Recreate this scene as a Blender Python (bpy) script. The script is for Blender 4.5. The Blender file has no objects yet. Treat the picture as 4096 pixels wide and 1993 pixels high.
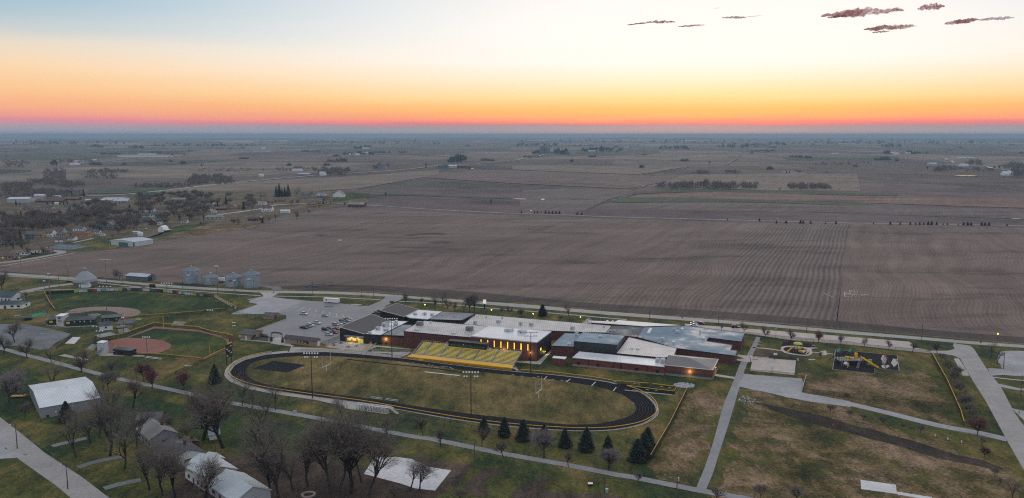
import bpy, math, random
import numpy as np
from mathutils import Vector, Matrix, noise
random.seed(7)
C = bpy.context.scene.collection
scene = bpy.context.scene
R = math.radians

# ---------------------------------------------------------------- camera
FPX, HCAM, Y0 = 3300.0, 114.0, 540.0          # focal length in photo pixels, flying height, eye-level row
PITCH = math.atan((996.5 - Y0) / FPX)
cam_d = bpy.data.cameras.new('camera'); cam = bpy.data.objects.new('camera', cam_d); C.objects.link(cam)
cam_d.sensor_width = 36.0; cam_d.lens = 36.0 * FPX / 4096.0
cam_d.clip_start = 1.0; cam_d.clip_end = 90000.0
cam.location = (0, 0, HCAM); cam.rotation_euler = (math.pi / 2 - PITCH, 0, 0)
scene.camera = cam
# ---------------------------------------------------------------- light
SUN_AZ = R(13)                                 # the glow sits right of the view axis (+Y), sun at the horizon
def srgb(r, g, b, k=1.0):
    f = lambda c: ((c / 255 + .055) / 1.055) ** 2.4 if c > 10 else c / 255 / 12.92
    return (f(r) * k, f(g) * k, f(b) * k, 1)
world = bpy.data.worlds.new('World'); scene.world = world; world.use_nodes = True
wt = world.node_tree; wt.nodes.clear()
def nd(t, kind, **kw):
    n = t.nodes.new(kind)
    for k, v in kw.items():
        if k == 'ins':
            for i, val in v.items(): n.inputs[i].default_value = val
        else: setattr(n, k, v)
    return n
def mth(t, op, a, b=None, clamp=False):
    n = t.nodes.new('ShaderNodeMath'); n.operation = op; n.use_clamp = clamp
    for i, v in enumerate((a, b)):
        if v is None: continue
        if isinstance(v, (int, float)): n.inputs[i].default_value = v
        else: t.links.new(v, n.inputs[i])
    return n.outputs[0]
def ramp(t, fac, stops, interp='LINEAR'):
    n = t.nodes.new('ShaderNodeValToRGB'); n.color_ramp.interpolation = interp
    e = n.color_ramp.elements
    while len(e) > 1: e.remove(e[-1])
    e[0].position = stops[0][0]; e[0].color = stops[0][1]
    for p, c in stops[1:]:
        q = e.new(p); q.color = c
    if fac is not None: t.links.new(fac, n.inputs[0])
    return n.outputs[0]
def mixc(t, fac, a, b, mode='MIX'):
    n = t.nodes.new('ShaderNodeMix'); n.data_type = 'RGBA'; n.blend_type = mode
    if isinstance(fac, (int, float)): n.inputs[0].default_value = fac
    else: t.links.new(fac, n.inputs[0])
    for i, v in ((6, a), (7, b)):
        if isinstance(v, tuple): n.inputs[i].default_value = v
        else: t.links.new(v, n.inputs[i])
    return n.outputs[2]
tc = nd(wt, 'ShaderNodeTexCoord'); sep = nd(wt, 'ShaderNodeSeparateXYZ'); wt.links.new(tc.outputs['Generated'], sep.inputs[0])
elev = mth(wt, 'MULTIPLY', mth(wt, 'ARCSINE', sep.outputs[2]), 180 / math.pi)
nz = nd(wt, 'ShaderNodeTexNoise', ins={'Scale': 7.0, 'Detail': 5.0, 'Roughness': .55})
mpw = nd(wt, 'ShaderNodeMapping', ins={'Scale': (.6, .6, 14)}); wt.links.new(tc.outputs['Generated'], mpw.inputs[0]); wt.links.new(mpw.outputs[0], nz.inputs['Vector'])
wob = mth(wt, 'MULTIPLY', mth(wt, 'SUBTRACT', nz.outputs[0], .5), .55)
elev = mth(wt, 'ADD', elev, wob)
pos = mth(wt, 'POWER', mth(wt, 'MULTIPLY', mth(wt, 'ADD', elev, 2.0), 1 / 92.0, True), .5)
E = lambda d: ((max(d, -2) + 2) / 92.0) ** .5
def stops(lst): return [(E(a), srgb(*c)) for a, c in lst]
near_sun = ramp(wt, pos, stops([(-2, (150, 155, 165)), (-.1, (168, 172, 184)), (.25, (160, 162, 172)), (.66, (152, 147, 153)), (.75, (226, 120, 138)), (.86, (252, 136, 126)),
    (1.02, (254, 165, 122)), (1.7, (254, 192, 115)), (2.5, (255, 221, 158)), (3.6, (255, 238, 208)), (4.8, (255, 250, 243)), (7, (255, 252, 247)), (9.6, (248, 246, 244)),
    (14, (246, 243, 241)), (25, (243, 240, 236)), (50, (240, 237, 234)), (90, (238, 236, 236))]))
off_sun = ramp(wt, pos, stops([(-2, (140, 150, 165)), (-.1, (146, 165, 192)), (.25, (155, 162, 182)), (.55, (178, 158, 170)), (.8, (226, 144, 158)), (1.1, (238, 158, 148)),
    (1.8, (250, 178, 140)), (2.8, (252, 200, 148)), (4.2, (250, 216, 178)), (5.4, (232, 218, 198)), (6.2, (196, 205, 208)), (7.8, (158, 190, 208)), (9.6, (132, 178, 206)),
    (14, (150, 182, 208)), (25, (180, 196, 216)), (50, (222, 220, 226)), (90, (238, 236, 236))]))
vn = nd(wt, 'ShaderNodeVectorMath', operation='MULTIPLY'); wt.links.new(tc.outputs['Generated'], vn.inputs[0]); vn.inputs[1].default_value = (1, 1, 0)
vq = nd(wt, 'ShaderNodeVectorMath', operation='NORMALIZE'); wt.links.new(vn.outputs[0], vq.inputs[0])
vd = nd(wt, 'ShaderNodeVectorMath', operation='DOT_PRODUCT'); wt.links.new(vq.outputs[0], vd.inputs[0]); vd.inputs[1].default_value = (math.sin(SUN_AZ), math.cos(SUN_AZ), 0)
ang = mth(wt, 'MULTIPLY', mth(wt, 'ARCCOSINE', vd.outputs['Value']), 180 / math.pi)
mr = nd(wt, 'ShaderNodeMapRange', interpolation_type='SMOOTHSTEP', ins={1: 6.0, 2: 50.0}); wt.links.new(ang, mr.inputs[0])
sky_col = mixc(wt, mr.outputs[0], near_sun, off_sun)
nish = nd(wt, 'ShaderNodeTexSky', sky_type='NISHITA', sun_disc=False, sun_elevation=R(1.0), sun_rotation=SUN_AZ)
bg1 = nd(wt, 'ShaderNodeBackground', ins={1: 1.0}); wt.links.new(sky_col, bg1.inputs[0])
bg2 = nd(wt, 'ShaderNodeBackground', ins={1: 0.012}); wt.links.new(nish.outputs[0], bg2.inputs[0])
ad = nd(wt, 'ShaderNodeAddShader'); wt.links.new(bg1.outputs[0], ad.inputs[0]); wt.links.new(bg2.outputs[0], ad.inputs[1])
wo = nd(wt, 'ShaderNodeOutputWorld'); wt.links.new(ad.outputs[0], wo.inputs[0])
sd = bpy.data.lights.new('sun', 'SUN'); sun = bpy.data.objects.new('sun', sd); C.objects.link(sun)
sd.energy = 0.35; sd.angle = R(12); sd.color = (1, .72, .55)
sun.rotation_euler = (R(87), 0, -SUN_AZ + math.pi)   # low, from the glow towards the camera
scene.view_settings.view_transform = 'Standard'; scene.view_settings.look = 'None'
scene.view_settings.exposure = 0.0; scene.view_settings.gamma = 1.0
scene.cycles.max_bounces = 5; scene.cycles.diffuse_bounces = 2; scene.cycles.glossy_bounces = 2
scene.cycles.transparent_max_bounces = 16; scene.cycles.volume_bounces = 0
scene.cycles.use_denoising = False; scene.cycles.sampling_pattern = 'BLUE_NOISE'; scene.cycles.pixel_filter_type = 'BLACKMAN_HARRIS'; scene.cycles.filter_width = 1.15

# ---------------------------------------------------------------- tools
SP, CP = math.sin(PITCH), math.cos(PITCH)
def hill(x, y):
    d = math.hypot(x, y)
    if d < 1300: return 0.0
    a = min(1.0, (d - 1300) / 2500.0); a = a * a * (3 - 2 * a)
    b = min(1.0, max(0.0, (d - 6000) / 8000.0))
    v = 5 * math.sin(x / 310 + 1.3 + 1.2 * math.sin(y / 700)) * math.sin(y / 260 + x / 900) + 4 * math.sin(x / 173 + y / 410 + 2) * math.sin(y / 143)
    w = 9 * math.sin(x / 900 + y / 1300) + 8 * math.sin(x / 430 - y / 700 + 1)
    return a * (v + 2.0) + b * (w + 8)
def ray(px, py):
    u = (px - 2048.0) / FPX; v = (py - 996.5) / FPX
    return Vector((u, CP - v * SP, -(SP + v * CP)))
def P(px, py, z=None):
    d = ray(px, py)
    if z is not None: return Vector((0, 0, HCAM)) + d * ((HCAM - z) / -d.z)
    z = 0.0; p = Vector((0, 0, HCAM)) + d * (HCAM / -d.z)
    if py < 860:
        for _ in range(12):
            z = .5 * z + .5 * hill(p.x, p.y); p = Vector((0, 0, HCAM)) + d * ((HCAM - z) / -d.z)
    return p
FR = {'S': (0, 0, 1), 'V': (0, 0, 1.5907), 'Q1': (0, 1000, .399), 'Q2': (700, 1000, .399), 'Q3': (1300, 1150, .399), 'Q4': (2000, 1150, .399),
      'Q5': (2600, 1200, .399), 'Q6': (3296, 1150, .399), 'B1': (0, 1450, .43327), 'B2': (800, 1450, .43327), 'B3': (1600, 1450, .43327),
      'B4': (2400, 1450, .43327), 'B5': (3226, 1450, .43327), 'T1': (0, 540, .39906), 'T2': (1024, 540, .39906), 'T3': (2048, 540, .39906),
      'T4': (3072, 540, .39906), 'N1': (0, 760, .23941), 'N2': (500, 760, .23941), 'D1': (150, 1230, .16762), 'D2': (1400, 1330, .13569),
      'D3': (3070, 1350, .22127), 'D4': (880, 1290, .17081), 'D5': (1500, 1220, .1941), 'D6': (1380, 1200, .20186), 'D7': (1180, 1220, .1197),
      'D8': (1600, 1350, .1941), 'D9': (0, 1050, .15962), 'D10': (500, 1680, .24979), 'D11': (2280, 1480, .20186)}
def px(f, x, y):
    o = FR[f]; return (o[0] + x * o[2], o[1] + y * o[2])
def G(f, x, y, z=None): return P(*px(f, x, y), z)
def GL(f, *pts, z=None): return [G(f, a, b, z) for a, b in pts]
def mpp(p): return (p.y * CP + (HCAM - p.z) * SP) / FPX        # metres per photo pixel at a place
def on_wall(a, b, f, x, y):
    """point where the sight line of a photo detail meets the upright plane through a and b"""
    d = ray(*px(f, x, y)); n = Vector((b.y - a.y, a.x - b.x, 0)); o = Vector((0, 0, HCAM))
    return o + d * ((a - o).dot(n) / d.dot(n))
def mesh(name, vs, fs, mats=None, parent=None, smooth=False, mi=None):
    me = bpy.data.meshes.new(name); me.from_pydata([tuple(v) for v in vs], [], fs)
    for m in (mats if isinstance(mats, (list, tuple)) else [mats]):
        if m: me.materials.append(m)
    if mi is not None: me.polygons.foreach_set('material_index', mi)
    if smooth: me.polygons.foreach_set('use_smooth', [True] * len(fs))
    o = bpy.data.objects.new(name, me); C.objects.link(o)
    if parent: o.parent = parent
    return o
class MB:
    def __init__(s): s.v = []; s.f = []; s.m = []; s.cur = 0
    def add(s, vs, fs):
        n = len(s.v); s.v += [Vector(v) for v in vs]; s.f += [tuple(n + i for i in f) for f in fs]; s.m += [s.cur] * len(fs); return s
    def box(s, x0, x1, y0, y1, z0, z1):
        return s.add([(x0, y0, z0), (x1, y0, z0), (x1, y1, z0), (x0, y1, z0), (x0, y0, z1), (x1, y0, z1), (x1, y1, z1), (x0, y1, z1)],
                     [(0, 3, 2, 1), (4, 5, 6, 7), (0, 1, 5, 4), (1, 2, 6, 5), (2, 3, 7, 6), (3, 0, 4, 7)])
    def bar(s, a, b, w, h=None, up=Vector((0, 0, 1))):
        a = Vector(a); b = Vector(b); h = h or w; d = (b - a)
        if d.length < 1e-6: return s
        d.normalize()
        if abs(d.dot(up)) > .98: up = Vector((0, 1, 0))
        x = d.cross(up).normalized() * w / 2; y = x.cross(d).normalized() * h / 2
        return s.add([a - x - y, a + x - y, a + x + y, a - x + y, b - x - y, b + x - y, b + x + y, b - x + y],
                     [(0, 3, 2, 1), (4, 5, 6, 7), (0, 1, 5, 4), (1, 2, 6, 5), (2, 3, 7, 6), (3, 0, 4, 7)])
    def tube(s, a, b, r0, r1, n=6, cap=True):
        a = Vector(a); b = Vector(b); d = (b - a).normalized(); up = Vector((0, 0, 1)) if abs(d.z) < .95 else Vector((1, 0, 0))
        x = d.cross(up).normalized(); y = x.cross(d)
        vs = []
        for c, r in ((a, r0), (b, r1)):
            for k in range(n):
                t = 2 * math.pi * k / n; vs.append(c + x * (r * math.cos(t)) + y * (r * math.sin(t)))
        fs = [(k, (k + 1) % n, n + (k + 1) % n, n + k) for k in range(n)]
        if cap: fs += [tuple(range(n - 1, -1, -1)), tuple(range(n, 2 * n))]
        return s.add(vs, fs)
    def rings(s, c, prof, n=24, caps=True):
        vs = []; c = Vector(c)
        for r, z in prof:
            for k in range(n):
                t = 2 * math.pi * k / n; vs.append((c.x + r * math.cos(t), c.y + r * math.sin(t), c.z + z))
        fs = []
        for j in range(len(prof) - 1):
            for k in range(n): fs.append((j * n + k, j * n + (k + 1) % n, (j + 1) * n + (k + 1) % n, (j + 1) * n + k))
        if caps: fs += [tuple(range(n - 1, -1, -1)), tuple((len(prof) - 1) * n + k for k in range(n))]
        return s.add(vs, fs)
    def build(s, name, mats, parent=None, smooth=False, stuff=False):
        o = mesh(name, s.v, s.f, mats, parent, smooth, s.m)
        if stuff: o['kind'] = 'stuff'
        return o
def tag(o, label=None, cat=None, group=None, kind=None):
    if label: o['label'] = label
    if cat: o['category'] = cat
    if group: o['group'] = group
    if kind: o['kind'] = kind
    return o
def thing(name, label, cat, loc=(0, 0, 0), rz=0, group=None):
    o = bpy.data.objects.new(name, None); C.objects.link(o); o.location = loc; o.rotation_euler = (0, 0, rz)
    o.empty_display_size = .5
    return tag(o, label, cat, group)
def copy_thing(src, loc, rz=0, s=1.0, label=None, group=None):
    r = src.copy(); C.objects.link(r); r.location = loc; r.rotation_euler = (0, 0, rz); r.scale = (s, s, s) if not isinstance(s, tuple) else s
    if label: r['label'] = label
    if group: r['group'] = group
    for ch in KIDS.get(src.name, list(src.children)):
        c = ch.copy(); C.objects.link(c); c.parent = r
        for g in list(ch.children):
            d = g.copy(); C.objects.link(d); d.parent = c
    return r
KIDS = {}
def remove_tree(o):
    for c in list(o.children): remove_tree(c)
    bpy.data.objects.remove(o)

# ---------------------------------------------------------------- materials
MATS = {}
def mat(name, col, rough=.8, metal=0.0, spec=.5, var=.12, scale=1.0, bump=0.0, emit=None, es=0.0, alpha=1.0):
    m = bpy.data.materials.new(name); m.use_nodes = True; t = m.node_tree; b = t.nodes['Principled BSDF']
    b.inputs['Roughness'].default_value = rough; b.inputs['Metallic'].default_value = metal
    b.inputs['Specular IOR Level'].default_value = spec
    g = nd(t, 'ShaderNodeNewGeometry')
    n1 = nd(t, 'ShaderNodeTexNoise', ins={'Scale': .35 * scale, 'Detail': 6.0, 'Roughness': .65}); t.links.new(g.outputs['Position'], n1.inputs['Vector'])
    c0 = tuple(max(0, c * (1 - var * 1.6)) for c in col[:3]) + (1,); c1 = tuple(min(1, c * (1 + var * 1.6)) for c in col[:3]) + (1,)
    cc = ramp(t, n1.outputs[0], [(.3, c0), (.7, c1)])
    t.links.new(cc, b.inputs['Base Color'])
    if bump:
        bp = nd(t, 'ShaderNodeBump', ins={'Strength': bump, 'Distance': .1}); t.links.new(n1.outputs[0], bp.inputs['Height']); t.links.new(bp.outputs[0], b.inputs['Normal'])
    if emit: b.inputs['Emission Color'].default_value = emit; b.inputs['Emission Strength'].default_value = es
    if alpha < 1: b.inputs['Alpha'].default_value = alpha
    MATS[name] = m; m['_t'] = 1
    return m
def node_mat(name, rough=.9, spec=.25):
    m = bpy.data.materials.new(name); m.use_nodes = True; t = m.node_tree; b = t.nodes['Principled BSDF']
    b.inputs['Roughness'].default_value = rough; b.inputs['Specular IOR Level'].default_value = spec
    g = nd(t, 'ShaderNodeNewGeometry'); MATS[name] = m
    return m, t, b, g.outputs['Position']
def nz_at(t, posn, scale, detail=5, rough=.6, stretch=None, rot=0):
    n = nd(t, 'ShaderNodeTexNoise', ins={'Scale': scale, 'Detail': float(detail), 'Roughness': rough})
    if stretch:
        mp = nd(t, 'ShaderNodeMapping', ins={'Scale': stretch, 'Rotation': (0, 0, rot)}); t.links.new(posn, mp.inputs[0]); t.links.new(mp.outputs[0], n.inputs['Vector'])
    else: t.links.new(posn, n.inputs['Vector'])
    return n.outputs[0]
ROW_DIR = R(23)        # the crop rows run 23 degrees right of the view axis
def field_mat(name, dark, light, rows=.5, tint=(.18, .135, .117, 1), rowgap=3.2, rd=ROW_DIR, warp=70):
    m, t, b, p = node_mat(name, .95, .15)
    base = ramp(t, nz_at(t, p, .006, 6, .6, (1, 2.2, 1), rd), [(.36, dark), (.64, light)])
    base = mixc(t, mth(t, 'MULTIPLY', nz_at(t, p, .02, 4, .7), .4), base, tint)
    # rows bend with the ground: push the coordinate sideways by slow noise before banding
    nb = nd(t, 'ShaderNodeTexNoise', ins={'Scale': .0045, 'Detail': 2.0}); t.links.new(p, nb.inputs['Vector'])
    vs = nd(t, 'ShaderNodeVectorMath', operation='MULTIPLY_ADD'); t.links.new(nb.outputs['Color'], vs.inputs[0]); vs.inputs[1].default_value = (warp, warp, 0); t.links.new(p, vs.inputs[2])
    mp = nd(t, 'ShaderNodeMapping', ins={'Rotation': (0, 0, rd)}); t.links.new(vs.outputs[0], mp.inputs[0])
    w = nd(t, 'ShaderNodeTexWave', wave_type='BANDS', bands_direction='X', ins={'Scale': .314 / rowgap, 'Distortion': 1.5, 'Detail': 3.0, 'Detail Scale': .4, 'Detail Roughness': .8}); t.links.new(mp.outputs[0], w.inputs['Vector'])
    st = nz_at(t, mp.outputs[0], .09, 5, .75, (1, .035, 1))            # irregular broad streaks along the rows
    dp = ramp(t, nz_at(t, p, .011, 6, .7, (.5, 1.6, 1), R(-8)), [(.36, (.60, .60, .62, 1)), (.47, (1, 1, 1, 1))])      # damp, darker hollows
    sp = nz_at(t, p, .42, 5, .9)
    f = mth(t, 'ADD', mth(t, 'MULTIPLY', mth(t, 'SUBTRACT', w.outputs[1], .5), rows * .9), mth(t, 'ADD', mth(t, 'MULTIPLY', mth(t, 'SUBTRACT', st, .5), 1.9), mth(t, 'MULTIPLY', mth(t, 'SUBTRACT', sp, .5), 2.6)))
    k = ramp(t, mth(t, 'ADD', mth(t, 'MULTIPLY', f, .5), .5), [(0, (.35, .34, .35, 1)), (1, (1.65, 1.62, 1.58, 1))])
    c = mixc(t, 1.0, mixc(t, 1.0, base, k, 'MULTIPLY'), dp, 'MULTIPLY')
    t.links.new(c, b.inputs['Base Color'])
    return m
def grass_mat(name, green, tan, bias=.5, scale=1.0, green2=None):
    m, t, b, p = node_mat(name, .95, .15)
    n = mth(t, 'ADD', mth(t, 'MULTIPLY', nz_at(t, p, .035 * scale, 8, .68, (1, .6, 1), R(20)), .75), mth(t, 'MULTIPLY', nz_at(t, p, .8, 4, .8), .25))
    c = ramp(t, n, [(bias - .13, green), (bias - .04, green2 or tuple(.6 * g + .4 * h for g, h in zip(green, tan))), (bias + .05, tan)])
    s = ramp(t, mth(t, 'ADD', mth(t, 'MULTIPLY', nz_at(t, p, .9, 5, .85), .5), mth(t, 'MULTIPLY', nz_at(t, p, .16, 5, .8, (1, .45, 1), R(15)), .5)), [(.38, (.34, .36, .36, 1)), (.62, (1.7, 1.65, 1.55, 1))])
    t.links.new(mixc(t, 1.0, c, s, 'MULTIPLY'), b.inputs['Base Color'])
    return m
def pave_mat(name, col, crack=.22, var=.15, rough=.75, joints=None, spec=.3, jr=0):
    m, t, b, p = node_mat(name, rough, spec)
    c0 = tuple(c * (1 - var) for c in col[:3]) + (1,); c1 = tuple(c * (1 + var) for c in col[:3]) + (1,)
    c = ramp(t, mth(t, 'ADD', mth(t, 'MULTIPLY', nz_at(t, p, .06, 6, .7), .7), mth(t, 'MULTIPLY', nz_at(t, p, 1.5, 3, .7), .3)), [(.35, c0), (.65, c1)])
    if joints:
        br = nd(t, 'ShaderNodeTexBrick', offset=0.0, ins={'Color1': (1, 1, 1, 1), 'Color2': (.86, .86, .86, 1), 'Mortar': (.45, .45, .45, 1), 'Scale': 1.0, 'Mortar Size': .02, 'Brick Width': joints, 'Row Height': joints, 'Mortar Smooth': .2})
        mp = nd(t, 'ShaderNodeMapping', ins={'Rotation': (0, 0, jr)}); t.links.new(p, mp.inputs[0]); t.links.new(mp.outputs[0], br.inputs['Vector'])
        c = mixc(t, 1.0, c, br.outputs[0], 'MULTIPLY')
    if crack:
        vc = nd(t, 'ShaderNodeTexVoronoi', feature='DISTANCE_TO_EDGE', ins={'Scale': .11}); nv = nd(t, 'ShaderNodeTexNoise', ins={'Scale': .5, 'Detail': 4.0}); t.links.new(p, nv.inputs['Vector'])
        va = nd(t, 'ShaderNodeVectorMath', operation='MULTIPLY_ADD'); t.links.new(nv.outputs['Color'], va.inputs[0]); va.inputs[1].default_value = (2.5, 2.5, 0); t.links.new(p, va.inputs[2]); t.links.new(va.outputs[0], vc.inputs['Vector'])
        c = mixc(t, 1.0, c, ramp(t, vc.outputs['Distance'], [(.0, (1 - crack,) * 3 + (1,)), (.012, (1, 1, 1, 1))]), 'MULTIPLY')
        c = mixc(t, 1.0, c, ramp(t, nz_at(t, p, .7, 5, .85), [(.3, (.78, .78, .78, 1)), (.7, (1.2, 1.2, 1.2, 1))]), 'MULTIPLY')
    t.links.new(c, b.inputs['Base Color'])
    return m
M_FIELD = field_mat('tilled_soil', (.120, .096, .087, 1), (.190, .150, .135, 1))
M_FIELD_R = field_mat('corn_stubble', (.132, .102, .091, 1), (.205, .158, .140, 1), rows=.35, rowgap=2.6)
M_FIELD_D = field_mat('dark_soil', (.038, .031, .031, 1), (.075, .06, .058, 1), rows=.2)
M_FIELD_STR = field_mat('striped_stubble', (.10, .085, .085, 1), (.175, .145, .128, 1), rows=.8, rowgap=4.2, warp=16)
M_FIELD_PINK = field_mat('pink_brown_stubble', (.17, .11, .095, 1), (.24, .16, .14, 1), rows=.2)
M_FIELD_TAN = field_mat('pale_stubble', (.17, .14, .115, 1), (.24, .20, .165, 1), rows=.3)
M_WHEAT = field_mat('winter_wheat', (.055, .085, .05, 1), (.09, .115, .075, 1), rows=.2, tint=(.1, .1, .07, 1))
M_FIELD_GREY = field_mat('grey_stubble', (.12, .105, .10, 1), (.16, .14, .135, 1), rows=.2)
M_GRASS = grass_mat('lawn_grass', (.024, .042, .017, 1), (.175, .125, .048, 1), .555, 1.0, (.082, .084, .024, 1))
M_GRASS_G = grass_mat('green_grass', (.021, .044, .018, 1), (.14, .110, .036, 1), .60, 1.0, (.052, .074, .021, 1))
M_TOWNG = grass_mat('town_ground', (.045, .055, .028, 1), (.15, .115, .085, 1), .50, .8, (.095, .08, .055, 1))
M_GRASS_T = grass_mat('dry_grass', (.05, .052, .02, 1), (.24, .165, .115, 1), .50, 1.0, (.135, .10, .045, 1))
def holes(m, thr=.50):
    t = m.node_tree; b = t.nodes['Principled BSDF']; g = nd(t, 'ShaderNodeNewGeometry'); f = mth(t, 'ADD', mth(t, 'MULTIPLY', nz_at(t, g.outputs['Position'], .07, 6, .7), .6), mth(t, 'MULTIPLY', nz_at(t, g.outputs['Position'], .7, 4, .8), .4))
    t.links.new(ramp(t, f, [(thr - .06, (0, 0, 0, 1)), (thr + .05, (1, 1, 1, 1))]), b.inputs['Alpha'])
holes(M_GRASS_T, .485)
M_TURF = grass_mat('worn_turf', (.044, .050, .018, 1), (.185, .135, .058, 1), .54, .9, (.112, .092, .034, 1))
M_DIRT = grass_mat('bare_dirt', (.04, .03, .026, 1), (.12, .09, .07, 1), .55)
M_MULCH = grass_mat('dark_mulch', (.03, .024, .021, 1), (.085, .065, .055, 1), .6)
M_INF = pave_mat('red_infield_clay', (.26, .115, .09), var=.2, rough=.95)
M_INF2 = pave_mat('grey_infield_clay', (.26, .19, .165), var=.2, rough=.95)
M_CONC = pave_mat('concrete', (.40, .38, .37), var=.14, rough=.7, joints=3.0, jr=R(20))
M_CONC_P = pave_mat('pinkish_concrete', (.44, .38, .36), var=.12, rough=.6, joints=4.5, jr=R(8))
M_ROAD = pave_mat('road_concrete', (.33, .315, .31), var=.12, rough=.7, joints=5.0, jr=R(-12), spec=.4)
M_SLAB = pave_mat('new_concrete_slab', (.62, .62, .64), var=.08, rough=.6, joints=8.0, jr=R(-30))
M_ASPH = pave_mat('parking_asphalt', (.19, .185, .195), var=.22, rough=.55, spec=.5)
M_GRAVEL = pave_mat('gravel', (.33, .33, .345), var=.25, rough=.9)
M_GRAVEL_D = pave_mat('dark_gravel', (.16, .165, .175), var=.35, rough=.9)
M_PATH = pave_mat('trail_asphalt', (.25, .25, .265), var=.2, rough=.8)
M_TRACK = pave_mat('black_track', (.011, .011, .014), var=.25, rough=.95, spec=.08)
M_RUBBER = pave_mat('black_rubber', (.014, .015, .021), var=.2, rough=.9, spec=.1)
M_WATER = mat('still_water', (.02, .025, .03), rough=.04, spec=1.0, var=.02)
M_WHITE = mat('white_paint', (.78, .78, .78), .6, var=.03)
M_PALEW = mat('weathered_white', (.55, .56, .58), .7, var=.08)
M_YEL = mat('yellow_paint', (.80, .42, .012), .55, var=.03)
M_YEL2 = mat('yellow_seat', (.86, .66, .12), .6, var=.1)
M_BLACK = mat('black_metal_siding', (.012, .012, .014), .55, var=.15)
M_DKROOF = mat('charcoal_roof', (.045, .045, .05), .5, var=.15, spec=.5)
M_BRICK = mat('red_brick', (.17, .055, .045), .9, var=.16, scale=3)
M_BRICK_D = mat('dark_red_brick', (.12, .042, .038), .9, var=.16, scale=3)
M_TAN = mat('tan_siding', (.34, .23, .175), .8, var=.06)
M_PINKB = mat('pale_foundation', (.30, .22, .20), .9, var=.1)
M_GALV = mat('galvanised_steel', (.38, .44, .50), .35, metal=.5, var=.15)
M_GALV_D = mat('dull_steel', (.15, .19, .23), .5, metal=.4, var=.15)
M_ALU = mat('aluminium', (.60, .60, .62), .4, metal=.4, var=.06)
M_GLASS = mat('dark_glass', (.015, .02, .022), .08, spec=.8, var=.05)
M_GLASS_G = mat('greenish_glass', (.05, .11, .10), .15, spec=.6, var=.2)
M_WOODP = mat('weathered_wood_pole', (.10, .08, .07), .9, var=.2)
M_DKPOLE = mat('dark_brown_pole', (.035, .025, .025), .7, var=.2)
M_GREEN = mat('dark_green_siding', (.010, .035, .028), .7, var=.12)
M_TEAL = mat('teal_door', (.03, .16, .15), .6, var=.08)
M_RUBT = mat('tyre_rubber', (.012, .012, .013), .8, var=.1)
M_BARK = mat('grey_brown_bark', (.045, .036, .034), .95, var=.25, scale=4)
M_BARKD = mat('dark_bark', (.022, .018, .017), .95, var=.25, scale=4)
M_TWIG = mat('bare_twigs', (.170, .138, .122), .95, var=.22, scale=.4)
M_TWIGR = mat('budding_red_twigs', (.19, .085, .085), .95, var=.2, scale=.6)
M_TWIGP = mat('pale_twigs', (.24, .20, .20), .95, var=.15)
M_NEEDLE = mat('spruce_needles', (.012, .024, .018), .9, var=.4, scale=3)
M_NEEDLE2 = mat('cedar_foliage', (.028, .038, .030), .95, var=.35, scale=3)
M_LAMPY = mat('lit_yellow_lamp', (1, .7, .1), emit=(1, .66, .06, 1), es=2.0)
M_STRIPY = mat('lit_yellow_strip', (1, .7, .1), emit=(1, .66, .03, 1), es=1.15)
M_LAMPW = mat('lit_white_lamp', (1, .9, .8), emit=(1, .85, .65, 1), es=.5)
M_RED = mat('red_paint', (.35, .03, .03), .5, var=.05)
M_ORANGE = mat('orange_plastic', (.75, .10, .03), .6, var=.05)
M_STONE = mat('pale_limestone', (.42, .42, .44), .9, var=.3, scale=4)
def seam_mat(name, col, dark, gap, ang_, rough=.45, metal=.1, var=.1):
    m, t, b, p = node_mat(name, rough, .5); b.inputs['Metallic'].default_value = metal
    w = nd(t, 'ShaderNodeTexWave', wave_type='BANDS', bands_direction='X', wave_profile='SIN', ins={'Scale': .314 / gap, 'Distortion': 0.0})
    mp = nd(t, 'ShaderNodeMapping', ins={'Rotation': (0, 0, ang_)}); t.links.new(p, mp.inputs[0]); t.links.new(mp.outputs[0], w.inputs['Vector'])
    c = ramp(t, w.outputs[1], [(.0, dark), (.22, col), (1, col)])
    s = ramp(t, nz_at(t, p, .12, 6, .7), [(.3, (1 - var * 1.5,) * 3 + (1,)), (.7, (1 + var,) * 3 + (1,))])
    t.links.new(mixc(t, 1.0, c, s, 'MULTIPLY'), b.inputs['Base Color'])
    bp = nd(t, 'ShaderNodeBump', ins={'Strength': .5, 'Distance': .08}); t.links.new(w.outputs[1], bp.inputs['Height']); t.links.new(bp.outputs[0], b.inputs['Normal'])
    return m
def roof_mat(name, col, rough=.35, var=.14, metal=0.0, spec=.35):
    m, t, b, p = node_mat(name, rough, spec); b.inputs['Metallic'].default_value = metal
    n = nz_at(t, p, .09, 7, .65)
    c = ramp(t, n, [(.3, tuple(c * (1 - var) for c in col) + (1,)), (.7, tuple(min(1, c * (1 + var)) for c in col) + (1,))])
    t.links.new(c, b.inputs['Base Color'])
    t.links.new(ramp(t, nz_at(t, p, .05, 5, .6), [(.4, (rough * .5,) * 3 + (1,)), (.6, (rough * 1.3,) * 3 + (1,))]), b.inputs['Roughness'])
    return m
# ---------------------------------------------------------------- air
def haze_box():
    hb = MB().box(-40000, 40000, -6000, 36000, -32, 140)
    m = bpy.data.materials.new('air_haze'); m.use_nodes = True; t = m.node_tree; t.nodes.clear()
    v = nd(t, 'ShaderNodeVolumePrincipled'); v.inputs['Color'].default_value = (.46, .64, .80, 1); v.inputs['Density'].default_value = 1 / 12500.0
    v.inputs['Anisotropy'].default_value = 0.0
    o = nd(t, 'ShaderNodeOutputMaterial'); t.links.new(v.outputs[0], o.inputs['Volume'])
    try: m.cycles.homogeneous_volume = True
    except Exception: pass
    tag(hb.build('haze', m), kind='stuff')
haze_box()
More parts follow.
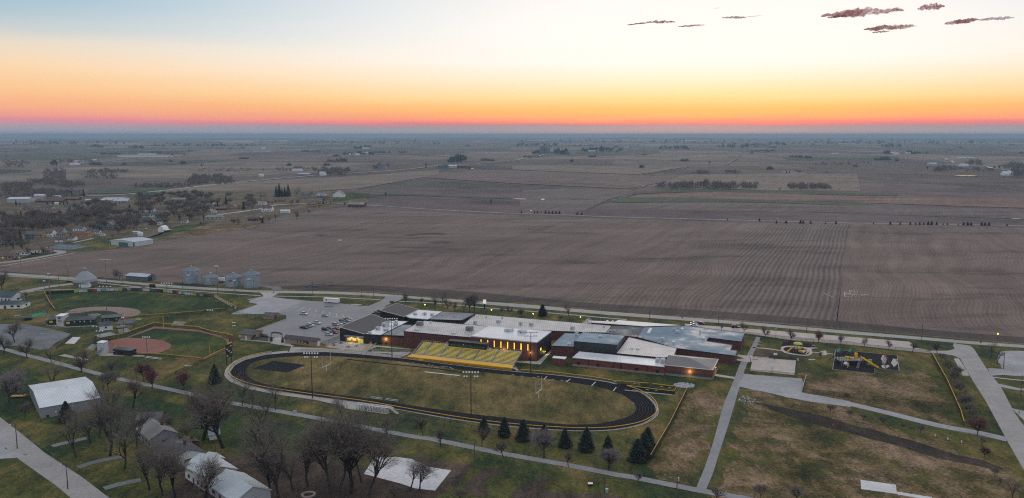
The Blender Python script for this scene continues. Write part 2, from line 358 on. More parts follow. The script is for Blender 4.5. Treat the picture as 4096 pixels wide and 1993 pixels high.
# ---------------------------------------------------------------- terrain
def terrain():
    NR = 330; rs = [0.0, 60.0] + [60 * (30500 / 60.0) ** (k / NR) for k in range(1, NR + 1)]
    an = [R(-46 + 92 * k / 420) for k in range(421)] + [R(46 + 268 * k / 60) for k in range(1, 60)]
    vs = []; n = len(an)
    for r in rs[1:]:
        for a in an:
            x = r * math.sin(a); y = r * math.cos(a); z = hill(x, y)
            if r > 14000: z += (r - 14000) / 16000 * 10 * noise.noise(Vector((x / 700, y / 1500, 0))) 
            vs.append((x, y, z))
    fs = []
    for j in range(len(rs) - 2):
        for k in range(n):
            k2 = (k + 1) % n; fs.append((j * n + k, j * n + k2, (j + 1) * n + k2, (j + 1) * n + k))
    fs.append(tuple(range(n - 1, -1, -1)))
    vs2 = vs
    m, t, b, p = node_mat('farmland', .95, .1)
    mp = nd(t, 'ShaderNodeMapping', ins={'Rotation': (0, 0, R(12)), 'Scale': (1, .8, 1)}); t.links.new(p, mp.inputs[0])
    v1 = nd(t, 'ShaderNodeTexVoronoi', distance='CHEBYCHEV', ins={'Scale': 1 / 620.0, 'Randomness': .75}); t.links.new(mp.outputs[0], v1.inputs['Vector'])
    sx = nd(t, 'ShaderNodeSeparateColor'); t.links.new(v1.outputs['Color'], sx.inputs[0])
    cf = ramp(t, sx.outputs[0], [(0, (.125, .102, .090, 1)), (.3, (.175, .142, .122, 1)), (.5, (.10, .10, .08, 1)), (.62, (.21, .17, .14, 1)), (.8, (.07, .085, .06, 1)), (.9, (.13, .105, .10, 1))], 'CONSTANT')
    v2 = nd(t, 'ShaderNodeTexVoronoi', distance='CHEBYCHEV', feature='DISTANCE_TO_EDGE', ins={'Scale': 1 / 620.0, 'Randomness': .75}); 
    v2.feature = 'F1'
    n1 = nz_at(t, p, .003, 9, .72, (1, 1, 1)); n2 = nz_at(t, p, .014, 7, .8)
    sh = ramp(t, mth(t, 'ADD', mth(t, 'MULTIPLY', n1, .6), mth(t, 'MULTIPLY', n2, .4)), [(.38, (.45, .48, .50, 1)), (.62, (1.45, 1.42, 1.38, 1))])
    c = mixc(t, 1.0, cf, sh, 'MULTIPLY')
    near = (.135, .104, .106, 1)
    dn = nd(t, 'ShaderNodeVectorMath', operation='LENGTH'); t.links.new(p, dn.inputs[0])
    md = nd(t, 'ShaderNodeMapRange', ins={1: 1500.0, 2: 2600.0}); t.links.new(dn.outputs['Value'], md.inputs[0])
    nc = mixc(t, 1.0, near, sh, 'MULTIPLY')
    c = mixc(t, md.outputs[0], nc, c)
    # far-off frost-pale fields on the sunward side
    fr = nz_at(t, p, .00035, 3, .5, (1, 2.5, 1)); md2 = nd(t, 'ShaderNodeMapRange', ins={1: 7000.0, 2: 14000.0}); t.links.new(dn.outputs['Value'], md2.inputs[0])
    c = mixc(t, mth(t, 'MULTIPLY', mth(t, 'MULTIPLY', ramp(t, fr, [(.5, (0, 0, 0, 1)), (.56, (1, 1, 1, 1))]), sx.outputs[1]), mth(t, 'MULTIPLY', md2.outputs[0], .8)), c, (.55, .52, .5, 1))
    t.links.new(c, b.inputs['Base Color'])
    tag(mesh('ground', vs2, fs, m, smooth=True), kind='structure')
terrain()
LV = .035
def lift(p, lev):
    d = math.hypot(p.x, p.y); return lev * LV + (0.35 + (d - 1300) * .0006 if d > 1300 else 0)
def struct(o): return tag(o, kind='structure')
PC = [0]
def rag(pts, amp=1.6, step=3.0):
    out = []; n = len(pts)
    for i in range(n):
        a, b = pts[i], pts[(i + 1) % n]; k = min(90, max(1, int((b - a).length / step)))
        for j in range(k): q = a.lerp(b, j / k); out.append(q + Vector((noise.noise(q * .11) + .6 * noise.noise(q * .5), noise.noise(q * .11 + Vector((9, 3, 0))) + .6 * noise.noise(q * .5 + Vector((5, 5, 0))), 0)) * amp)
    return out
def poly(name, pts, m, lev, curve=0):
    if curve: pts = smooth_line(pts, curve, True)
    if name in ('dry_meadow', 'mown_lawn', 'playing_field_grass', 'mulch_strip', 'bare_dirt', 'park_lawn', 'dark_lawn', 'leaf_litter', 'gravel_lot', 'gravel_apron', 'gravel_pad'): pts = rag(pts, {'dry_meadow': 5, 'mown_lawn': 5, 'playing_field_grass': 5, 'park_lawn': 4, 'dark_lawn': 4, 'leaf_litter': 4, 'bare_dirt': 3}.get(name, 1.2))
    PC[0] += 1; lev = lev + PC[0] * .012
    z = lev * LV
    vs = [(p.x, p.y, z) for p in pts]
    a = sum(vs[i][0] * vs[(i + 1) % len(vs)][1] - vs[(i + 1) % len(vs)][0] * vs[i][1] for i in range(len(vs)))
    f = tuple(range(len(vs))) if a > 0 else tuple(range(len(vs) - 1, -1, -1))
    return struct(mesh(name, vs, [f], m))
def smooth_line(pts, n=4, closed=False):
    out = []; L = len(pts)
    for i in range(L if closed else L - 1):
        if closed: a, b, c, d = pts[(i - 1) % L], pts[i], pts[(i + 1) % L], pts[(i + 2) % L]
        else: a, b, c, d = pts[max(i - 1, 0)], pts[i], pts[i + 1], pts[min(i + 2, L - 1)]
        for k in range(n):
            t = k / n; out.append(.5 * ((2 * b) + (c - a) * t + (2 * a - 5 * b + 4 * c - d) * t * t + (3 * b - a - 3 * c + d) * t ** 3))
    if not closed: out.append(pts[-1])
    return out
def resample(pl, n):
    L = [0]
    for a, b in zip(pl, pl[1:]): L.append(L[-1] + math.hypot(b[0] - a[0], b[1] - a[1]))
    out = []; j = 0
    for k in range(n + 1):
        s = L[-1] * k / n
        while j < len(pl) - 2 and L[j + 1] < s: j += 1
        u = (s - L[j]) / max(1e-9, L[j + 1] - L[j]); out.append((pl[j][0] + (pl[j + 1][0] - pl[j][0]) * u, pl[j][1] + (pl[j + 1][1] - pl[j][1]) * u))
    return out
def patch(name, f, top, bot, m, lev=1, nx=30, ny=8):
    T = resample([px(f, *q) for q in top], nx); B = resample([px(f, *q) for q in bot], nx); vs = []
    for j in range(ny + 1):
        for a, b in zip(T, B):
            # even steps on the ground rather than in the photograph
            wa, wb = 1 / max(4, a[1] - Y0), 1 / max(4, b[1] - Y0); w = wa + (wb - wa) * j / ny; yy = Y0 + 1 / w
            u = 0 if abs(b[1] - a[1]) < 1e-6 else (yy - a[1]) / (b[1] - a[1])
            p = P(a[0] + (b[0] - a[0]) * u, yy); vs.append((p.x, p.y, hill(p.x, p.y) + lift(p, lev)))
    fs = [(j * (nx + 1) + k, (j + 1) * (nx + 1) + k, (j + 1) * (nx + 1) + k + 1, j * (nx + 1) + k + 1) for j in range(ny) for k in range(nx)]
    return struct(mesh(name, vs, fs, m))
def strip(name, pts, w, m, lev=2, sm=3, n=0):
    pts = [Vector((p.x, p.y, 0)) for p in pts]
    if sm: pts = smooth_line(pts, sm)
    # long legs are cut so the road follows the ground
    out = [pts[0]]
    for a, b in zip(pts, pts[1:]):
        k = max(1, int((b - a).length / 40))
        for i in range(1, k + 1): out.append(a + (b - a) * i / k)
    vs = []
    for i, p in enumerate(out):
        d = (out[min(i + 1, len(out) - 1)] - out[max(i - 1, 0)]).normalized(); nrm = Vector((-d.y, d.x, 0)) * (w / 2)
        for q in (p - nrm, p + nrm): vs.append((q.x, q.y, hill(q.x, q.y) + lift(q, lev)))
    fs = [(2 * i, 2 * i + 2, 2 * i + 3, 2 * i + 1) for i in range(len(out) - 1)]
    return struct(mesh(name, vs, fs, m))
def SL(*pts): return GL('S', *pts)

# ---------------------------------------------------------------- fields and grass
patch('crop_field', 'S', [(-500, 1005), (300, 1003), (560, 975), (790, 930), (1030, 905), (1110, 866), (1340, 834), (2060, 862), (2600, 880), (3110, 893), (3395, 897)],
      [(-500, 1082), (0, 1090), (400, 1113), (700, 1142), (1100, 1163), (1400, 1170), (1700, 1190), (2100, 1218), (2700, 1268), (3050, 1293), (3345, 1318)], M_FIELD, .2, 60, 30)
patch('stubble_field', 'S', [(3400, 897), (3700, 903), (4096, 911), (4900, 925)], [(3340, 1318), (3700, 1348), (4096, 1380), (4900, 1450)], M_FIELD_R, .2, 20, 24)
patch('striped_field', 'S', [(3000, 893), (3200, 895), (3402, 897)], [(2860, 1255), (3080, 1272), (3338, 1285)], M_FIELD_STR, .5, 16, 20)
patch('dark_headland', 'S', [(1080, 1150), (1250, 1138), (1500, 1142), (1900, 1168), (2300, 1208), (2700, 1234), (3100, 1262), (3345, 1284), (3700, 1318), (4096, 1350), (4700, 1395)],
      [(1080, 1156), (1500, 1166), (1900, 1200), (2300, 1233), (2700, 1262), (3100, 1290), (3345, 1312), (3700, 1342), (4096, 1374), (4700, 1430)], M_FIELD_D, .8, 40, 3)
patch('green_field', 'S', [(1340, 786), (1560, 775), (2048, 792)], [(1340, 790), (1600, 782), (2048, 797)], M_WHEAT, 1, 20, 3)
patch('winter_wheat', 'T3', [(1180, 600), (1290, 590), (1500, 545), (1900, 548), (2566, 560), (3866, 597)], [(1180, 602), (1300, 592), (1600, 580), (2100, 578), (2566, 593), (3866, 612)], M_WHEAT, 1, 30, 3)
patch('pink_stubble', 'T3', [(1150, 630), (1300, 598), (1700, 582), (2100, 576), (2566, 590), (3400, 612), (5300, 645)], [(1160, 632), (1500, 630), (2100, 640), (2566, 655), (3400, 680), (5300, 740)], M_FIELD_PINK, 1.3, 36, 5)
patch('dark_wheat', 'T3', [(1050, 632), (1500, 630), (2100, 640), (2566, 655), (3600, 688)], [(1000, 680), (1500, 676), (2100, 672), (2566, 680), (3600, 716)], M_WHEAT, 1.3, 30, 4)
patch('grey_stubble', 'T3', [(900, 690), (1500, 680), (2566, 688), (3600, 715), (5300, 750)], [(800, 748), (1500, 750), (2566, 770), (3600, 800), (5300, 850)], M_FIELD_GREY, 1, 36, 5)
patch('rough_pasture', 'T3', [(100, 560), (700, 530), (1180, 545), (1240, 600), (900, 690)], [(60, 780), (300, 790), (500, 780), (650, 770), (760, 745)], M_FIELD_GREY, .8, 24, 8)
patch('dark_ploughland', 'T3', [(-600, 350), (0, 355), (600, 380), (1250, 405), (1750, 404)], [(-900, 430), (0, 487), (600, 515), (1150, 543), (1560, 470)], M_FIELD, .8, 30, 6)
patch('pale_field', 'T3', [(0, 315), (500, 305), (1300, 320), (1780, 322)], [(0, 350), (600, 376), (1250, 400), (1300, 392)], M_FIELD_TAN, .9, 24, 4)
patch('terraced_field', 'T3', [(1700, 400), (2566, 388), (3460, 395)], [(1500, 500), (2000, 540), (2566, 560), (3500, 565)], M_FIELD_TAN, .8, 30, 6)
patch('grass_field', 'T1', [(900, 545), (1350, 528), (1700, 520)], [(880, 590), (1250, 590), (1700, 545)], M_WHEAT, 1, 14, 3)
patch('tan_field', 'T1', [(1500, 580), (2050, 500), (2566, 468), (3600, 415), (4400, 350)], [(1250, 610), (2050, 600), (2700, 590), (3600, 540), (4400, 400)], M_FIELD_TAN, .8, 30, 6)
patch('town_lawn', 'S', [(-500, 800), (100, 798), (420, 792), (700, 770), (1020, 762), (1290, 765), (1440, 772)],
      [(-500, 1085), (0, 1066), (150, 1040), (310, 1010), (560, 988), (790, 935), (1030, 902), (1110, 866), (1350, 830), (1480, 812)][:10], M_TOWNG, 1.4, 40, 26)
patch('far_lawn', 'S', [(1330, 770), (1480, 775)], [(1330, 812), (1480, 790)], M_GRASS_G, 1.6, 6, 4)
patch('dirt_paddock', 'S', [(800, 907), (960, 897), (1085, 905)], [(640, 950), (780, 945), (1000, 915)], M_GRASS_T, 1.8, 10, 4)
w = [Vector((-900, 20, 0)), Vector((900, 20, 0))]
poly('grass_ground', SL((-900, 1040), (0, 1087), (280, 1101), (600, 1124), (1040, 1150), (1100, 1155), (1400, 1164), (1500, 1170), (1700, 1184), (2100, 1212), (2700, 1264), (3050, 1290), (3345, 1314), (3700, 1344), (4096, 1376), (5400, 1500)) + [w[1], w[0]], M_GRASS, 1)
poly('park_lawn', SL((-300, 1480), (150, 1530), (600, 1600), (1100, 1690), (1500, 1745), (1560, 1790), (1100, 1800), (700, 1760), (200, 1700), (-300, 1560)), M_GRASS_G, 1.5, 4)
poly('dark_lawn', SL((-300, 1400), (0, 1480), (330, 1560), (560, 1600), (420, 1640), (200, 1600), (-300, 1540)), M_GRASS_G, 1.6, 4)
poly('dry_meadow', SL((3010, 1560), (3260, 1590), (3800, 1790), (4080, 1920), (4100, 2200), (2700, 2200), (2860, 1993), (2940, 1740)), M_GRASS_T, 1.5)
poly('mown_lawn', SL((2760, 1560), (2900, 1570), (2830, 1790), (2760, 1940), (2600, 1900), (2650, 1780)), M_GRASS_T, 1.6)
poly('playing_field_grass', SL((3200, 1495), (3700, 1480), (3790, 1660), (3800, 1700), (3300, 1610), (3215, 1580)), M_GRASS_T, 1.6)
poly('mulch_strip', SL((3010, 1606), (3136, 1632), (3226, 1652), (3486, 1718), (3746, 1795), (3919, 1842), (4000, 1866), (4022, 1880), (3990, 1880), (3919, 1868), (3746, 1833), (3486, 1757), (3226, 1688), (3100, 1645)), M_MULCH, 2)
poly('bare_dirt', SL((1500, 1840), (1640, 1835), (1850, 1850), (1880, 1880), (1790, 1960), (1700, 1993), (1500, 2030), (1400, 2000)), M_DIRT, 2, 3)
poly('bare_dirt', SL((1870, 1955), (1900, 1890), (1990, 1870), (1960, 1930), (1920, 1990)), M_DIRT, 2.1, 3)
poly('bare_dirt', SL((2050, 1990), (2130, 1930), (2200, 1915), (2180, 1960), (2400, 1980), (2500, 2010), (2300, 2080)), M_DIRT, 2.1, 3)
poly('bare_dirt', GL('Q5', (1050, 500), (1200, 520), (1400, 570), (1560, 590), (1520, 620), (1300, 600), (1060, 560)), M_DIRT, 2, 3)
poly('leaf_litter', SL((760, 1850), (1100, 1830), (1430, 1870), (1380, 2100), (700, 2100)), M_DIRT, 2, 3)
for q in ([(1024, 958), (1180, 925), (1400, 897), (1650, 870), (1870, 858)], [(1030, 1012), (1200, 985), (1370, 960), (1480, 935), (1640, 903), (1830, 880), (1900, 858)],
          [(-100, 1160), (200, 1128), (400, 1105), (800, 1072), (1030, 1012)], [(640, 1080), (830, 1030), (1024, 958)]):
    strip('grassy_waterway', SL(*q), 5, M_FIELD_PINK, 1.0)
for f, q, wd, m in (('T3', [(0, 355), (600, 378), (1250, 404), (1800, 400), (2566, 388)], 5, M_WHEAT), ('T3', [(1100, 460), (1180, 485), (1330, 515), (1180, 545)], 9, M_FIELD_TAN), ('T3', [(1780, 322), (1300, 400), (1130, 440), (1100, 460)], 9, M_FIELD_TAN),
          ('T3', [(1240, 600), (1040, 630), (900, 690), (760, 750)], 8, M_FIELD_D), ('T3', [(740, 735), (1400, 740), (2566, 775)], 4, M_FIELD_D), ('T4', [(0, 775), (600, 780), (1300, 805), (2566, 830)], 5, M_FIELD_D),
          ('T4', [(0, 498), (300, 485), (580, 470)], 5, M_WHEAT), ('T4', [(0, 385), (700, 388), (1500, 400), (2566, 430)], 6, M_FIELD_D), ('T3', [(2300, 205), (2220, 260), (2140, 305)], 12, M_FIELD_TAN)):
    strip('field_line', GL(f, *q), wd, m, 2.2)

# ---------------------------------------------------------------- roads
def band(name, far, near, m, lev):
    A = resample(far, 60); B = resample(near, 60); A = SL(*A); B = SL(*B)
    vs = []
    for a, b in zip(A, B): vs += [(a.x, a.y, lev * LV), (b.x, b.y, lev * LV)]
    return struct(mesh(name, vs, [(2 * i, 2 * i + 1, 2 * i + 3, 2 * i + 2) for i in range(60)], m))
band('main_road', [(-700, 1062), (0, 1090), (279, 1110), (479, 1124), (700, 1143), (1039, 1163.6), (1298, 1165.6), (1500, 1174), (1699, 1190), (2100, 1218), (2399, 1245), (2800, 1274), (2999, 1290), (3400, 1325), (3695, 1349.5), (3894, 1367), (4096, 1381), (5000, 1440)],
     [(-700, 1070), (0, 1100), (279, 1118), (479, 1132), (700, 1153.6), (1043, 1171.6), (1298, 1176), (1500, 1184), (1699, 1199), (2100, 1232), (2399, 1258), (2800, 1287.7), (2999, 1301), (3400, 1338), (3695, 1361), (3894, 1379), (4096, 1393), (5000, 1458)], M_ROAD, 3)
poly('east_road', SL((3815, 1374), (3880, 1384), (3896, 1397), (3942, 1469), (4006, 1553), (4056, 1649), (4096, 1706), (4330, 2040), (4420, 2300), (4320, 2300), (4180, 2050), (4096, 1883), (4032, 1771), (3941, 1602), (3894, 1529), (3860, 1470), (3840, 1435), (3815, 1424), (3768, 1416), (3719, 1414), (3700, 1404), (3790, 1404), (3819, 1397), (3812, 1384)), M_ROAD, 3.3)
band('school_drive', [(2740, 1296), (2823, 1303), (2999, 1316), (3296, 1339.5), (3635, 1367.5), (3650, 1375), (3652, 1390), (3719, 1403)],
     [(2740, 1318), (2823, 1326), (2979, 1334), (3159, 1361), (3400, 1380), (3639, 1406), (3680, 1410), (3722, 1415)], M_CONC_P, 2.7)
poly('roadside_pavement', GL('Q6', (1300, 715), (1350, 712), (1440, 850), (1455, 888), (1390, 888)), M_CONC, 3.6)
poly('gravel_lot', GL('Q6', (1760, 640), (2005, 640), (2300, 660), (2300, 900), (2005, 895), (1800, 880), (1670, 890), (1620, 810), (1700, 815), (1800, 820), (1740, 740)), M_GRAVEL, 3.7)
poly('driveway', GL('Q6', (1735, 965), (1960, 1015), (2100, 1020), (2100, 1040), (1940, 1035), (1770, 1000)), M_GRAVEL, 3.7)
poly('driveway', GL('B5', (1870, 420), (2008, 450), (2200, 470), (2200, 560), (2008, 540), (1920, 450)), M_GRAVEL, 3.7)
strip('sidewalk', GL('Q6', (1680, 903), (2005, 938), (2300, 970)), 1.6, M_CONC_P, 3.8)
for q in ([(0, 1103), (279, 1121), (375, 1130), (579, 1151), (700, 1160), (1043, 1184)], [(1093, 1185.5), (1300, 1189), (1500, 1199), (1545, 1203)],
          [(1595, 1206), (1739, 1213), (1938, 1232), (2120, 1246), (2319, 1263), (2507, 1280)], [(40, 1190), (140, 1165), (300, 1158), (598, 1150)]):
    strip('sidewalk', SL(*q), 2.0, M_CONC, 3.2)
strip('side_street', SL((-60, 1208), (32, 1184), (110, 1164), (200, 1147), (290, 1136)), 8, M_ROAD, 3.1)
strip('town_street', SL((-200, 1062), (0, 1052), (120, 1036), (210, 1020), (246, 1012), (236, 1006), (200, 1003)), 8, M_ROAD, 3.1)
strip('sidewalk', SL((0, 1066), (150, 1040), (260, 1020), (300, 1012)), 2.2, M_CONC_P, 3.4)
strip('town_street', GL('T1', (740, 1080), (900, 1045), (920, 1035)), 4, M_GRAVEL, 3.1)
strip('town_street', GL('T1', (2180, 800), (2560, 752)) + GL('T2', (60, 740), (200, 705), (520, 690)), 7, M_CONC_P, 3.1)
strip('country_road', GL('T2', (760, 685), (1060, 703), (1650, 740), (2566, 787)) + GL('T3', (500, 800), (1000, 822), (2566, 862)) + GL('T4', (600, 878), (1100, 888), (2566, 910)) + SL((4500, 915)), 5, M_GRAVEL, 3.1)
strip('highway', GL('T1', (300, 655), (680, 640), (860, 615), (1240, 600), (1790, 542), (2566, 460)) + GL('T2', (550, 412), (1000, 385), (1650, 332), (2100, 298), (2566, 260)) + GL('T3', (240, 222), (560, 180), (1000, 158), (1300, 133)), 11, M_CONC, 3.1)
strip('farm_road', GL('T1', (480, 310), (900, 285), (1250, 245), (1800, 215)), 9, M_GRAVEL, 3.1)
strip('farm_road', GL('T4', (1560, 205), (1770, 240), (1860, 285)), 12, M_GRAVEL, 3.1)
strip('farm_road', GL('T4', (2180, 315), (2290, 345), (2450, 370)), 9, M_GRAVEL, 3.1)
poly('parking_lot', SL((987, 1198), (1046, 1188), (1086, 1190), (1220, 1203), (1300, 1208), (1400, 1219), (1440, 1224), (1475, 1224), (1527, 1203), (1547, 1184), (1620, 1190), (1595, 1203), (1547, 1222), (1519, 1252), (1480, 1275), (1359, 1310), (1359, 1366), (1330, 1373), (1320, 1385), (1270, 1368), (1140, 1352), (1100, 1352), (1035, 1340), (1010, 1325), (1145, 1275), (1145, 1262), (1062, 1248), (927, 1258), (925, 1254), (1035, 1217)), M_ASPH, 2.8)
poly('gravel_apron', SL((990, 1209), (1047, 1188), (1092, 1190), (1222, 1204), (1090, 1258), (1010, 1257), (928, 1258), (1035, 1217)), M_GRAVEL, 3.2)
poly('lot_entrance', GL('Q2', (850, 428), (1040, 430), (985, 470), (960, 480), (880, 478), (885, 458)), M_CONC, 3.6)
poly('gravel_apron', GL('Q2', (840, 350), (950, 360), (1060, 370), (1085, 408), (980, 408), (960, 385), (840, 365)), M_GRAVEL_D, 3)
for k in range(9): strip('parking_line', [G('Q2', 1240 + k * 62, 560 + k * 13), G('Q2', 1180 + k * 75, 585 + k * 14)], .3, M_PALEW, 3.4, 0)
strip('parking_line', GL('Q2', (1290, 640), (1800, 690)), .3, M_PALEW, 3.4, 0)
poly('gravel_lot', GL('Q1', (-200, 740), (0, 745), (230, 745), (500, 790), (700, 840), (690, 870), (560, 930), (480, 995), (300, 985), (100, 960), (-200, 1000)), M_GRAVEL_D, 2.4, 3)
strip('recreation_trail', GL('Q1', (-200, 965), (0, 985), (200, 1040), (500, 1115), (800, 1195)) + GL('B1', (1130, 160), (1400, 215), (1750, 290)) + GL('B2', (120, 345), (400, 395), (800, 465), (1240, 545), (1700, 635), (2008, 692)) + GL('B3', (300, 710), (930, 840), (1500, 940), (2008, 1040)) + GL('B4', (300, 1060), (870, 1175), (1300, 1250), (1700, 1330)), 3.6, M_PATH, 2.4, 2)
band('service_path', [(3025, 1348), (3010, 1380), (2993, 1410), (2982, 1440), (2962, 1450), (2930, 1535), (2893, 1620), (2850, 1780), (2815, 1880), (2782, 1958)],
     [(3042, 1350), (3032, 1380), (3015, 1412), (3003, 1440), (2990, 1450), (2958, 1550), (2920, 1680), (2875, 1820), (2850, 1900), (2823, 1962)], M_PATH, 2.6)
poly('gravel_pad', GL('Q5', (940, 745), (1200, 765), (1530, 795), (1525, 930), (1700, 960), (2005, 1020), (2005, 1075), (1600, 1020), (1300, 960), (960, 885), (870, 870)), M_GRAVEL, 2.7)
strip('gravel_track', GL('Q5', (1640, 995), (1800, 1018)) + GL('B5', (400, 385), (800, 480), (1200, 580), (1600, 655), (1860, 715)), 5.2, M_GRAVEL, 2.7)
poly('concrete_slab', GL('B5', (498, 1086), (825, 1132), (835, 1216), (505, 1172)), M_SLAB, 2.4)
strip('sidewalk', GL('B5', (835, 1207), (1000, 1235), (1160, 1260)), 2.4, M_SLAB, 2.4)
poly('concrete_slab', SL((1500, 1828), (1572, 1831), (1578, 1828), (1650, 1838), (1660, 1845), (1696, 1855), (1714, 1869), (1805, 1883), (1768, 1929), (1740, 1964), (1660, 1955), (1600, 1935), (1455, 1897)), M_SLAB, 2.8)
strip('near_street', GL('B1', (-300, 380), (-60, 570), (100, 700), (300, 870), (640, 1100), (830, 1253), (1100, 1450)), 8.4, M_ROAD, 2.6, 0)
poly('driveway', GL('B1', (-200, 720), (80, 710), (120, 730), (40, 795), (130, 830), (290, 862), (120, 885), (-200, 905)), M_GRAVEL, 2.3)
for q in ([(480, 775), (640, 735), (800, 700)], [(715, 970), (900, 915), (1130, 870)], [(960, 1165), (1130, 1120), (1300, 1085)]):
    strip('driveway', GL('B1', *q), 3.2, M_GRAVEL_D, 2.3)
# football ground
LOOP = [((920,1489),(985,1487)),((939,1463),(996,1463)),((979,1441),(1025,1446)),((1060,1421),(1085,1434)),((1160,1412),(1170,1427)),((1300,1409),(1300,1425)),((1420,1416),(1415,1431)),((1600,1434),(1590,1445)),
 ((1740,1452),(1730,1464)),((1898,1471),(1885,1484)),((2058,1488),(2045,1502)),((2200,1500),(2185,1516)),((2359,1519),(2330,1538)),((2467,1539),(2420,1556)),((2559,1572),(2487,1580)),((2603,1604),(2528,1607)),
 ((2622,1636),(2543,1634)),((2612,1666),(2530,1657)),((2560,1696),(2490,1675)),((2470,1715),(2420,1691)),((2380,1722),(2360,1698)),((2250,1720),(2240,1697)),((2033,1703),(2045,1675)),((1817,1675),(1835,1650)),
 ((1600,1638),(1615,1618)),((1450,1612),(1465,1594)),((1233,1583),(1250,1566)),((1060,1557),(1080,1541)),((973,1534),(1022,1525)),((930,1510),(992,1505))]
T_OUT = smooth_line([P(*a) for a, b in LOOP], 6, True); T_IN = smooth_line([P(*b) for a, b in LOOP], 6, True)
def ring(name, A, B, m, lev, i0=0, i1=None):
    n = len(A); i1 = n if i1 is None else i1; vs = []
    for a, b in zip(A, B): vs += [(a.x, a.y, lev * LV), (b.x, b.y, lev * LV)]
    return struct(mesh(name, vs, [(2 * (i % n), 2 * (i % n) + 1, 2 * ((i + 1) % n) + 1, 2 * ((i + 1) % n)) for i in range(i0, i1)], m))
def lerpl(t): return [a + (b - a) * t for a, b in zip(T_OUT, T_IN)]
poly('football_field', lerpl(.95), M_TURF, 1.8)
ring('running_track', T_OUT, T_IN, M_TRACK, 2.6)
M_LINE = mat('faded_line', (.075, .075, .08), .9, spec=.1, var=.1)
for k in range(7):
    t = .06 + .88 * k / 6; ring('lane_line', lerpl(t - .008), lerpl(t + .008), M_LINE, 3.0)
ring('kerb_walk', lerpl(-.16), lerpl(-.01), M_CONC, 2.4)
poly('walkway', SL((1045, 1350), (1150, 1360), (1170, 1388), (1300, 1395), (1420, 1400), (1600, 1425), (1605, 1434), (1420, 1417), (1300, 1409), (1155, 1411), (1165, 1386), (1090, 1372), (960, 1361), (965, 1354)), M_CONC, 2.5)
poly('walkway', GL('Q2', (1000, 880), (1060, 878), (1100, 940), (1200, 960), (1165, 970), (960, 940)), M_CONC, 2.7)
poly('walkway', SL((897, 1500), (901, 1480), (918, 1460), (940, 1444), (985, 1427), (1060, 1412), (1150, 1404), (1155, 1411), (1060, 1421), (979, 1441), (939, 1463), (920, 1489), (930, 1510), (973, 1534), (1060, 1557), (1233, 1583), (1450, 1612), (1560, 1640), (1550, 1650), (1428, 1640), (1260, 1600), (1100, 1578), (990, 1556), (925, 1530), (902, 1512)), M_CONC, 2.45)
poly('bleacher_pad', GL('B2', (1350, 400), (1450, 410), (1760, 460), (1720, 480), (1330, 425)), M_CONC, 2.6)
poly('high_jump_area', SL((1013, 1476), (1092, 1444), (1226, 1461), (1148, 1491)), M_RUBBER, 2.2)
strip('jump_runway', GL('Q3', (220, 722), (700, 775), (1100, 815), (1390, 860)), 1.4, M_TRACK, 2.2)
strip('white_runway', GL('Q3', (1000, 848), (1350, 885)), 1.2, M_PALEW, 2.3, 0)
poly('sprint_chute', GL('Q4', (1150, 965), (1290, 975), (1760, 1035), (1750, 1080), (1270, 1015)), M_TRACK, 2.5)
strip('kerb_walk', GL('Q4', (1250, 1030), (1520, 1060), (1750, 1080)), 1.2, M_CONC, 2.7, 0)
for f, a, b in (('Q4', (470, 893), (440, 925)), ('Q4', (705, 920), (665, 952)), ('Q4', (958, 948), (918, 990)), ('Q4', (1165, 1003), (1135, 1040))):
    strip('track_line', [G(f, *a), G(f, *b)], .45, M_PALEW, 3.2, 0)
rl = random.Random(3)
for k in range(34):
    x = 740 + k * 16 + rl.random() * 8; y = 740 + (x - 740) * .107 + rl.random() * 26
    strip('track_mark', [G('Q3', x, y), G('Q3', x + 8 + rl.random() * 10, y + 2)], .3, M_PALEW, 3.2, 0)
# baseball and softball grounds
poly('baseball_outfield', GL('Q1', (500, 450), (1050, 425), (1550, 440), (2005, 475)) + GL('Q2', (380, 495), (540, 590), (300, 590), (0, 620)) + GL('Q1', (1440, 670), (1100, 700), (680, 690), (560, 610)), M_GRASS_G, 1.9)
poly('baseball_infield', GL('Q1', (650, 630), (720, 598), (850, 578), (1050, 570), (1250, 580), (1370, 598), (1410, 625), (1380, 655), (1280, 680), (1180, 675), (1195, 655), (1170, 630), (1080, 612), (940, 612), (800, 632), (680, 638)), M_INF2, 2.2, 3)
poly('pitcher_mound', GL('Q1', (880, 655), (920, 640), (990, 640), (1010, 652), (960, 664)), M_INF2, 2.2, 3)
poly('softball_outfield', GL('Q1', (1200, 890), (1560, 760), (2005, 800)) + GL('Q2', (300, 815), (480, 870), (545, 910), (570, 960), (510, 1010), (290, 1100), (0, 1080)) + GL('Q1', (1700, 1070), (1300, 1050)), M_GRASS_G, 2)
poly('warning_track', GL('Q1', (1240, 890), (1550, 768), (1600, 772), (2005, 805)) + GL('Q2', (300, 820), (450, 860), (520, 900), (570, 905), (580, 930), (560, 985), (500, 1010), (280, 1110), (0, 1090), (0, 1078), (280, 1095), (490, 1000), (520, 970), (525, 930), (490, 890), (430, 870), (280, 832)) + GL('Q1', (2005, 822), (1600, 790), (1550, 788), (1290, 880)), M_INF, 2.3)
poly('softball_infield', GL('Q1', (1080, 920), (1240, 885), (1450, 890), (1600, 905), (1700, 940), (1715, 970), (1680, 1000), (1580, 1035), (1400, 1045), (1200, 1040), (1080, 1020)), M_INF, 2.5, 3)
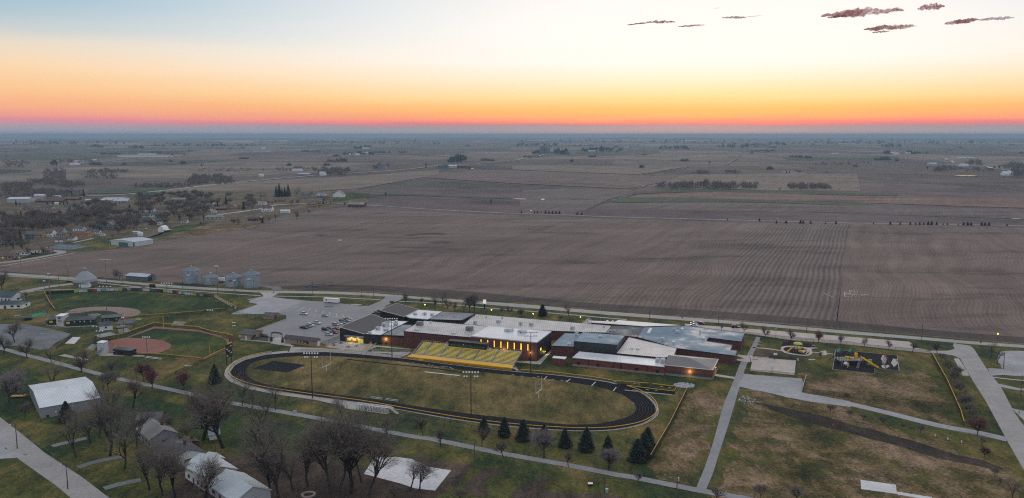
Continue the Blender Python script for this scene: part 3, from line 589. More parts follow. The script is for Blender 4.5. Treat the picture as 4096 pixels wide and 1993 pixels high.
for q in ([(650, 940), (730, 875), (810, 877), (745, 943)], [(585, 1062), (650, 1047), (890, 1098), (860, 1110)], [(955, 1040), (1000, 1030), (1450, 1060), (1450, 1072), (1000, 1062)], [(1160, 770), (1230, 755), (1340, 765), (1310, 785), (1180, 785)], [(460, 745), (500, 735), (600, 765), (950, 755), (960, 765), (650, 780), (470, 760)], [(1845, 1165), (1860, 1155), (1930, 1160), (1910, 1172)]):
    poly('concrete_slab', GL('Q1', *q), M_CONC if q[0][0] != 650 else M_SLAB, 2.4)
poly('practice_mat', GL('Q1', (190, 672), (400, 628), (490, 640), (280, 690)), mat('green_turf_mat', (.02, .22, .12), .9, var=.1), 2.4)
# school surrounds and playground
poly('terrace', GL('Q3', (0, 600), (148, 545), (150, 540), (460, 572), (385, 640), (200, 625)), M_CONC, 2.8)
poly('walkway', GL('Q3', (450, 575), (860, 618), (865, 628), (520, 598), (400, 650), (380, 645)), M_CONC, 2.7)
poly('walkway', GL('Q3', (460, 645), (860, 650), (840, 672), (770, 700), (640, 665), (480, 655)), M_CONC, 2.75)
poly('walkway', GL('Q4', (130, 738), (370, 745), (505, 640), (510, 655), (405, 775), (130, 750)), M_CONC, 2.7)
poly('walkway', GL('Q5', (650, 745), (855, 775), (850, 795), (645, 765)), M_CONC_P, 2.7)
poly('walkway', GL('Q5', (880, 550), (960, 560), (1200, 580), (1100, 600), (1010, 625), (950, 625), (870, 610), (870, 595), (950, 590), (870, 565)), M_CONC_P, 2.75)
strip('sidewalk', GL('Q5', (1030, 480), (1180, 490), (1320, 512)), 1.8, M_CONC_P, 2.6)
strip('sidewalk', GL('Q5', (1620, 525), (1850, 546)), 1.4, M_CONC_P, 2.6)
poly('basketball_court', GL('Q5', (1035, 575), (1465, 610), (1447, 757), (1003, 712)), M_CONC_P, 2.9)
poly('play_surface', GL('Q5', (1330, 420), (1450, 420), (1600, 440), (1640, 458), (1640, 480), (1500, 475), (1320, 478)), M_RUBBER, 2.6)
poly('play_kerb', GL('Q5', (1325, 470), (1450, 462), (1580, 480), (1640, 478), (1685, 485), (1620, 495), (1628, 540), (1560, 562), (1400, 545), (1320, 515)), M_CONC_P, 2.9, 3)
poly('play_surface', GL('Q5', (1350, 480), (1440, 474), (1570, 495), (1598, 520), (1585, 545), (1530, 552), (1400, 532), (1345, 505)), M_RUBBER, 3.2, 3)
poly('concrete_slab', GL('Q5', (1705, 515), (1765, 510), (1778, 555), (1715, 560)), M_CONC_P, 2.9)
PG = GL('Q6', (118, 627), (730, 683), (750, 835), (507, 812), (507, 866), (90, 822))
poly('play_kerb', [p + (p - sum(PG, Vector()) / 6).normalized() * .35 for p in PG], M_CONC_P, 2.7)
poly('play_surface', PG, M_RUBBER, 3.0)
poly('tennis_court', GL('N1', (760, 975), (1000, 905), (1540, 945), (1180, 1000)), mat('blue_green_court', (.08, .14, .17), .6, var=.15), 2.2)
# puddles and ponds
def puddle(f, x, y, w_, h_, name='puddle', lev=4.2):
    rp = random.Random(int(x * 7 + y)); c = []
    for k in range(14):
        a = 2 * math.pi * k / 14; r = .7 + .5 * rp.random(); c.append((x + w_ * r * math.cos(a), y + h_ * r * math.sin(a)))
    vs = []
    for q in c:
        p = G(f, *q); vs.append((p.x, p.y, p.z + (lift(p, lev))))
    struct(mesh(name, vs, [tuple(range(13, -1, -1))], M_WATER))
for a in (('Q1', 40, 795, 45, 8), ('Q1', 250, 812, 35, 5), ('Q1', 425, 843, 32, 6), ('Q1', 565, 837, 16, 3), ('Q2', 1438, 624, 12, 4), ('Q2', 1455, 674, 18, 6), ('Q2', 1245, 699, 9, 3), ('Q2', 1070, 793, 13, 3), ('Q2', 1090, 548, 8, 4), ('Q2', 1820, 550, 60, 6), ('Q2', 1540, 570, 70, 7),
          ('Q5', 1560, 520, 38, 24), ('Q5', 1045, 600, 35, 10), ('Q5', 1620, 602, 38, 7), ('Q5', 1170, 577, 22, 4), ('Q6', 600, 725, 26, 40), ('Q6', 615, 795, 46, 18), ('Q6', 705, 755, 32, 40), ('B1', 235, 855, 20, 6), ('B5', 1675, 665, 32, 5), ('B5', 1960, 460, 40, 14), ('B5', 1315, 590, 18, 4),
          ('T2', 840, 1056, 24, 4), ('T3', 310, 648, 24, 5), ('T3', 80, 645, 70, 3), ('T3', 190, 758, 8, 5), ('T4', 2000, 414, 120, 5), ('T4', 2490, 845, 50, 2), ('T2', 2150, 344, 40, 3)):
    puddle(*a)

rg = random.Random(12)
for k in range(46):        # water standing between the rows
    if k < 34: x, y = 200 + rg.random() * 150, 35 + rg.random() * 65; w_, h_ = 3.5, 7
    elif k < 40: x, y = 5 + (k - 34) * 18, 62 + (k - 34) * 8; w_, h_ = 8, 3
    else: x, y = 375 + (k - 40) * 12, 70 + rg.random() * 10; w_, h_ = 3, 5
    puddle('Q6', x, y, w_ * rg.uniform(.6, 1.2), h_ * rg.uniform(.5, 1.1))
for k in range(0): puddle('T3', 1870 + k * 60 + rg.random() * 20, 905 + k * 7, 5, 1.5)

for q in ([(1500, 1010), (1740, 990), (1900, 1000)], [(1760, 1085), (1850, 1075), (1950, 1082)], [(600, 1010), (700, 1000)]): strip('damp_hollow', GL('T2', *q), 14, M_FIELD_D, 1.2)
patch('green_verge', 'S', [(640, 940), (700, 905), (850, 890)], [(500, 975), (650, 948), (820, 900)], M_GRASS_G, 1.9, 10, 4)
poly('town_green', GL('N1', (880, 960), (1100, 880), (1560, 800), (1900, 760), (2000, 830), (2000, 960), (1700, 1010), (1400, 1030), (1260, 1035), (1150, 1010)), M_GRASS, 1.5)
poly('town_green', GL('N1', (300, 1150), (800, 1000), (1000, 1040), (960, 1075), (500, 1140), (330, 1170)), M_GRASS_G, 1.6)
# ---------------------------------------------------------------- school
ROOF_W = roof_mat('white_membrane_roof', (.66, .68, .71), .35, .2)
ROOF_G = roof_mat('grey_membrane_roof', (.24, .245, .27), .7, .2, spec=.15)
ROOF_B = roof_mat('blue_grey_membrane_roof', (.20, .27, .33), .75, .2, spec=.15)
ROOF_D = roof_mat('dark_grey_membrane_roof', (.11, .12, .14), .7, .2, spec=.15)
ROOF_SEAM = seam_mat('standing_seam_roof', (.50, .48, .48, 1), (.30, .30, .31, 1), 1.2, 0, .45, .12, .2)
ROOF_SEAM_W = seam_mat('pale_standing_seam_roof', (.58, .56, .55, 1), (.44, .44, .44, 1), 1.2, 0, .45, .1, .18)
ROOF_BLK = seam_mat('black_standing_seam_roof', (.055, .052, .056, 1), (.02, .02, .02, 1), .9, 0, .6, .1)
ROOF_SLATE = seam_mat('grey_seamed_roof', (.17, .17, .185, 1), (.06, .06, .06, 1), .8, 0, .5, .2)
school = thing('school_building', 'large single storey brick and black school complex with pale flat roofs behind the grandstand', 'school', G('Q4', 300, 745))
SO = school.location.copy()
def local(pts, o): return [Vector(p) - o for p in pts]
def block(par, O, roof, wm, rm, h_base=0.0, fascia=None, fh=.5, lab=None, ft=.22, ridge=None):
    n = len(roof); r = local(roof, O); mb = MB()
    a = sum(r[i].x * r[(i + 1) % n].y - r[(i + 1) % n].x * r[i].y for i in range(n))
    if a < 0: r = r[::-1]
    for i in range(n):
        p, q = r[i], r[(i + 1) % n]
        mb.add([(p.x, p.y, h_base), (q.x, q.y, h_base), (q.x, q.y, q.z - .05), (p.x, p.y, p.z - .05)], [(0, 1, 2, 3)])
    w = mb.build('wall', wm, par)
    if lab: w['label'] = lab
    if ridge:
        A, B = local(ridge, O); rb = MB(); rb.add([*r, A, B], ridge_faces(r, A, B)); rf = rb.build('roof', rm, par)
    else:
        rb = MB(); rb.add([(p.x, p.y, p.z) for p in r], [tuple(range(n))]); rf = rb.build('roof', rm, par)
    if fascia:
        fb = MB()
        for i in range(n):
            p, q = r[i].copy(), r[(i + 1) % n].copy(); off = Vector(((q - p).y, -(q - p).x, 0)).normalized() * .04
            fb.bar(p + off + Vector((0, 0, .12 - fh / 2)), q + off + Vector((0, 0, .12 - fh / 2)), ft, fh)
        fb.build('fascia', fascia, rf)
    return w, rf
def ridge_faces(r, A, B):
    n = len(r); i = n; j = n + 1
    return [(0, 1, j, i), (1, 2, j), (2, 3, i, j), (3, 0, i)]
def Z(z, f, *pts): return [G(f, a, b, z) for a, b in pts]
def W(lst): return [G(f, a, b, z) for f, a, b, z in lst]
M_FASW = mat('white_coping', (.62, .62, .63), .5, var=.04)
M_FASB = mat('black_fascia', (.014, .014, .016), .5, var=.05)
M_FASR = mat('red_brown_fascia', (.10, .03, .028), .6, var=.05)
# black mono-pitch wing by the terrace
roofA = W([('Q3', 148, 398, 8.1), ('Q3', 400, 468, 5.4), ('Q3', 665, 338, 5.4), ('Q3', 460, 268, 8.1)])
block(school, SO, roofA, M_BLACK, ROOF_BLK, fascia=M_FASW, fh=.25, lab='black metal clad wall of the sloping wing by the terrace')
roofB = W([('Q3', 402, 468, 5.4), ('Q3', 560, 478, 5.4), ('Q3', 835, 340, 5.4), ('Q3', 670, 334, 5.4)])
block(school, SO, roofB, M_BLACK, ROOF_W, fascia=M_FASB, fh=.5)
roofC = W([('Q3', 545, 476, 5.2), ('Q3', 790, 487, 5.2), ('Q3', 872, 376, 5.2), ('Q3', 768, 374, 5.2)])
block(school, SO, roofC, M_BRICK, ROOF_G, fascia=M_FASB, fh=1.0)
fl, fr_, br = G('Q3', 790, 440, 9), G('Q3', 1465, 503, 9), G('Q3', 1640, 392, 9); bl = fl + br - fr_
block(school, SO, [fl, fr_, br, bl], M_BRICK_D, ROOF_SEAM, fascia=M_FASB, fh=.35, ridge=[(fl + bl) / 2 + Vector((0, 0, .7)), (fr_ + br) / 2 + Vector((0, 0, .7))])
for k in range(7):
    p = fl.lerp(fr_, .13 + k * .125) - SO; d = (fr_ - fl).normalized(); off = Vector((d.y, -d.x, 0)) * .18
    MB().bar(Vector((p.x, p.y, 0)) + off, Vector((p.x, p.y, 8.6)) + off, .5, .3).build('pilaster', M_BRICK, school)
roofE = W([('Q3', 1380, 375, 5), ('Q4', 512, 436, 5), ('Q4', 1060, 455, 5), ('Q4', 1120, 385, 5), ('Q3', 1510, 268, 5)])
block(school, SO, [p for p in roofE], M_BRICK_D, ROOF_SEAM, fascia=M_FASB, fh=.3)
block(school, SO, W([('Q3', 1040, 320, 6), ('Q3', 1370, 330, 6), ('Q3', 1505, 262, 6), ('Q3', 1180, 243, 6)]), M_BRICK_D, ROOF_G, fascia=M_FASB, fh=1.4)
block(school, SO, W([('Q3', 850, 305, 5.2), ('Q3', 1033, 319, 5.2), ('Q3', 1172, 243, 5.2), ('Q3', 935, 226, 5.2), ('Q3', 812, 288, 5.2)]), M_BLACK, ROOF_W, fascia=M_FASW, fh=.4)
block(school, SO, W([('Q3', 550, 230, 8), ('Q3', 795, 293, 5.4), ('Q3', 940, 222, 5.4), ('Q3', 715, 158, 8)]), M_BLACK, ROOF_BLK, fascia=M_FASW, fh=.25, lab='black metal clad wall of the rear sloping wing')
gfl, gfr, gbr = G('Q3', 1465, 488, 9.9), G('Q4', 370, 550, 9.9), G('Q4', 513, 441, 9.9); gbl = gfl + gbr - gfr
gw, gr = block(school, SO, [gfl, gfr, gbr, gbl], M_BRICK, ROOF_W, fascia=M_FASW, fh=.5, lab='tall red brick gymnasium wall with lit yellow strips')
# black side of the gymnasium
q0, q1 = gfr - SO, gbr - SO; d = (q1 - q0).normalized(); off = Vector((d.y, -d.x, 0)) * .06
MB().add([Vector((q0.x, q0.y, .1)) + off, Vector((q1.x, q1.y, .1)) + off, q1 + off - Vector((0, 0, .5)), q0 + off - Vector((0, 0, .5))], [(0, 1, 2, 3)]).build('black_cladding', M_BLACK, school)
block(school, SO, W([('Q4', 512, 585, 5.9), ('Q4', 737, 595, 5.9), ('Q4', 832, 465, 5.9), ('Q4', 650, 460, 5.9)]), M_BRICK_D, ROOF_B, fascia=M_FASB, fh=.35)
kfl, kfr, kbr, kbl = W([('Q4', 740, 540, 8.6), ('Q4', 1172, 577, 8.6), ('Q4', 1253, 482, 8.6), ('Q4', 830, 447, 8.6)])
block(school, SO, [kfl, kfr, kbr, kbl], mat('charcoal_panel', (.035, .038, .042), .6, var=.1), ROOF_B, h_base=3.6, fascia=M_FASB, fh=.3, ft=.15)
block(school, SO, [p + Vector((0, 0, -4.9)) for p in (kfl, kfr, kbr, kbl)], M_BRICK_D, ROOF_B)
lfl, lfr, lbl = W([('Q4', 728, 705, 4.2), ('Q4', 1648, 798, 4.2), ('Q4', 795, 645, 4.2)]); lbr = lfr + lbl - lfl
block(school, SO, [lfl, lfr, lbr, lbl], M_BRICK, ROOF_W, fascia=M_FASW, fh=.22)
mfl, mfr, mbr = W([('Q4', 1645, 778, 4.9), ('Q5', 628, 702, 4.9), ('Q5', 684, 596, 4.9)]); mbl = mfl + mbr - mfr
ra, rb_ = G('Q5', 175, 556, 7.2), G('Q5', 392, 578, 7.2)
mc = (mfl + mbl) / 2; ra = Vector((mc.x, mc.y, 7.3)); rb_ = G('Q5', 392, 578, 7.3)
block(school, SO, [mfl, mfr, mbr, mbl], M_BRICK, ROOF_SLATE, fascia=M_FASW, fh=.25, ft=.3, ridge=[ra, rb_], lab='red brick end wing wall under the hipped grey roof')
block(school, SO, W([('Q4', 1165, 662, 4.8), ('Q4', 1645, 706, 4.8), ('Q4', 1745, 684, 5.0), ('Q4', 1772, 608, 5.6), ('Q4', 1292, 500, 6.4)]), M_BRICK_D, ROOF_SEAM_W, fascia=M_FASB, fh=.25)
block(school, SO, W([('Q4', 1375, 498, 5), ('Q5', 270, 485, 4.9), ('Q5', 855, 560, 4.8), ('Q5', 870, 510, 4.8), ('Q5', 805, 500, 4.8), ('Q5', 825, 452, 4.8), ('Q5', 563, 413, 4.8), ('Q5', 585, 378, 4.8), ('Q5', 912, 418, 4.8), ('Q5', 948, 332, 4.8), ('Q5', 345, 258, 5), ('Q4', 1452, 391, 5)]),
      M_BRICK_D, ROOF_B, fascia=M_FASB, fh=.5)
block(school, SO, W([('Q4', 1060, 456, 5.1), ('Q4', 1368, 497, 5.1), ('Q4', 1448, 392, 5.1), ('Q4', 1128, 385, 5.1)]), M_BRICK_D, ROOF_D)
block(school, SO, W([('Q4', 875, 352, 5.4), ('Q4', 1450, 392, 5.4), ('Q4', 1850, 381, 5.2), ('Q4', 1185, 326, 6.6), ('Q4', 1150, 343, 6.4), ('Q4', 895, 331, 6.4)]), M_BRICK_D, roof_mat('glossy_membrane_roof', (.8, .76, .74), .16), fascia=M_FASR, fh=.7)
block(school, SO, W([('Q4', 525, 706, 3.6), ('Q4', 652, 718, 3.6), ('Q4', 667, 698, 3.6), ('Q4', 540, 688, 3.6)]), M_BRICK, ROOF_W, fascia=M_FASW, fh=.3)
# pale foundation bands
for a, b in ((lfl, lfr), (mfl, mfr), (mfr, mbr)):
    a2, b2 = Vector((a.x, a.y, 0)) - SO, Vector((b.x, b.y, 0)) - SO; d = (b2 - a2).normalized(); off = Vector((d.y, -d.x, 0)) * .06
    a2.z = b2.z = 0; MB().bar(a2 + off + Vector((0, 0, .5)), b2 + off + Vector((0, 0, .5)), .14, 1.0).build('foundation', M_PINKB, school)
def wall_box(par, O, a, b, f, x0, y0, x1, y1, m, name, proud=.06, frame=None, lab=None):
    """a door or window: photo rectangle on the upright plane a-b"""
    p0 = on_wall(a, b, f, x0, y1); p1 = on_wall(a, b, f, x1, y1); zt = on_wall(a, b, f, x0, y0).z; zb = max(.05, min(p0.z, p1.z))
    d = Vector((b.x - a.x, b.y - a.y, 0)).normalized(); s0 = (p0 - a).dot(d); s1 = (p1 - a).dot(d); off = Vector((d.y, -d.x, 0))
    A = Vector((a.x, a.y, 0)); pa = A + d * s0 - O; pb = A + d * s1 - O; zm = (zb + zt) / 2; hh = max(.2, zt - zb); pa.z = pb.z = zm - O.z
    o = MB().bar(pa + off * proud / 2, pb + off * proud / 2, proud, hh).build(name, m, par)
    if lab: o['label'] = lab
    if frame:
        fb = MB(); up = Vector((0, 0, hh / 2)); pr = off * (proud / 2 + .02)
        for q, r_ in ((pa - up, pb - up), (pa + up, pb + up), (pa - up, pa + up), (pb - up, pb + up), ((pa + pb) / 2 - up, (pa + pb) / 2 + up)): fb.bar(q + pr, r_ + pr, .12, .12)
        fb.build('frame', frame, o)
    return o
for x0, y0, x1, y1 in ((200, 712, 247, 750), (268, 718, 313, 757), (425, 735, 472, 772), (492, 742, 542, 780), (562, 750, 610, 790)):
    wall_box(school, SO, mfl, mfr, 'Q5', x0, y0, x1, y1, M_GLASS_G, 'window', .08, M_FASB)
for x0, y0, x1, y1 in ((770, 747, 800, 775), (968, 767, 998, 797), (1355, 808, 1385, 836), (1565, 830, 1595, 858)):
    wall_box(school, SO, lfl, lfr, 'Q4', x0, y0, x1, y1, M_GLASS, 'window', .08, M_FASB)
for x0, y0, x1, y1 in ((1132, 775, 1143, 813), (1212, 782, 1222, 822)): wall_box(school, SO, lfl, lfr, 'Q4', x0, y0, x1, y1, M_FASB, 'door')
for x in (887, 1203, 1470): wall_box(school, SO, lfl, lfr, 'Q4', x, 722 + (x - 887) * .11, x + 6, 800 + (x - 887) * .11, M_FASB, 'downpipe', .12)
for x, y in ((1565, 522), (1632, 528), (1697, 535), (1764, 542), (1831, 547), (1898, 558), (1966, 562)):
    wall_box(school, SO, gfl, gfr, 'Q3', x - 4, y, x + 4, y + 63, M_STRIPY, 'light_strip', .1, lab='lit yellow vertical strip on the brick gymnasium wall')
for x, y in ((10, 542), (77, 549), (143, 556), (211, 563), (280, 570)):
    if x > 20: wall_box(school, SO, gfl, gfr, 'Q4', x - 4, y, x + 4, y + 62, M_STRIPY, 'light_strip', .1)
wall_box(school, SO, gfl, gfr, 'Q4', 290, 697, 316, 743, M_FASB, 'door')
wall_box(school, SO, gfr, gbr, 'Q4', 404, 610, 412, 628, M_LAMPY, 'light_strip', .1)
C0, C1 = roofC[0], roofC[1]; C0 = Vector((C0.x, C0.y, 0)); C1 = Vector((C1.x, C1.y, 0))
wall_box(school, SO, C0, C1, 'Q3', 601, 545, 621, 586, M_FASB, 'door')
A0, A1 = [Vector((p.x, p.y, 0)) for p in roofA[:2]]
# recessed canteen front: lit brick, windows, door and canopy
M_LBRICK = mat('orange_brick', (.28, .12, .07), .9, var=.12, scale=3)
wall_box(school, SO, A0, A1, 'Q3', 208, 492, 388, 545, M_LBRICK, 'brick_front', .08)
wall_box(school, SO, A0, A1, 'Q3', 224, 502, 258, 532, mat('lit_window', (.5, .4, .2), .3, emit=(1, .72, .3, 1), es=.28), 'window', .14, M_TAN)
wall_box(school, SO, A0, A1, 'Q3', 280, 506, 314, 536, MATS['lit_window'], 'window', .14, M_TAN)
wall_box(school, SO, A0, A1, 'Q3', 334, 512, 386, 556, mat('lit_door', (.3, .3, .1), .2, emit=(1, .75, .15, 1), es=.35), 'entrance_door', .14, M_FASB)
pa = on_wall(A0, A1, 'Q3', 205, 478) - SO; pb = on_wall(A0, A1, 'Q3', 395, 496) - SO; d = (A1 - A0).normalized(); off = Vector((d.y, -d.x, 0)); zc = (pa.z + pb.z) / 2; pa.z = pb.z = zc
MB().bar(pa + off * 1.0, pb + off * 1.0, 2.0, .3).build('canopy', ROOF_B, school)
def lamp_at(par, O, a, b, f, x, y, e=130, r=.2, col=(1, .90, .28), proud=.9, lab=None, cat=None):
    p = on_wall(a, b, f, x, y); d = Vector((b.x - a.x, b.y - a.y, 0)).normalized(); off = Vector((d.y, -d.x, 0)); q = p + off * .15 - O
    mb = MB(); mb.rings(q - Vector((0, 0, .12)), [(.02, 0), (r, .06), (r, .2), (.05, .28)], 8); o = mb.build('wall_lamp', M_LAMPY, par)
    l = bpy.data.lights.new('wall_lamp_light', 'POINT'); l.energy = e; l.color = col; l.shadow_soft_size = .1
    lo = bpy.data.objects.new('wall_lamp_light', l); C.objects.link(lo); lo.location = p + off * proud + Vector((0, 0, -.35))
lamp_at(school, SO, gfl, gfr, 'Q3', 1792, 628); lamp_at(school, SO, gfl, gfr, 'Q4', 38, 625); lamp_at(school, SO, gfl, gfr, 'Q4', 308, 651)
lamp_at(school, SO, C0, C1, 'Q3', 611, 515, 260); lamp_at(school, SO, mfl, mfr, 'Q5', 400, 712, 260); lamp_at(school, SO, mfr, mbr, 'Q5', 657, 680, 120)
lamp_at(school, SO, A0, A1, 'Q3', 268, 502, 200, proud=1.2); lamp_at(school, SO, A0, A1, 'Q3', 330, 506, 160, proud=1.2)
lamp_at(school, SO, gfr, gbr, 'Q4', 450, 640, 140)
# roof plant
hv = 0
def unit(f, x, y, wpx, hpx, z, dpx=None, m=None, name='hvac_unit'):
    """box on a roof of height z; x,y = photo position of its foot centre, wpx/hpx its apparent size"""
    p = G(f, x, y, z); s = mpp(p) * FR[f][2]; w_ = wpx * s; h_ = hpx * s * .8; d_ = (dpx or wpx) * s * .8
    p = p - SO; ax = (gfr - gfl).normalized(); ay = Vector((-ax.y, ax.x, 0)); c = p + ay * d_ / 2; mb = MB()
    mb.bar(c - ax * w_ / 2 + Vector((0, 0, h_ / 2)), c + ax * w_ / 2 + Vector((0, 0, h_ / 2)), d_, h_)
    mb.bar(c - ax * w_ * .42 + Vector((0, 0, h_ + .1)), c + ax * w_ * .42 + Vector((0, 0, h_ + .1)), d_ * .8, .2)
    o = mb.build(name, m or M_PALEW, school)
    q = c - ay * (d_ / 2 + .02); MB().bar(q + Vector((0, 0, h_ * .25)), q + Vector((0, 0, h_ * .75)), w_ * .7, .05, up=ax).build('louvre', M_GALV_D, o)
for u in (('Q3', 595, 398, 62, 48, 5.4), ('Q3', 523, 432, 40, 38, 5.4), ('Q3', 603, 440, 42, 28, 5.4), ('Q3', 437, 465, 22, 20, 5.4), ('Q3', 455, 466, 18, 18, 5.4), ('Q3', 702, 388, 38, 34, 5.4), ('Q3', 708, 348, 30, 16, 5.4),
          ('Q3', 897, 278, 28, 26, 5.2), ('Q3', 998, 281, 28, 32, 5.2), ('Q3', 1067, 288, 28, 30, 5.2), ('Q3', 1130, 285, 16, 20, 6), ('Q3', 1178, 285, 18, 20, 6), ('Q3', 1296, 292, 16, 16, 6), ('Q3', 1355, 304, 12, 7, 6),
          ('Q3', 1502, 372, 32, 40, 5), ('Q3', 1733, 356, 40, 30, 5), ('Q3', 1775, 312, 14, 18, 5), ('Q3', 1615, 300, 14, 14, 5), ('Q3', 1957, 378, 30, 34, 5), ('Q4', 203, 376, 26, 32, 5), ('Q4', 308, 386, 40, 36, 5), ('Q4', 722, 424, 40, 36, 5), ('Q4', 1042, 402, 18, 18, 5),
          ('Q3', 1832, 448, 78, 32, 9.9), ('Q3', 1965, 462, 76, 34, 9.9), ('Q4', 690, 577, 46, 14, 5.9), ('Q4', 760, 482, 16, 20, 5.9), ('Q4', 1003, 500, 34, 14, 8.7), ('Q4', 1575, 752, 40, 46, 4.3), ('Q4', 1628, 762, 50, 50, 4.3),
          ('Q4', 1105, 440, 20, 14, 5.1), ('Q4', 1142, 442, 26, 14, 5.1), ('Q4', 1433, 514, 14, 22, 5), ('Q4', 1742, 436, 24, 28, 5), ('Q4', 1776, 462, 34, 32, 5), ('Q4', 1628, 540, 36, 38, 5), ('Q5', 500, 322, 16, 18, 5)): unit(*u)
for u in (('Q3', 938, 385, 62, 44, 9.6), ('Q3', 1438, 438, 66, 50, 9.6)): unit(*u, m=mat('rusty_grey_unit', (.22, .21, .22), .6, var=.25, scale=4))
for u in (('Q3', 1055, 353, 24, 10, 9.6), ('Q3', 912, 430, 46, 8, 9.2), ('Q3', 1285, 465, 50, 8, 9.2), ('Q3', 1408, 457, 34, 10, 9.2), ('Q3', 1495, 410, 32, 6, 9.2)): unit(*u)
def skylight(f, x, y, w_, z):
    p = G(f, x, y, z) - SO; s = mpp(p + SO) * FR[f][2]; r = w_ * s / 2; mb = MB(); mb.rings(p, [(r, 0), (r, .15), (r * .85, .5), (r * .5, .85), (.05, 1.0)], 10); mb.build('skylight', M_WHITE, school, True)
for a in (('Q4', 1488, 458, 40, 5), ('Q4', 1495, 444, 40, 5), ('Q4', 1502, 432, 40, 5), ('Q4', 1510, 422, 38, 5), ('Q4', 1826, 420, 34, 5), ('Q4', 1740, 550, 34, 5), ('Q5', 536, 386, 42, 5), ('Q4', 1076, 344, 34, 6), ('Q4', 1128, 348, 30, 6), ('Q4', 1322, 612, 34, 5.6), ('Q4', 1380, 616, 34, 5.6)): skylight(*a)
rv = random.Random(5)
for k in range(22):
    f, x, y, z = rv.choice([('Q3', 640 + rv.random() * 120, 360 + rv.random() * 40, 5.4), ('Q3', 880 + rv.random() * 180, 250 + rv.random() * 40, 5.2), ('Q4', 1300 + rv.random() * 500, 420 + rv.random() * 80, 5.1)])
    p = G(f, x, y, z) - SO; MB().tube(p, p + Vector((0, 0, .6)), .14, .14, 6).build('vent_pipe', M_GALV_D, school)
p = G('Q4', 922, 455, 8.7) - SO; MB().tube(p, p + Vector((0, 0, 5)), .06, .04, 5).build('antenna_mast', M_DKPOLE, school)
# steam from the boiler flue
st = MB(); p0 = G('Q4', 752, 478, 6.4); ctr = []
for k in range(7):
    t = k / 6; c = p0 + Vector((t * 8.0, t * 7.5, .8 + t * 5.0)); ctr.append((c, .7 + 1.5 * t + .35 * math.sin(k * 2.1)))
vs = []; fs = []
for c, r in ctr:
    for k in range(10):
        a = 2 * math.pi * k / 10; vs.append(c + Vector((math.cos(a) * r * .8, 0, math.sin(a) * r)))
for j in range(6):
    for k in range(10): fs.append((j * 10 + k, j * 10 + (k + 1) % 10, j * 10 + 10 + (k + 1) % 10, j * 10 + 10 + k))
fs += [tuple(range(9, -1, -1)), tuple(60 + k for k in range(10))]
ms = bpy.data.materials.new('steam'); ms.use_nodes = True; t_ = ms.node_tree; t_.nodes.clear(); g_ = nd(t_, 'ShaderNodeNewGeometry')
n_ = nz_at(t_, g_.outputs['Position'], .8, 4, .6); df_ = nd(t_, 'ShaderNodeBsdfDiffuse', ins={0: (.95, .88, .86, 1)}); tl_ = nd(t_, 'ShaderNodeBsdfTranslucent', ins={0: (.95, .88, .86, 1)}); tp_ = nd(t_, 'ShaderNodeBsdfTransparent')
mx_ = nd(t_, 'ShaderNodeMixShader'); t_.links.new(df_.outputs[0], mx_.inputs[1]); t_.links.new(tl_.outputs[0], mx_.inputs[2])
m2_ = nd(t_, 'ShaderNodeMixShader'); t_.links.new(ramp(t_, n_, [(.42, (.02, .02, .02, 1)), (.62, (.75, .75, .75, 1))]), m2_.inputs[0]); t_.links.new(tp_.outputs[0], m2_.inputs[1]); t_.links.new(mx_.outputs[0], m2_.inputs[2])
o_ = nd(t_, 'ShaderNodeOutputMaterial'); t_.links.new(m2_.outputs[0], o_.inputs[0])
tag(mesh('steam_plume', vs, fs, ms, smooth=True), 'pale steam drifting off the flue on the flat roof', 'steam', kind='stuff')
# ---------------------------------------------------------------- grandstand
BF0, BF1 = G('Q3', 772, 712), G('Q3', 1888, 836)
gax = (BF1 - BF0).normalized(); gay = Vector((-gax.y, gax.x, 0)); GLEN = (BF1 - BF0).length
GZ = math.atan2(gax.y, gax.x)
def along(f, x, y, z=0): p = G(f, x, y, z) - BF0; return p.dot(gax), p.dot(gay)
gs = thing('grandstand', 'long aluminium grandstand with yellow seats and black press box beside the track', 'grandstand', BF0, GZ)
print('GRAND', GLEN, along('Q3', 905, 560, 5.5), along('Q3', 1900, 660, 5.5), along('Q3', 905, 590, 4.3), along('Q3', 1590, 655, 4.5), along('Q3', 860, 665, 1.4), mpp(BF0))
x0, x1 = 4.5, GLEN - 1.0; NR_ = 11; yb0 = 4.2; dp = .95; rz0 = 1.75; rise = .36
mb = MB(); mb.add([(0, .2, .0), (GLEN - .5, .2, 0), (GLEN - .5, .2, 1.3), (2.5, .2, 1.3)], [(0, 1, 2, 3)]); mb.add([(0, .2, 0), (2.5, .2, 1.3), (2.5, 1.0, 1.35), (0, 1.0, 0)], [(0, 1, 2, 3)])
mb.add([(2.5, .2, 1.3), (GLEN - .5, .2, 1.3), (GLEN - 1.5, 3.3, 1.75), (4.0, 3.3, 1.75)], [(0, 1, 2, 3)]); mb.build('yellow_skirt', M_YEL, gs)
mb = MB(); mb.box(x0 - 1.5, x1, 3.3, yb0 + .2, 1.5, 1.7); mb.build('front_walkway', M_ALU, gs)
mb = MB()
for r in range(NR_):
    z = rz0 + r * rise; y = yb0 + r * dp; mb.box(x0, x1, y, y + dp, z - .25, z)
mb.build('deck', M_GALV_D, gs, stuff=True)
cols = [0, .10, .27, .43, .60, .78, 1.0]; s_ = MB(); seats = []
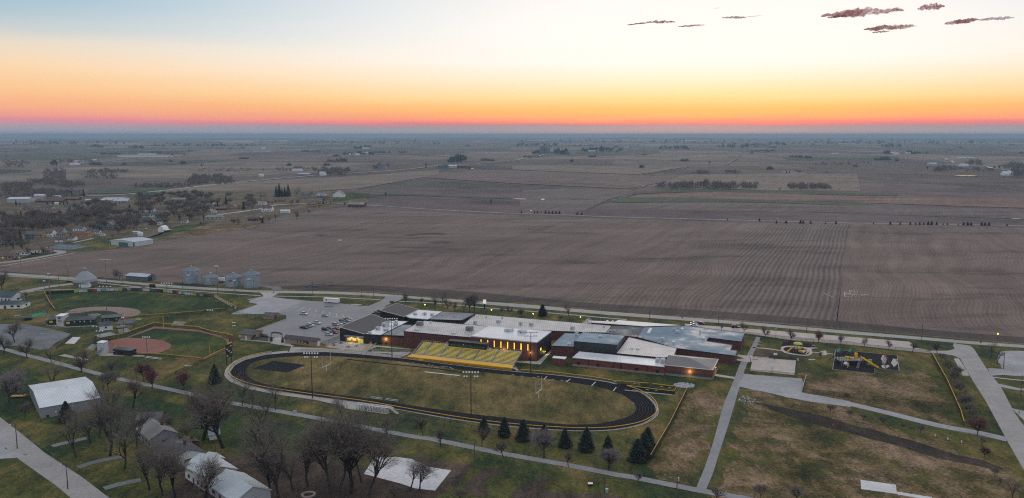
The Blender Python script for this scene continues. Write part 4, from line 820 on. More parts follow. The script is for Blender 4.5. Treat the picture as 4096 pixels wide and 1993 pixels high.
for r in range(NR_):
    z = rz0 + r * rise; y = yb0 + r * dp + .5
    for i in range(6):
        a = x0 + (x1 - x0) * cols[i] + .5; b = x0 + (x1 - x0) * cols[i + 1] - .5
        if r >= 9 and a > x0 + (x1 - x0) * .30 and b < x0 + (x1 - x0) * .74: continue
        MB().box(a, b, y - .02, y + .42, z + .2, z + .44).build('bench_seat', M_YEL2, gs)
    b2 = MB()
    for i in range(6):
        a = x0 + (x1 - x0) * cols[i] + .5; b = x0 + (x1 - x0) * cols[i + 1] - .5; b2.box(a, b, y - .42, y - .2, z + .005, z + .04)
    b2.build('foot_board', M_ALU, gs, stuff=True)
for k in cols[1:-1]:
    mb = MB(); xx = x0 + (x1 - x0) * k
    for r in range(NR_):
        z = rz0 + r * rise; y = yb0 + r * dp; mb.box(xx - .35, xx + .35, y - .2, y + .25, z - .1, z + .16)
    mb.build('aisle_steps', M_ALU, gs, stuff=True)
def railing(par, pts, h=1.05, m=None, name='railing', step=2.2, rails=(1.0, .5), w=.07):
    mb = MB()
    for a, b in zip(pts, pts[1:]):
        a, b = Vector(a), Vector(b); n = max(1, round((b - a).length / step))
        for k in range(n + 1):
            q = a.lerp(b, k / n); mb.bar(q, q + Vector((0, 0, h)), w)
        for rr in rails: mb.bar(a + Vector((0, 0, h * rr)), b + Vector((0, 0, h * rr)), w)
    return mb.build(name, m or M_ALU, par, stuff=True)
yt = yb0 + NR_ * dp; zt = rz0 + (NR_ - 1) * rise
railing(gs, [(x0, yb0, rz0), (x0, yt, zt), (x0 + (x1 - x0) * .30, yt, zt)], 1.3); railing(gs, [(x0 + (x1 - x0) * .74, yt, zt), (x1, yt, zt), (x1, yb0, rz0)], 1.3)
railing(gs, [(x0 - 1, 3.4, 1.7), (x1, 3.4, 1.7)], .9); railing(gs, [(x1, 2.2, 1.2), (x1 + 3, 1.0, .2)], 1.0)
mb = MB()
for k in range(8): mb.box(x1 + .1 + k * .35, x1 + .45 + k * .35, .6, 2.4, 1.05 - k * .14, 1.13 - k * .14)
mb.build('end_steps', M_ALU, gs, stuff=True)
mb = MB()
for k in range(16):
    xx = x0 + (x1 - x0) * k / 15
    for yy in (yb0 + 2.5, yb0 + 6, yt - .3): mb.bar((xx, yy, 0), (xx, yy, rz0 + (yy - yb0) / dp * rise - .3), .16)
    mb.bar((xx, yb0, 1), (xx, yt, .2), .1)
mb.build('support_frame', M_GALV_D, gs, stuff=True)
bx0, by0 = along('Q3', 1215, 610, 4.9); bx1, by1 = along('Q3', 1590, 655, 4.9)
pb0 = yt - 1.9; bz0, bz1 = zt - .6, zt + 2.9
box = MB().box(bx0, bx1, pb0, pb0 + 3.4, bz0, bz1).build('press_box', M_BLACK, gs)
MB().box(bx0 - .2, bx1 + .2, pb0 - .5, pb0 + 3.6, bz1 + .01, bz1 + .14).build('press_box_roof', M_FASB, gs)
MB().box(bx0, bx1, pb0 - .12, pb0 - .02, bz0 - .2, bz0 + .55).build('yellow_band', M_YEL, gs)
nwin = 12
for k in range(nwin):
    wx = bx0 + 1.2 + (bx1 - bx0 - 2.4) * (k + .5) / nwin; wd = (bx1 - bx0 - 2.4) / nwin * .38
    MB().box(wx - wd, wx + wd, pb0 - .06, pb0 - .01, bz0 + 1.0, bz0 + 2.0).build('window', M_GLASS_G, box)
for sx in (bx0 - 1.8, bx1 + .4):
    mb = MB()
    for k in range(7): mb.box(sx, sx + 1.4, pb0 - .6 + k * .4, pb0 - .2 + k * .4, zt - .4 + k * .17, zt - .3 + k * .17)
    mb.build('press_box_steps', M_ALU, gs, stuff=True); railing(gs, [(sx, pb0 - .6, zt - .3), (sx, pb0 + 2.2, zt + .9)], 1.0, w=.06)
mb = MB(); mb.rings((bx0 + (bx1 - bx0) * .4, pb0 - .35, bz0 + 2.2), [(.02, 0), (.22, .05), (.25, .35), (.05, .45)], 8); mb.build('floodlight', M_WHITE, gs)
# terrace steps, ramps and rails
tr = thing('terrace_steps', 'concrete steps with railings between the school terrace and the track', 'steps', G('Q3', 400, 640))
o = tr.location
for a, b in (((385, 640), (465, 572)), ((405, 652), (515, 585))): railing(tr, [G('Q3', *a) - o, G('Q3', *b) - o + Vector((0, 0, .9))], 1.0, M_YEL if a[0] == 385 else M_ALU, step=1.4)
mb = MB(); pA, pB, pC = [G('Q3', *q) - o for q in ((388, 642), (405, 652), (465, 574))]
for k in range(12):
    t = k / 12; a = pA + (pC - pA) * t; b = pB + (pC - pA) * t; mb.bar(a + Vector((0, 0, .04 + k * .075)), b + Vector((0, 0, .04 + k * .075)), (pC - pA).length / 12, .1 + k * .004)
mb.build('steps', M_CONC, tr, stuff=True)
def rail_thing(f, pts, label, m=None, h=1.05, step=2.4, z=0, name='handrail', cat='railing', w=.07):
    p0 = G(f, *pts[0]); t = thing(name, label, cat, p0); railing(t, [G(f, *q) - p0 + Vector((0, 0, z)) for q in pts], h, m, step=step, w=w); return t
rail_thing('Q3', [(0, 600), (200, 628), (380, 645), (462, 575)], 'yellow topped railing round the edge of the school terrace', M_YEL)
rail_thing('Q3', [(475, 640), (640, 640), (840, 655)], 'galvanised rail along the upper ramp walkway left of the grandstand', M_ALU)
rail_thing('Q3', [(470, 655), (640, 672), (770, 690), (850, 655)], 'galvanised rail along the lower ramp walkway left of the grandstand', M_ALU)
rail_thing('Q4', [(460, 705), (515, 690), (520, 720)], 'grey rail beside the small brick hut', M_GALV_D)
rail_thing('Q4', [(655, 740), (728, 730)], 'grey pipe rail right of the small brick hut', M_GALV_D)
# ---------------------------------------------------------------- buildings, general
def gable(name, label, cat, f, A, B, Cc, h, rise, wm, rm, along_ab=True, over=.4, group=None, hip=0.0, par_h=None, z0=0):
    """rectangular building: A,B,C are photo positions of three foot corners (A-B the long front); returns thing and footprint"""
    a, b, c = (G(f, *q) for q in (A, B, Cc)); return gable_w(name, label, cat, a, b, c, h, rise, wm, rm, along_ab, over, group, hip)
def gable_w(name, label, cat, a, b, c, h, rise, wm, rm, along_ab=True, over=.4, group=None, hip=0.0):
    ux = (b - a); ux.z = 0; L = ux.length; ux.normalize(); uy = Vector((-ux.y, ux.x, 0)); Wd = (c - b).dot(uy)
    if Wd < 0: uy = -uy; Wd = -Wd
    Wd = max(Wd, 2.0); cen = a + ux * L / 2 + uy * Wd / 2; cen.z = hill(cen.x, cen.y) if cen.y > 1250 else a.z
    t = thing(name, label, cat, cen, math.atan2(ux.y, ux.x), group)
    if (Vector((-ux.y, ux.x, 0)) - uy).length > .1: Wd, flip = Wd, True
    hx, hy = L / 2, Wd / 2; mb = MB(); mb.box(-hx, hx, -hy, hy, -.3, h)
    if along_ab:
        e = hip * hy
        if not hip:
            mb.add([(-hx, -hy, h), (-hx, hy, h), (-hx, 0, h + rise)], [(0, 2, 1)]); mb.add([(hx, -hy, h), (hx, hy, h), (hx, 0, h + rise)], [(0, 1, 2)])
        mb.build('wall', wm, t)
        o = over; k = rise * o / hy; r = MB(); X = hx + o; th = .14
        if hip: r.add([(-X, -hy - o, h - k), (X, -hy - o, h - k), (X, hy + o, h - k), (-X, hy + o, h - k), (-X + e + o, 0, h + rise), (X - e - o, 0, h + rise)], [(0, 1, 5, 4), (1, 2, 5), (2, 3, 4, 5), (3, 0, 4), (3, 2, 1, 0)])
        else:
            for s in (-1, 1):
                r.add([(-X, s * (hy + o), h - k), (X, s * (hy + o), h - k), (X, 0, h + rise), (-X, 0, h + rise), (-X, s * (hy + o), h - k + th), (X, s * (hy + o), h - k + th), (X, 0, h + rise + th), (-X, 0, h + rise + th)],
                      [(0, 3, 2, 1), (4, 5, 6, 7), (0, 1, 5, 4), (1, 2, 6, 5), (2, 3, 7, 6), (3, 0, 4, 7)])
    else:
        mb.add([(-hx, -hy, h), (hx, -hy, h), (0, -hy, h + rise)], [(0, 1, 2)]); mb.add([(-hx, hy, h), (hx, hy, h), (0, hy, h + rise)], [(0, 2, 1)]); mb.build('wall', wm, t)
        o = over; k = rise * o / hx; r = MB(); X = hy + o; th = .14
        for s in (-1, 1):
            r.add([(s * (hx + o), -X, h - k), (s * (hx + o), X, h - k), (0, X, h + rise), (0, -X, h + rise), (s * (hx + o), -X, h - k + th), (s * (hx + o), X, h - k + th), (0, X, h + rise + th), (0, -X, h + rise + th)],
                  [(0, 3, 2, 1), (4, 5, 6, 7), (0, 1, 5, 4), (1, 2, 6, 5), (2, 3, 7, 6), (3, 0, 4, 7)])
    r.build('roof', rm, t)
    t['_hx'] = hx; t['_hy'] = hy; t['_h'] = h
    return t
def opening(t, name, side, u0, u1, z0, z1, m, d=.06, lab=None):
    """door, window or board on a side ('f' front -y, 'b' +y, 'l' -x, 'r' +x); u runs 0..1 along the wall"""
    hx, hy = t['_hx'], t['_hy']
    if side in 'fb':
        y = -hy if side == 'f' else hy; a, b = -hx + 2 * hx * u0, -hx + 2 * hx * u1; y0, y1 = (y - d, y - .003) if side == 'f' else (y + .003, y + d)
        o = MB().box(a, b, y0, y1, z0, z1).build(name, m, t)
    else:
        x = -hx if side == 'l' else hx; a, b = -hy + 2 * hy * u0, -hy + 2 * hy * u1; x0, x1 = (x - d, x - .003) if side == 'l' else (x + .003, x + d)
        o = MB().box(x0, x1, a, b, z0, z1).build(name, m, t)
    if lab: o['label'] = lab
    return o
R_SHING = roof_mat('dark_shingles', (.075, .08, .09), .8, .25); R_SHINGG = roof_mat('green_grey_shingles', (.05, .075, .075), .8, .2); R_SHINGB = roof_mat('brown_shingles', (.12, .085, .07), .85, .2)
R_SHINGL = roof_mat('grey_shingles', (.22, .215, .215), .8, .2); R_METW = seam_mat('white_metal_roof', (.66, .69, .72, 1), (.42, .45, .48, 1), 1.0, R(-14), .4, .15); R_METG = roof_mat('galvanised_roof', (.42, .46, .50), .35, .2, .5)
# concession buildings, arch, sheds
t = gable('concession_building', 'tan building with a black gabled roof left of the arch gateway', 'building', 'Q2', (637, 893), (765, 905), (840, 858), 3.0, 1.4, M_TAN, M_DKROOF)
opening(t, 'door', 'f', .55, .66, 0, 2.2, M_WHITE); opening(t, 'window', 'f', .03, .2, 1.4, 2.4, M_YEL2); opening(t, 'window', 'r', .1, .4, 1.3, 2.3, M_GLASS)
t = gable('storage_building', 'long tan building with two black banners and a white roller door right of the arch', 'building', 'Q2', (1100, 935), (1420, 972), (1468, 958), 3.1, 1.3, M_TAN, M_DKROOF)
opening(t, 'roller_door', 'r', .2, .85, 0, 2.6, M_WHITE)
b1 = opening(t, 'banner', 'f', .40, .52, 1.0, 2.3, M_FASB); b2 = opening(t, 'banner', 'f', .58, .75, .9, 2.4, M_FASB)
hx, hy = t['_hx'], t['_hy']
MB().add([(-hx + .8 * hx + .5, -hy - .08, 1.2), (-hx + .8 * hx + 2.2, -hy - .08, 1.2), (-hx + .8 * hx + 1.6, -hy - .08, 2.2), (-hx + .8 * hx + .9, -hy - .08, 2.0)], [(0, 1, 2, 3)]).build('yellow_emblem', M_YEL, b1)
MB().add([(-hx + 1.16 * hx + .4, -hy - .08, 1.1), (-hx + 1.16 * hx + 2.6, -hy - .08, 1.1), (-hx + 1.16 * hx + 2.2, -hy - .08, 1.5), (-hx + 1.16 * hx + .5, -hy - .08, 1.7)], [(0, 1, 2, 3)]).build('yellow_emblem', M_YEL, b2)
t = gable('garden_shed', 'small tan shed with dark roof at the fence corner of the parking lot', 'shed', 'Q2', (878, 690), (975, 697), (1010, 668), 2.4, 1.0, M_TAN, R_SHING)
opening(t, 'door', 'r', .3, .7, 0, 1.9, M_BRICK_D)
p = G('Q2', 967, 918); q = G('Q2', 1078, 930); ar = thing('arch_gate', 'black metal arch with cut lettering over the stadium entrance', 'gateway', (p + q) / 2, math.atan2((q - p).y, (q - p).x)); hw = (q - p).length / 2
for s in (-1, 1):
    MB().box(s * hw - .5, s * hw + .5, -.5, .5, 0, 1.9).build('pillar', M_FASB, ar); MB().box(s * hw - .12, s * hw + .12, -.12, .12, 1.9, 4.4).build('post', M_FASB, ar)
mb = MB(); N_ = 14
for k in range(N_):
    xa, xb = -hw + 2 * hw * k / N_, -hw + 2 * hw * (k + 1) / N_; za, zb = [4.2 + .7 * (1 - (x / hw) ** 2) for x in (xa, xb)]
    mb.add([(xa, -.06, za), (xb, -.06, zb), (xb, -.06, zb + .95), (xa, -.06, za + .95), (xa, .06, za), (xb, .06, zb), (xb, .06, zb + .95), (xa, .06, za + .95)], [(0, 1, 2, 3), (5, 4, 7, 6), (3, 2, 6, 7), (1, 0, 4, 5)])
mb.build('arch_sign', M_FASB, ar)
tx = bpy.data.curves.new('lettering', 'FONT'); tx.body = 'HOME OF THE COBRAS'; tx.size = .78; tx.align_x = 'CENTER'; tx.extrude = .01; tx.space_character = 1.05; tx.materials.append(M_PALEW)
to = bpy.data.objects.new('lettering', tx); C.objects.link(to)
bpy.context.view_layer.update(); dg = bpy.context.evaluated_depsgraph_get(); me = bpy.data.meshes.new_from_object(to.evaluated_get(dg)); bpy.data.objects.remove(to)
for v in me.vertices:                       # seen from the back, so the words read mirrored from the field
    x = -v.co.x; v.co = Vector((x * 2 * hw * .92 / 8.6 if False else x * .92, -.085 - v.co.z, v.co.y + 4.35 + .7 * (1 - min(1, (x / hw) ** 2))))
w_ = max(abs(v.co.x) for v in me.vertices)
for v in me.vertices: v.co.x *= hw * .93 / w_
lo = bpy.data.objects.new('lettering', me); C.objects.link(lo); lo.parent = ar; lo['kind'] = 'stuff'
# ---------------------------------------------------------------- fences
def mesh_mat(name, col, cover):
    m = bpy.data.materials.new(name); m.use_nodes = True; t = m.node_tree; b = t.nodes['Principled BSDF']; b.inputs['Base Color'].default_value = col; b.inputs['Roughness'].default_value = .7
    tp = nd(t, 'ShaderNodeBsdfTransparent'); mx = nd(t, 'ShaderNodeMixShader', ins={0: cover}); t.links.new(tp.outputs[0], mx.inputs[1]); t.links.new(b.outputs[0], mx.inputs[2]); t.links.new(mx.outputs[0], t.nodes['Material Output'].inputs[0]); return m
MESH_B = mesh_mat('black_chain_link', (.012, .012, .013, 1), .32); MESH_G = mesh_mat('grey_chain_link', (.2, .2, .22, 1), .22); MESH_Y = mesh_mat('windscreen_mesh', (.015, .016, .014, 1), .72)
M_POSTB = mat('black_post', (.014, .013, .013), .6, var=.05)
post_cache = {}
def fence(label, pts, h=1.8, step=3.0, rail=M_POSTB, meshm=None, post=M_POSTB, rw=.12, pw=.09, sm=0, name='chain_link_fence', cat='fence', group=None):
    pts = [Vector((p.x, p.y, 0)) for p in pts]
    if sm: pts = smooth_line(pts, sm)
    o = pts[0].copy(); t = thing(name, label, cat, o, 0, group); L = sum((b - a).length for a, b in zip(pts, pts[1:])); n = min(280, max(1, round(L / step)))
    key = (h, pw, post.name)
    if key not in post_cache:
        b = MB().tube((0, 0, 0), (0, 0, h), pw / 2, pw / 2, 5); post_cache[key] = b.build('post', post, t); first = True
        pm = post_cache[key].data
    else: first = False; pm = post_cache[key].data
    for i, q in enumerate(resample([(p.x, p.y) for p in pts], n)):
        if first and i == 0: po = post_cache[key]
        else: po = bpy.data.objects.new('post', pm); C.objects.link(po); po.parent = t
        po.location = (q[0] - o.x, q[1] - o.y, 0)
    vs = []; fs = []; rb = MB()
    for i, p in enumerate(pts): q = p - o; vs += [(q.x, q.y, .05), (q.x, q.y, h - .04)]
    fs = [(2 * i, 2 * i + 2, 2 * i + 3, 2 * i + 1) for i in range(len(pts) - 1)]
    mesh('mesh_panel', vs, fs, meshm or MESH_B, t)
    w2 = rw / 2; rv_ = []
    for i, p in enumerate(pts):
        d = (pts[min(i + 1, len(pts) - 1)] - pts[max(i - 1, 0)]).normalized(); nn = Vector((-d.y, d.x, 0)) * w2; q = p - o
        rv_ += [q - nn + Vector((0, 0, h)), q + nn + Vector((0, 0, h)), q + nn + Vector((0, 0, h + rw)), q - nn + Vector((0, 0, h + rw))]
    rf = []
    for i in range(len(pts) - 1):
        for k in range(4): rf.append((4 * i + k, 4 * i + (k + 1) % 4, 4 * i + 4 + (k + 1) % 4, 4 * i + 4 + k))
    rf += [(3, 2, 1, 0), tuple(4 * (len(pts) - 1) + k for k in range(4))]
    mesh('top_rail', rv_, rf, rail, t)
    return t
TO = lerpl(-.10); n_ = len(TO)
def tf(i0, i1): return [TO[i % n_] for i in range(i0, i1)]
fence('yellow capped black fence round the left bend of the running track', [TO[i] for i in range(n_ - 12, n_)] + tf(0, 21), 1.25, 3, M_YEL, rw=.22)
fence('yellow capped fence between the terrace walkway and the track', tf(25, 46), 1.25, 3, mat('orange_brown_cap', (.45, .22, .06), .6, var=.1), MESH_G, rw=.13)
fence('thin black fence on the track edge below the yellow grandstand skirt', tf(46, 61), 1.15, 3.5, M_POSTB, rw=.08)
fence('yellow capped fence along the far straight in front of the low brick wing', tf(61, 78) + GL('Q4', (1490, 988)), 1.25, 3, M_YEL, rw=.2)
fence('yellow capped fence round the near side and right bend of the track', GL('Q4', (1272, 1012), (1330, 1030), (1400, 1055)) + tf(88, n_ - 11), 1.25, 3, M_YEL, rw=.2)
fence('yellow capped fence boxing in the end of the sprint chute', GL('Q4', (1272, 1010), (1500, 1040), (1745, 1068), (1770, 1020), (1525, 992)), 1.25, 3, M_YEL, rw=.2)
fence('tall black fence with orange cap running away from the spruces', GL('B4', (465, 920), (640, 620), (805, 285)), 2.6, 2.2, mat('orange_cap', (.55, .28, .07), .6, var=.05), MESH_Y, rw=.18)
fence('black screened fence with yellow cap between the lawn and the thicket', GL('Q6', (1075, 690), (1225, 960), (1370, 1290)) + GL('B5', (1450, 598)), 2.4, 2.2, M_YEL, MESH_Y, rw=.18)
fence('black chain link fence along the foot of the playground lawn', GL('Q5', (1535, 925), (1770, 955), (2005, 990)) + GL('B5', (350, 318), (770, 368), (1290, 420), (1350, 424)), 1.9, 4.2)
fence('short tilted end fence at the gravel pad corner', GL('Q5', (1530, 925), (1565, 800)), 2.4, 2, M_PALEW, MESH_Y, rw=.15)
fence('black fence between the basketball court and the gravel pad', GL('Q5', (945, 735), (1200, 755), (1470, 780)), 2.0, 3.8)
fence('low black fence above the basketball court', GL('Q5', (1030, 580), (1240, 590), (1460, 605)), 1.2, 4)
fence('black chain link fence between school drive and playground trees', GL('Q5', (955, 355), (1300, 395), (1700, 430), (2005, 455)) + GL('Q6', (400, 605), (830, 645), (1065, 670)), 1.9, 4.2)
fence('grey chain link fence along the parking lot corner by the small shed', GL('Q2', (610, 655), (870, 680), (1115, 690)), 1.8, 3, M_GALV_D, MESH_G)
fence('rusty brown fence slanting along the left edge of the parking lot', GL('Q2', (1110, 690), (940, 745), (730, 815)), 1.6, 3, mat('rusty_rail', (.14, .06, .045), .8), MESH_B)
fence('grey fence between the arch gateway and the black wing', GL('Q2', (1470, 950), (1540, 935), (1650, 885)), 1.8, 2.4, M_GALV_D, MESH_B)
fence('dark slatted fence beside the tan building left of the arch', GL('Q2', (765, 905), (930, 915), (930, 885), (840, 870)), 1.9, 1.0, M_POSTB, MESH_Y)
fence('black gate fence beside the arch pillar', GL('Q2', (930, 915), (967, 918)), 1.8, 1.2)
fence('yellow capped fence behind the softball outfield', GL('Q1', (1170, 880), (1330, 830), (1545, 752), (1640, 762), (2005, 798)) + GL('Q2', (250, 805), (400, 845), (520, 865), (570, 880)), 1.5, 3, M_YEL, MESH_B, rw=.2)
fence('yellow capped fence closing the right side of the softball outfield', GL('Q2', (575, 905), (573, 880)) , 1.5, 2, M_YEL, rw=.2)
fence('yellow capped fence from the scoreboard to the softball corner', GL('Q2', (520, 1005), (285, 1118)), 1.5, 3, M_YEL, MESH_B, rw=.2)
fence('yellow capped fence along the near side of the softball field', GL('Q1', (1345, 1050), (1660, 1075), (2005, 1110)) + GL('Q2', (285, 1118)), 1.5, 3, M_YEL, MESH_B, rw=.16)
fence('black fence from the softball corner down to the path', GL('Q2', (290, 1120), (150, 1190), (0, 1250)) + GL('B1', (1640, 110), (1520, 150)), 1.6, 3)
fence('yellow capped fence down the baseball right field line', GL('Q1', (1250, 688), (1600, 665), (2005, 635)) + GL('Q2', (300, 625), (500, 605)), 1.5, 3, M_YEL, MESH_B, rw=.16)
fence('black fence joining the baseball corner to the banner wall', GL('Q2', (500, 608), (560, 640), (615, 612)), 1.5, 2)
fence('orange topped rail fence down the left field line of the baseball field', GL('Q1', (445, 440), (500, 545), (550, 612)), 1.4, 2.2, MATS['orange_cap'], MESH_Y, rw=.3)
fence('tall black backstop netting behind home plate of the baseball field', GL('Q1', (670, 690), (830, 680), (985, 720)), 4.5, 4.5, M_POSTB, MESH_G)
fence('tall black backstop posts left of the softball infield', GL('Q1', (975, 1015), (940, 980), (975, 930)), 5, 1.8, M_POSTB, MESH_B)
fence('tall black backstop frame on the softball infield edge', GL('Q1', (1088, 1010), (1145, 1022)), 4.5, 3, M_POSTB, MESH_G)
fence('chain link fence slanting past the batting slab', GL('Q1', (565, 1000), (650, 930), (720, 860)), 2.0, 2.4, M_GALV_D, MESH_B)
fence('black fence round the green practice mats', GL('Q1', (170, 690), (250, 650), (390, 625), (480, 640)), 3.0, 3.5, M_POSTB, MESH_G)
fence('black fence between gravel lot and baseball buildings', GL('Q1', (300, 745), (480, 775), (740, 820)), 1.5, 3, M_POSTB, MESH_G)
fence('thin wire fence behind the houses right of the side street', GL('Q1', (280, 520), (370, 528), (470, 540)), 1.2, 4, M_GALV_D, MESH_G)
fence('chain link fence along the near side of the football walkway', GL('B3', (0, 510), (200, 545), (600, 605), (830, 665), (1000, 690)) , 1.8, 4, M_POSTB, MESH_G)
fence('chain link fence behind the visitors stand', GL('B2', (820, 350), (1100, 400), (1330, 440)), 1.8, 4, M_POSTB, MESH_G)
fence('thin wire fence across the lawn below the softball field', GL('B1', (1150, 60), (1250, 90), (1400, 110), (1500, 135)), 1.1, 3, M_GALV_D, MESH_G)
fence('black fence round the blue tennis court', GL('N1', (780, 985), (1020, 915), (1530, 950), (1190, 1010), (780, 985)), 3.0, 4.5, M_POSTB, MESH_G)
fence('dark wooden garden fence behind the low white house', GL('N1', (500, 1078), (670, 1085)), 1.6, 2, M_BRICK_D, M_BRICK_D)
# outfield wall with banners
bw = [G('Q1', *q) for q in ((465, 447), (590, 441), (1190, 413))] + [G('Q1', 1600, 425), G('Q1', 2005, 470)] + [G('Q2', 395, 478)]
wt_ = thing('banner_wall', 'dark green outfield wall carrying a long row of advertising banners', 'wall', bw[0]); o0 = bw[0]; H_ = 2.3
pts = smooth_line(bw, 4); vs = []; fs = []
for p in pts: q = p - o0; vs += [(q.x, q.y, 0), (q.x, q.y, H_), (q.x, q.y + .12, 0), (q.x, q.y + .12, H_)]
for i in range(len(pts) - 1): a = 4 * i; fs += [(a, a + 4, a + 5, a + 1), (a + 2, a + 3, a + 7, a + 6), (a + 1, a + 5, a + 7, a + 3)]
mesh('wall_panel', vs, fs, M_GREEN, wt_)
bc = [(.5, .5, .5), (.03, .08, .05), (.25, .4, .1), (.6, .6, .62), (.35, .03, .05), (.65, .65, .66), (.08, .05, .04), (.5, .52, .5), (.05, .05, .06), (.06, .06, .07), (.55, .55, .55), (.6, .6, .58), (.45, .46, .5), (.02, .03, .03), (.05, .15, .1), (.1, .1, .12), (.3, .28, .25), (.5, .45, .3), (.1, .35, .35), (.06, .06, .06), (.3, .5, .05), (.05, .1, .2)]
bcm = [mat('banner_print', c + (1,) if len(c) == 3 else c, .6, var=.6, scale=6) for c in bc]
rs_ = resample([(p.x, p.y) for p in pts], 44)
for i in range(5, 44):
    a, b = [Vector((q[0], q[1], 0)) - o0 for q in (rs_[i], rs_[i + 1])]; a.z = b.z = 0; dd = (b - a) * .04; a, b = a + dd, b - dd; off = Vector((0, -.1, 0))
    MB().add([a + off + Vector((0, 0, .35)), b + off + Vector((0, 0, .35)), b + off + Vector((0, 0, 2.2)), a + off + Vector((0, 0, 2.2)), a + Vector((0, -.02, .35)), b + Vector((0, -.02, .35)), b + Vector((0, -.02, 2.2)), a + Vector((0, -.02, 2.2))],
             [(0, 1, 2, 3), (0, 4, 5, 1), (3, 2, 6, 7)]).build('banner', bcm[(i * 7) % len(bcm)], wt_)
pa, pb = G('Q2', 395, 478), G('Q2', 618, 600)
wt2 = thing('banner_wall', 'white bannered outfield wall with yellow cap slanting to the foul pole', 'wall', pa); d = pb - pa; d.z = 0
MB().bar(Vector((0, 0, 1)), d + Vector((0, 0, 1)), .12, 2.0).build('wall_panel', M_GREEN, wt2); MB().bar(Vector((0, 0, 2.1)), d + Vector((0, 0, 2.1)), .2, .18).build('top_cap', M_YEL, wt2)
off = Vector((d.y, -d.x, 0)).normalized() * .1; off = off if off.y < 0 else -off
for i in range(12): MB().bar(d * (i + .06) / 12 + off + Vector((0, 0, 1)), d * (i + .94) / 12 + off + Vector((0, 0, 1)), .06, 1.5).build('banner', bcm[[0, 3, 5, 7, 10, 11, 3, 5, 17, 0, 21, 3][i]], wt2)
# scoreboards
def board(label, f, A, B, z0, z1, m, name='scoreboard', legs=M_POSTB):
    a, b = G(f, *A), G(f, *B); t = thing(name, label, 'scoreboard', (a + b) / 2, math.atan2((b - a).y, (b - a).x)); w = (b - a).length / 2
    for s in (-1, 1): MB().box(s * w * .8 - .15, s * w * .8 + .15, -.12, .12, 0, z1 - .2).build('post', legs, t)
    MB().box(-w, w, -.35, -.13, z0, z1).build('panel', m, t); t['_w'] = w; return t
t = board('tall football scoreboard on two black posts at the left bend of the track', 'Q2', (513, 1155), (575, 1130), 3.6, 10.2, M_POSTB); w = t['_w']
for k in range(5):
    for j in range(3): MB().box(-w + .3 + j * w * .62, -w + .3 + j * w * .62 + w * .45, -.4, -.36, 4.1 + k * 1.15, 4.75 + k * 1.15).build('score_panel', M_PALEW if (k + j) % 3 == 0 else M_BRICK_D, t)
MB().box(-w * .6, w * .9, -.45, -.3, 10.3, 11.0).build('yellow_crest', M_YEL, t)
board('open framed back of the softball scoreboard at the field corner', 'Q2', (545, 1000), (578, 965), 2.5, 6.0, M_BRICK_D)
board('small black scoreboard behind the banner wall', 'Q1', (1500, 402), (1562, 402), 1.8, 4.4, M_POSTB)
# dugouts and press boxes
def shed_roof(name, label, cat, f, A, B, Cc, h, h2, wm, rm, over=.5, group=None, open_front=False):
    a, b, c = (G(f, *q) for q in (A, B, Cc)); ux = (b - a); ux.z = 0; L = ux.length; ux.normalize(); uy = Vector((-ux.y, ux.x, 0)); Wd = max(2.0, abs((c - b).dot(uy))); cen = a + ux * L / 2 + uy * Wd / 2
    t = thing(name, label, cat, cen, math.atan2(ux.y, ux.x), group); hx, hy = L / 2, Wd / 2
    if open_front:
        for sx in (-1, 0, 1):
            for sy in (-1, 1): MB().box(sx * hx - .08, sx * hx + .08, sy * hy - .08, sy * hy + .08, 0, h).build('post', M_POSTB, t)
        MB().box(-hx, hx, -hy * .3, -hy * .1, .4, .5).build('bench', M_YEL, t)
    else: MB().add([(-hx, -hy, 0), (hx, -hy, 0), (hx, hy, 0), (-hx, hy, 0), (-hx, -hy, h), (hx, -hy, h), (hx, hy, h2), (-hx, hy, h2)], [(0, 1, 5, 4), (1, 2, 6, 5), (2, 3, 7, 6), (3, 0, 4, 7), (4, 5, 6, 7)]).build('wall', wm, t)
    o = over; k = (h2 - h) / Wd * o
    MB().add([(-hx - o, -hy - o, h - k + .02), (hx + o, -hy - o, h - k + .02), (hx + o, hy + o, h2 + k + .02), (-hx - o, hy + o, h2 + k + .02), (-hx - o, -hy - o, h - k + .18), (hx + o, -hy - o, h - k + .18), (hx + o, hy + o, h2 + k + .18), (-hx - o, hy + o, h2 + k + .18)],
             [(0, 3, 2, 1), (4, 5, 6, 7), (0, 1, 5, 4), (1, 2, 6, 5), (2, 3, 7, 6), (3, 0, 4, 7)]).build('roof', rm, t)
    t['_hx'] = hx; t['_hy'] = hy; t['_h'] = h; return t
t = shed_roof('dugout', 'long dark green dugout building with white roundels behind home plate', 'dugout', 'Q1', (665, 770), (948, 757), (945, 740), 3.6, 4.6, M_GREEN, R_SHING)
for u in (.3, .5, .65, .87):
    mb = MB(); mb.rings((0, 0, 0), [(.45, 0), (.45, .05)], 12); o = mb.build('roundel', M_PALEW, t); o.rotation_euler = (math.pi / 2, 0, 0); o.location = (-t['_hx'] + 2 * t['_hx'] * u, -t['_hy'] - .01, 2.7)
opening(t, 'sign', 'f', .01, .13, 1.7, 3.0, M_YEL2); opening(t, 'door', 'f', .4, .5, .3, 1.6, MATS['charcoal_panel'])
t = shed_roof('dugout', 'short dark green building with yellow sign left of the white press box', 'dugout', 'Q1', (485, 755), (565, 752), (560, 720), 3.4, 4.2, M_GREEN, R_SHING); opening(t, 'sign', 'f', .15, .6, 1.5, 2.6, M_YEL2)
t = shed_roof('dugout', 'low dugout roof wing stretching left towards the practice mats', 'dugout', 'Q1', (465, 740), (490, 755), (560, 690), 2.8, 3.2, M_GREEN, R_SHINGL)
t = shed_roof('press_box', 'small white two storey press box between the dark green dugouts', 'press box', 'Q1', (568, 768), (640, 768), (664, 745), 6.3, 6.5, M_PALEW, M_WHITE, .3)
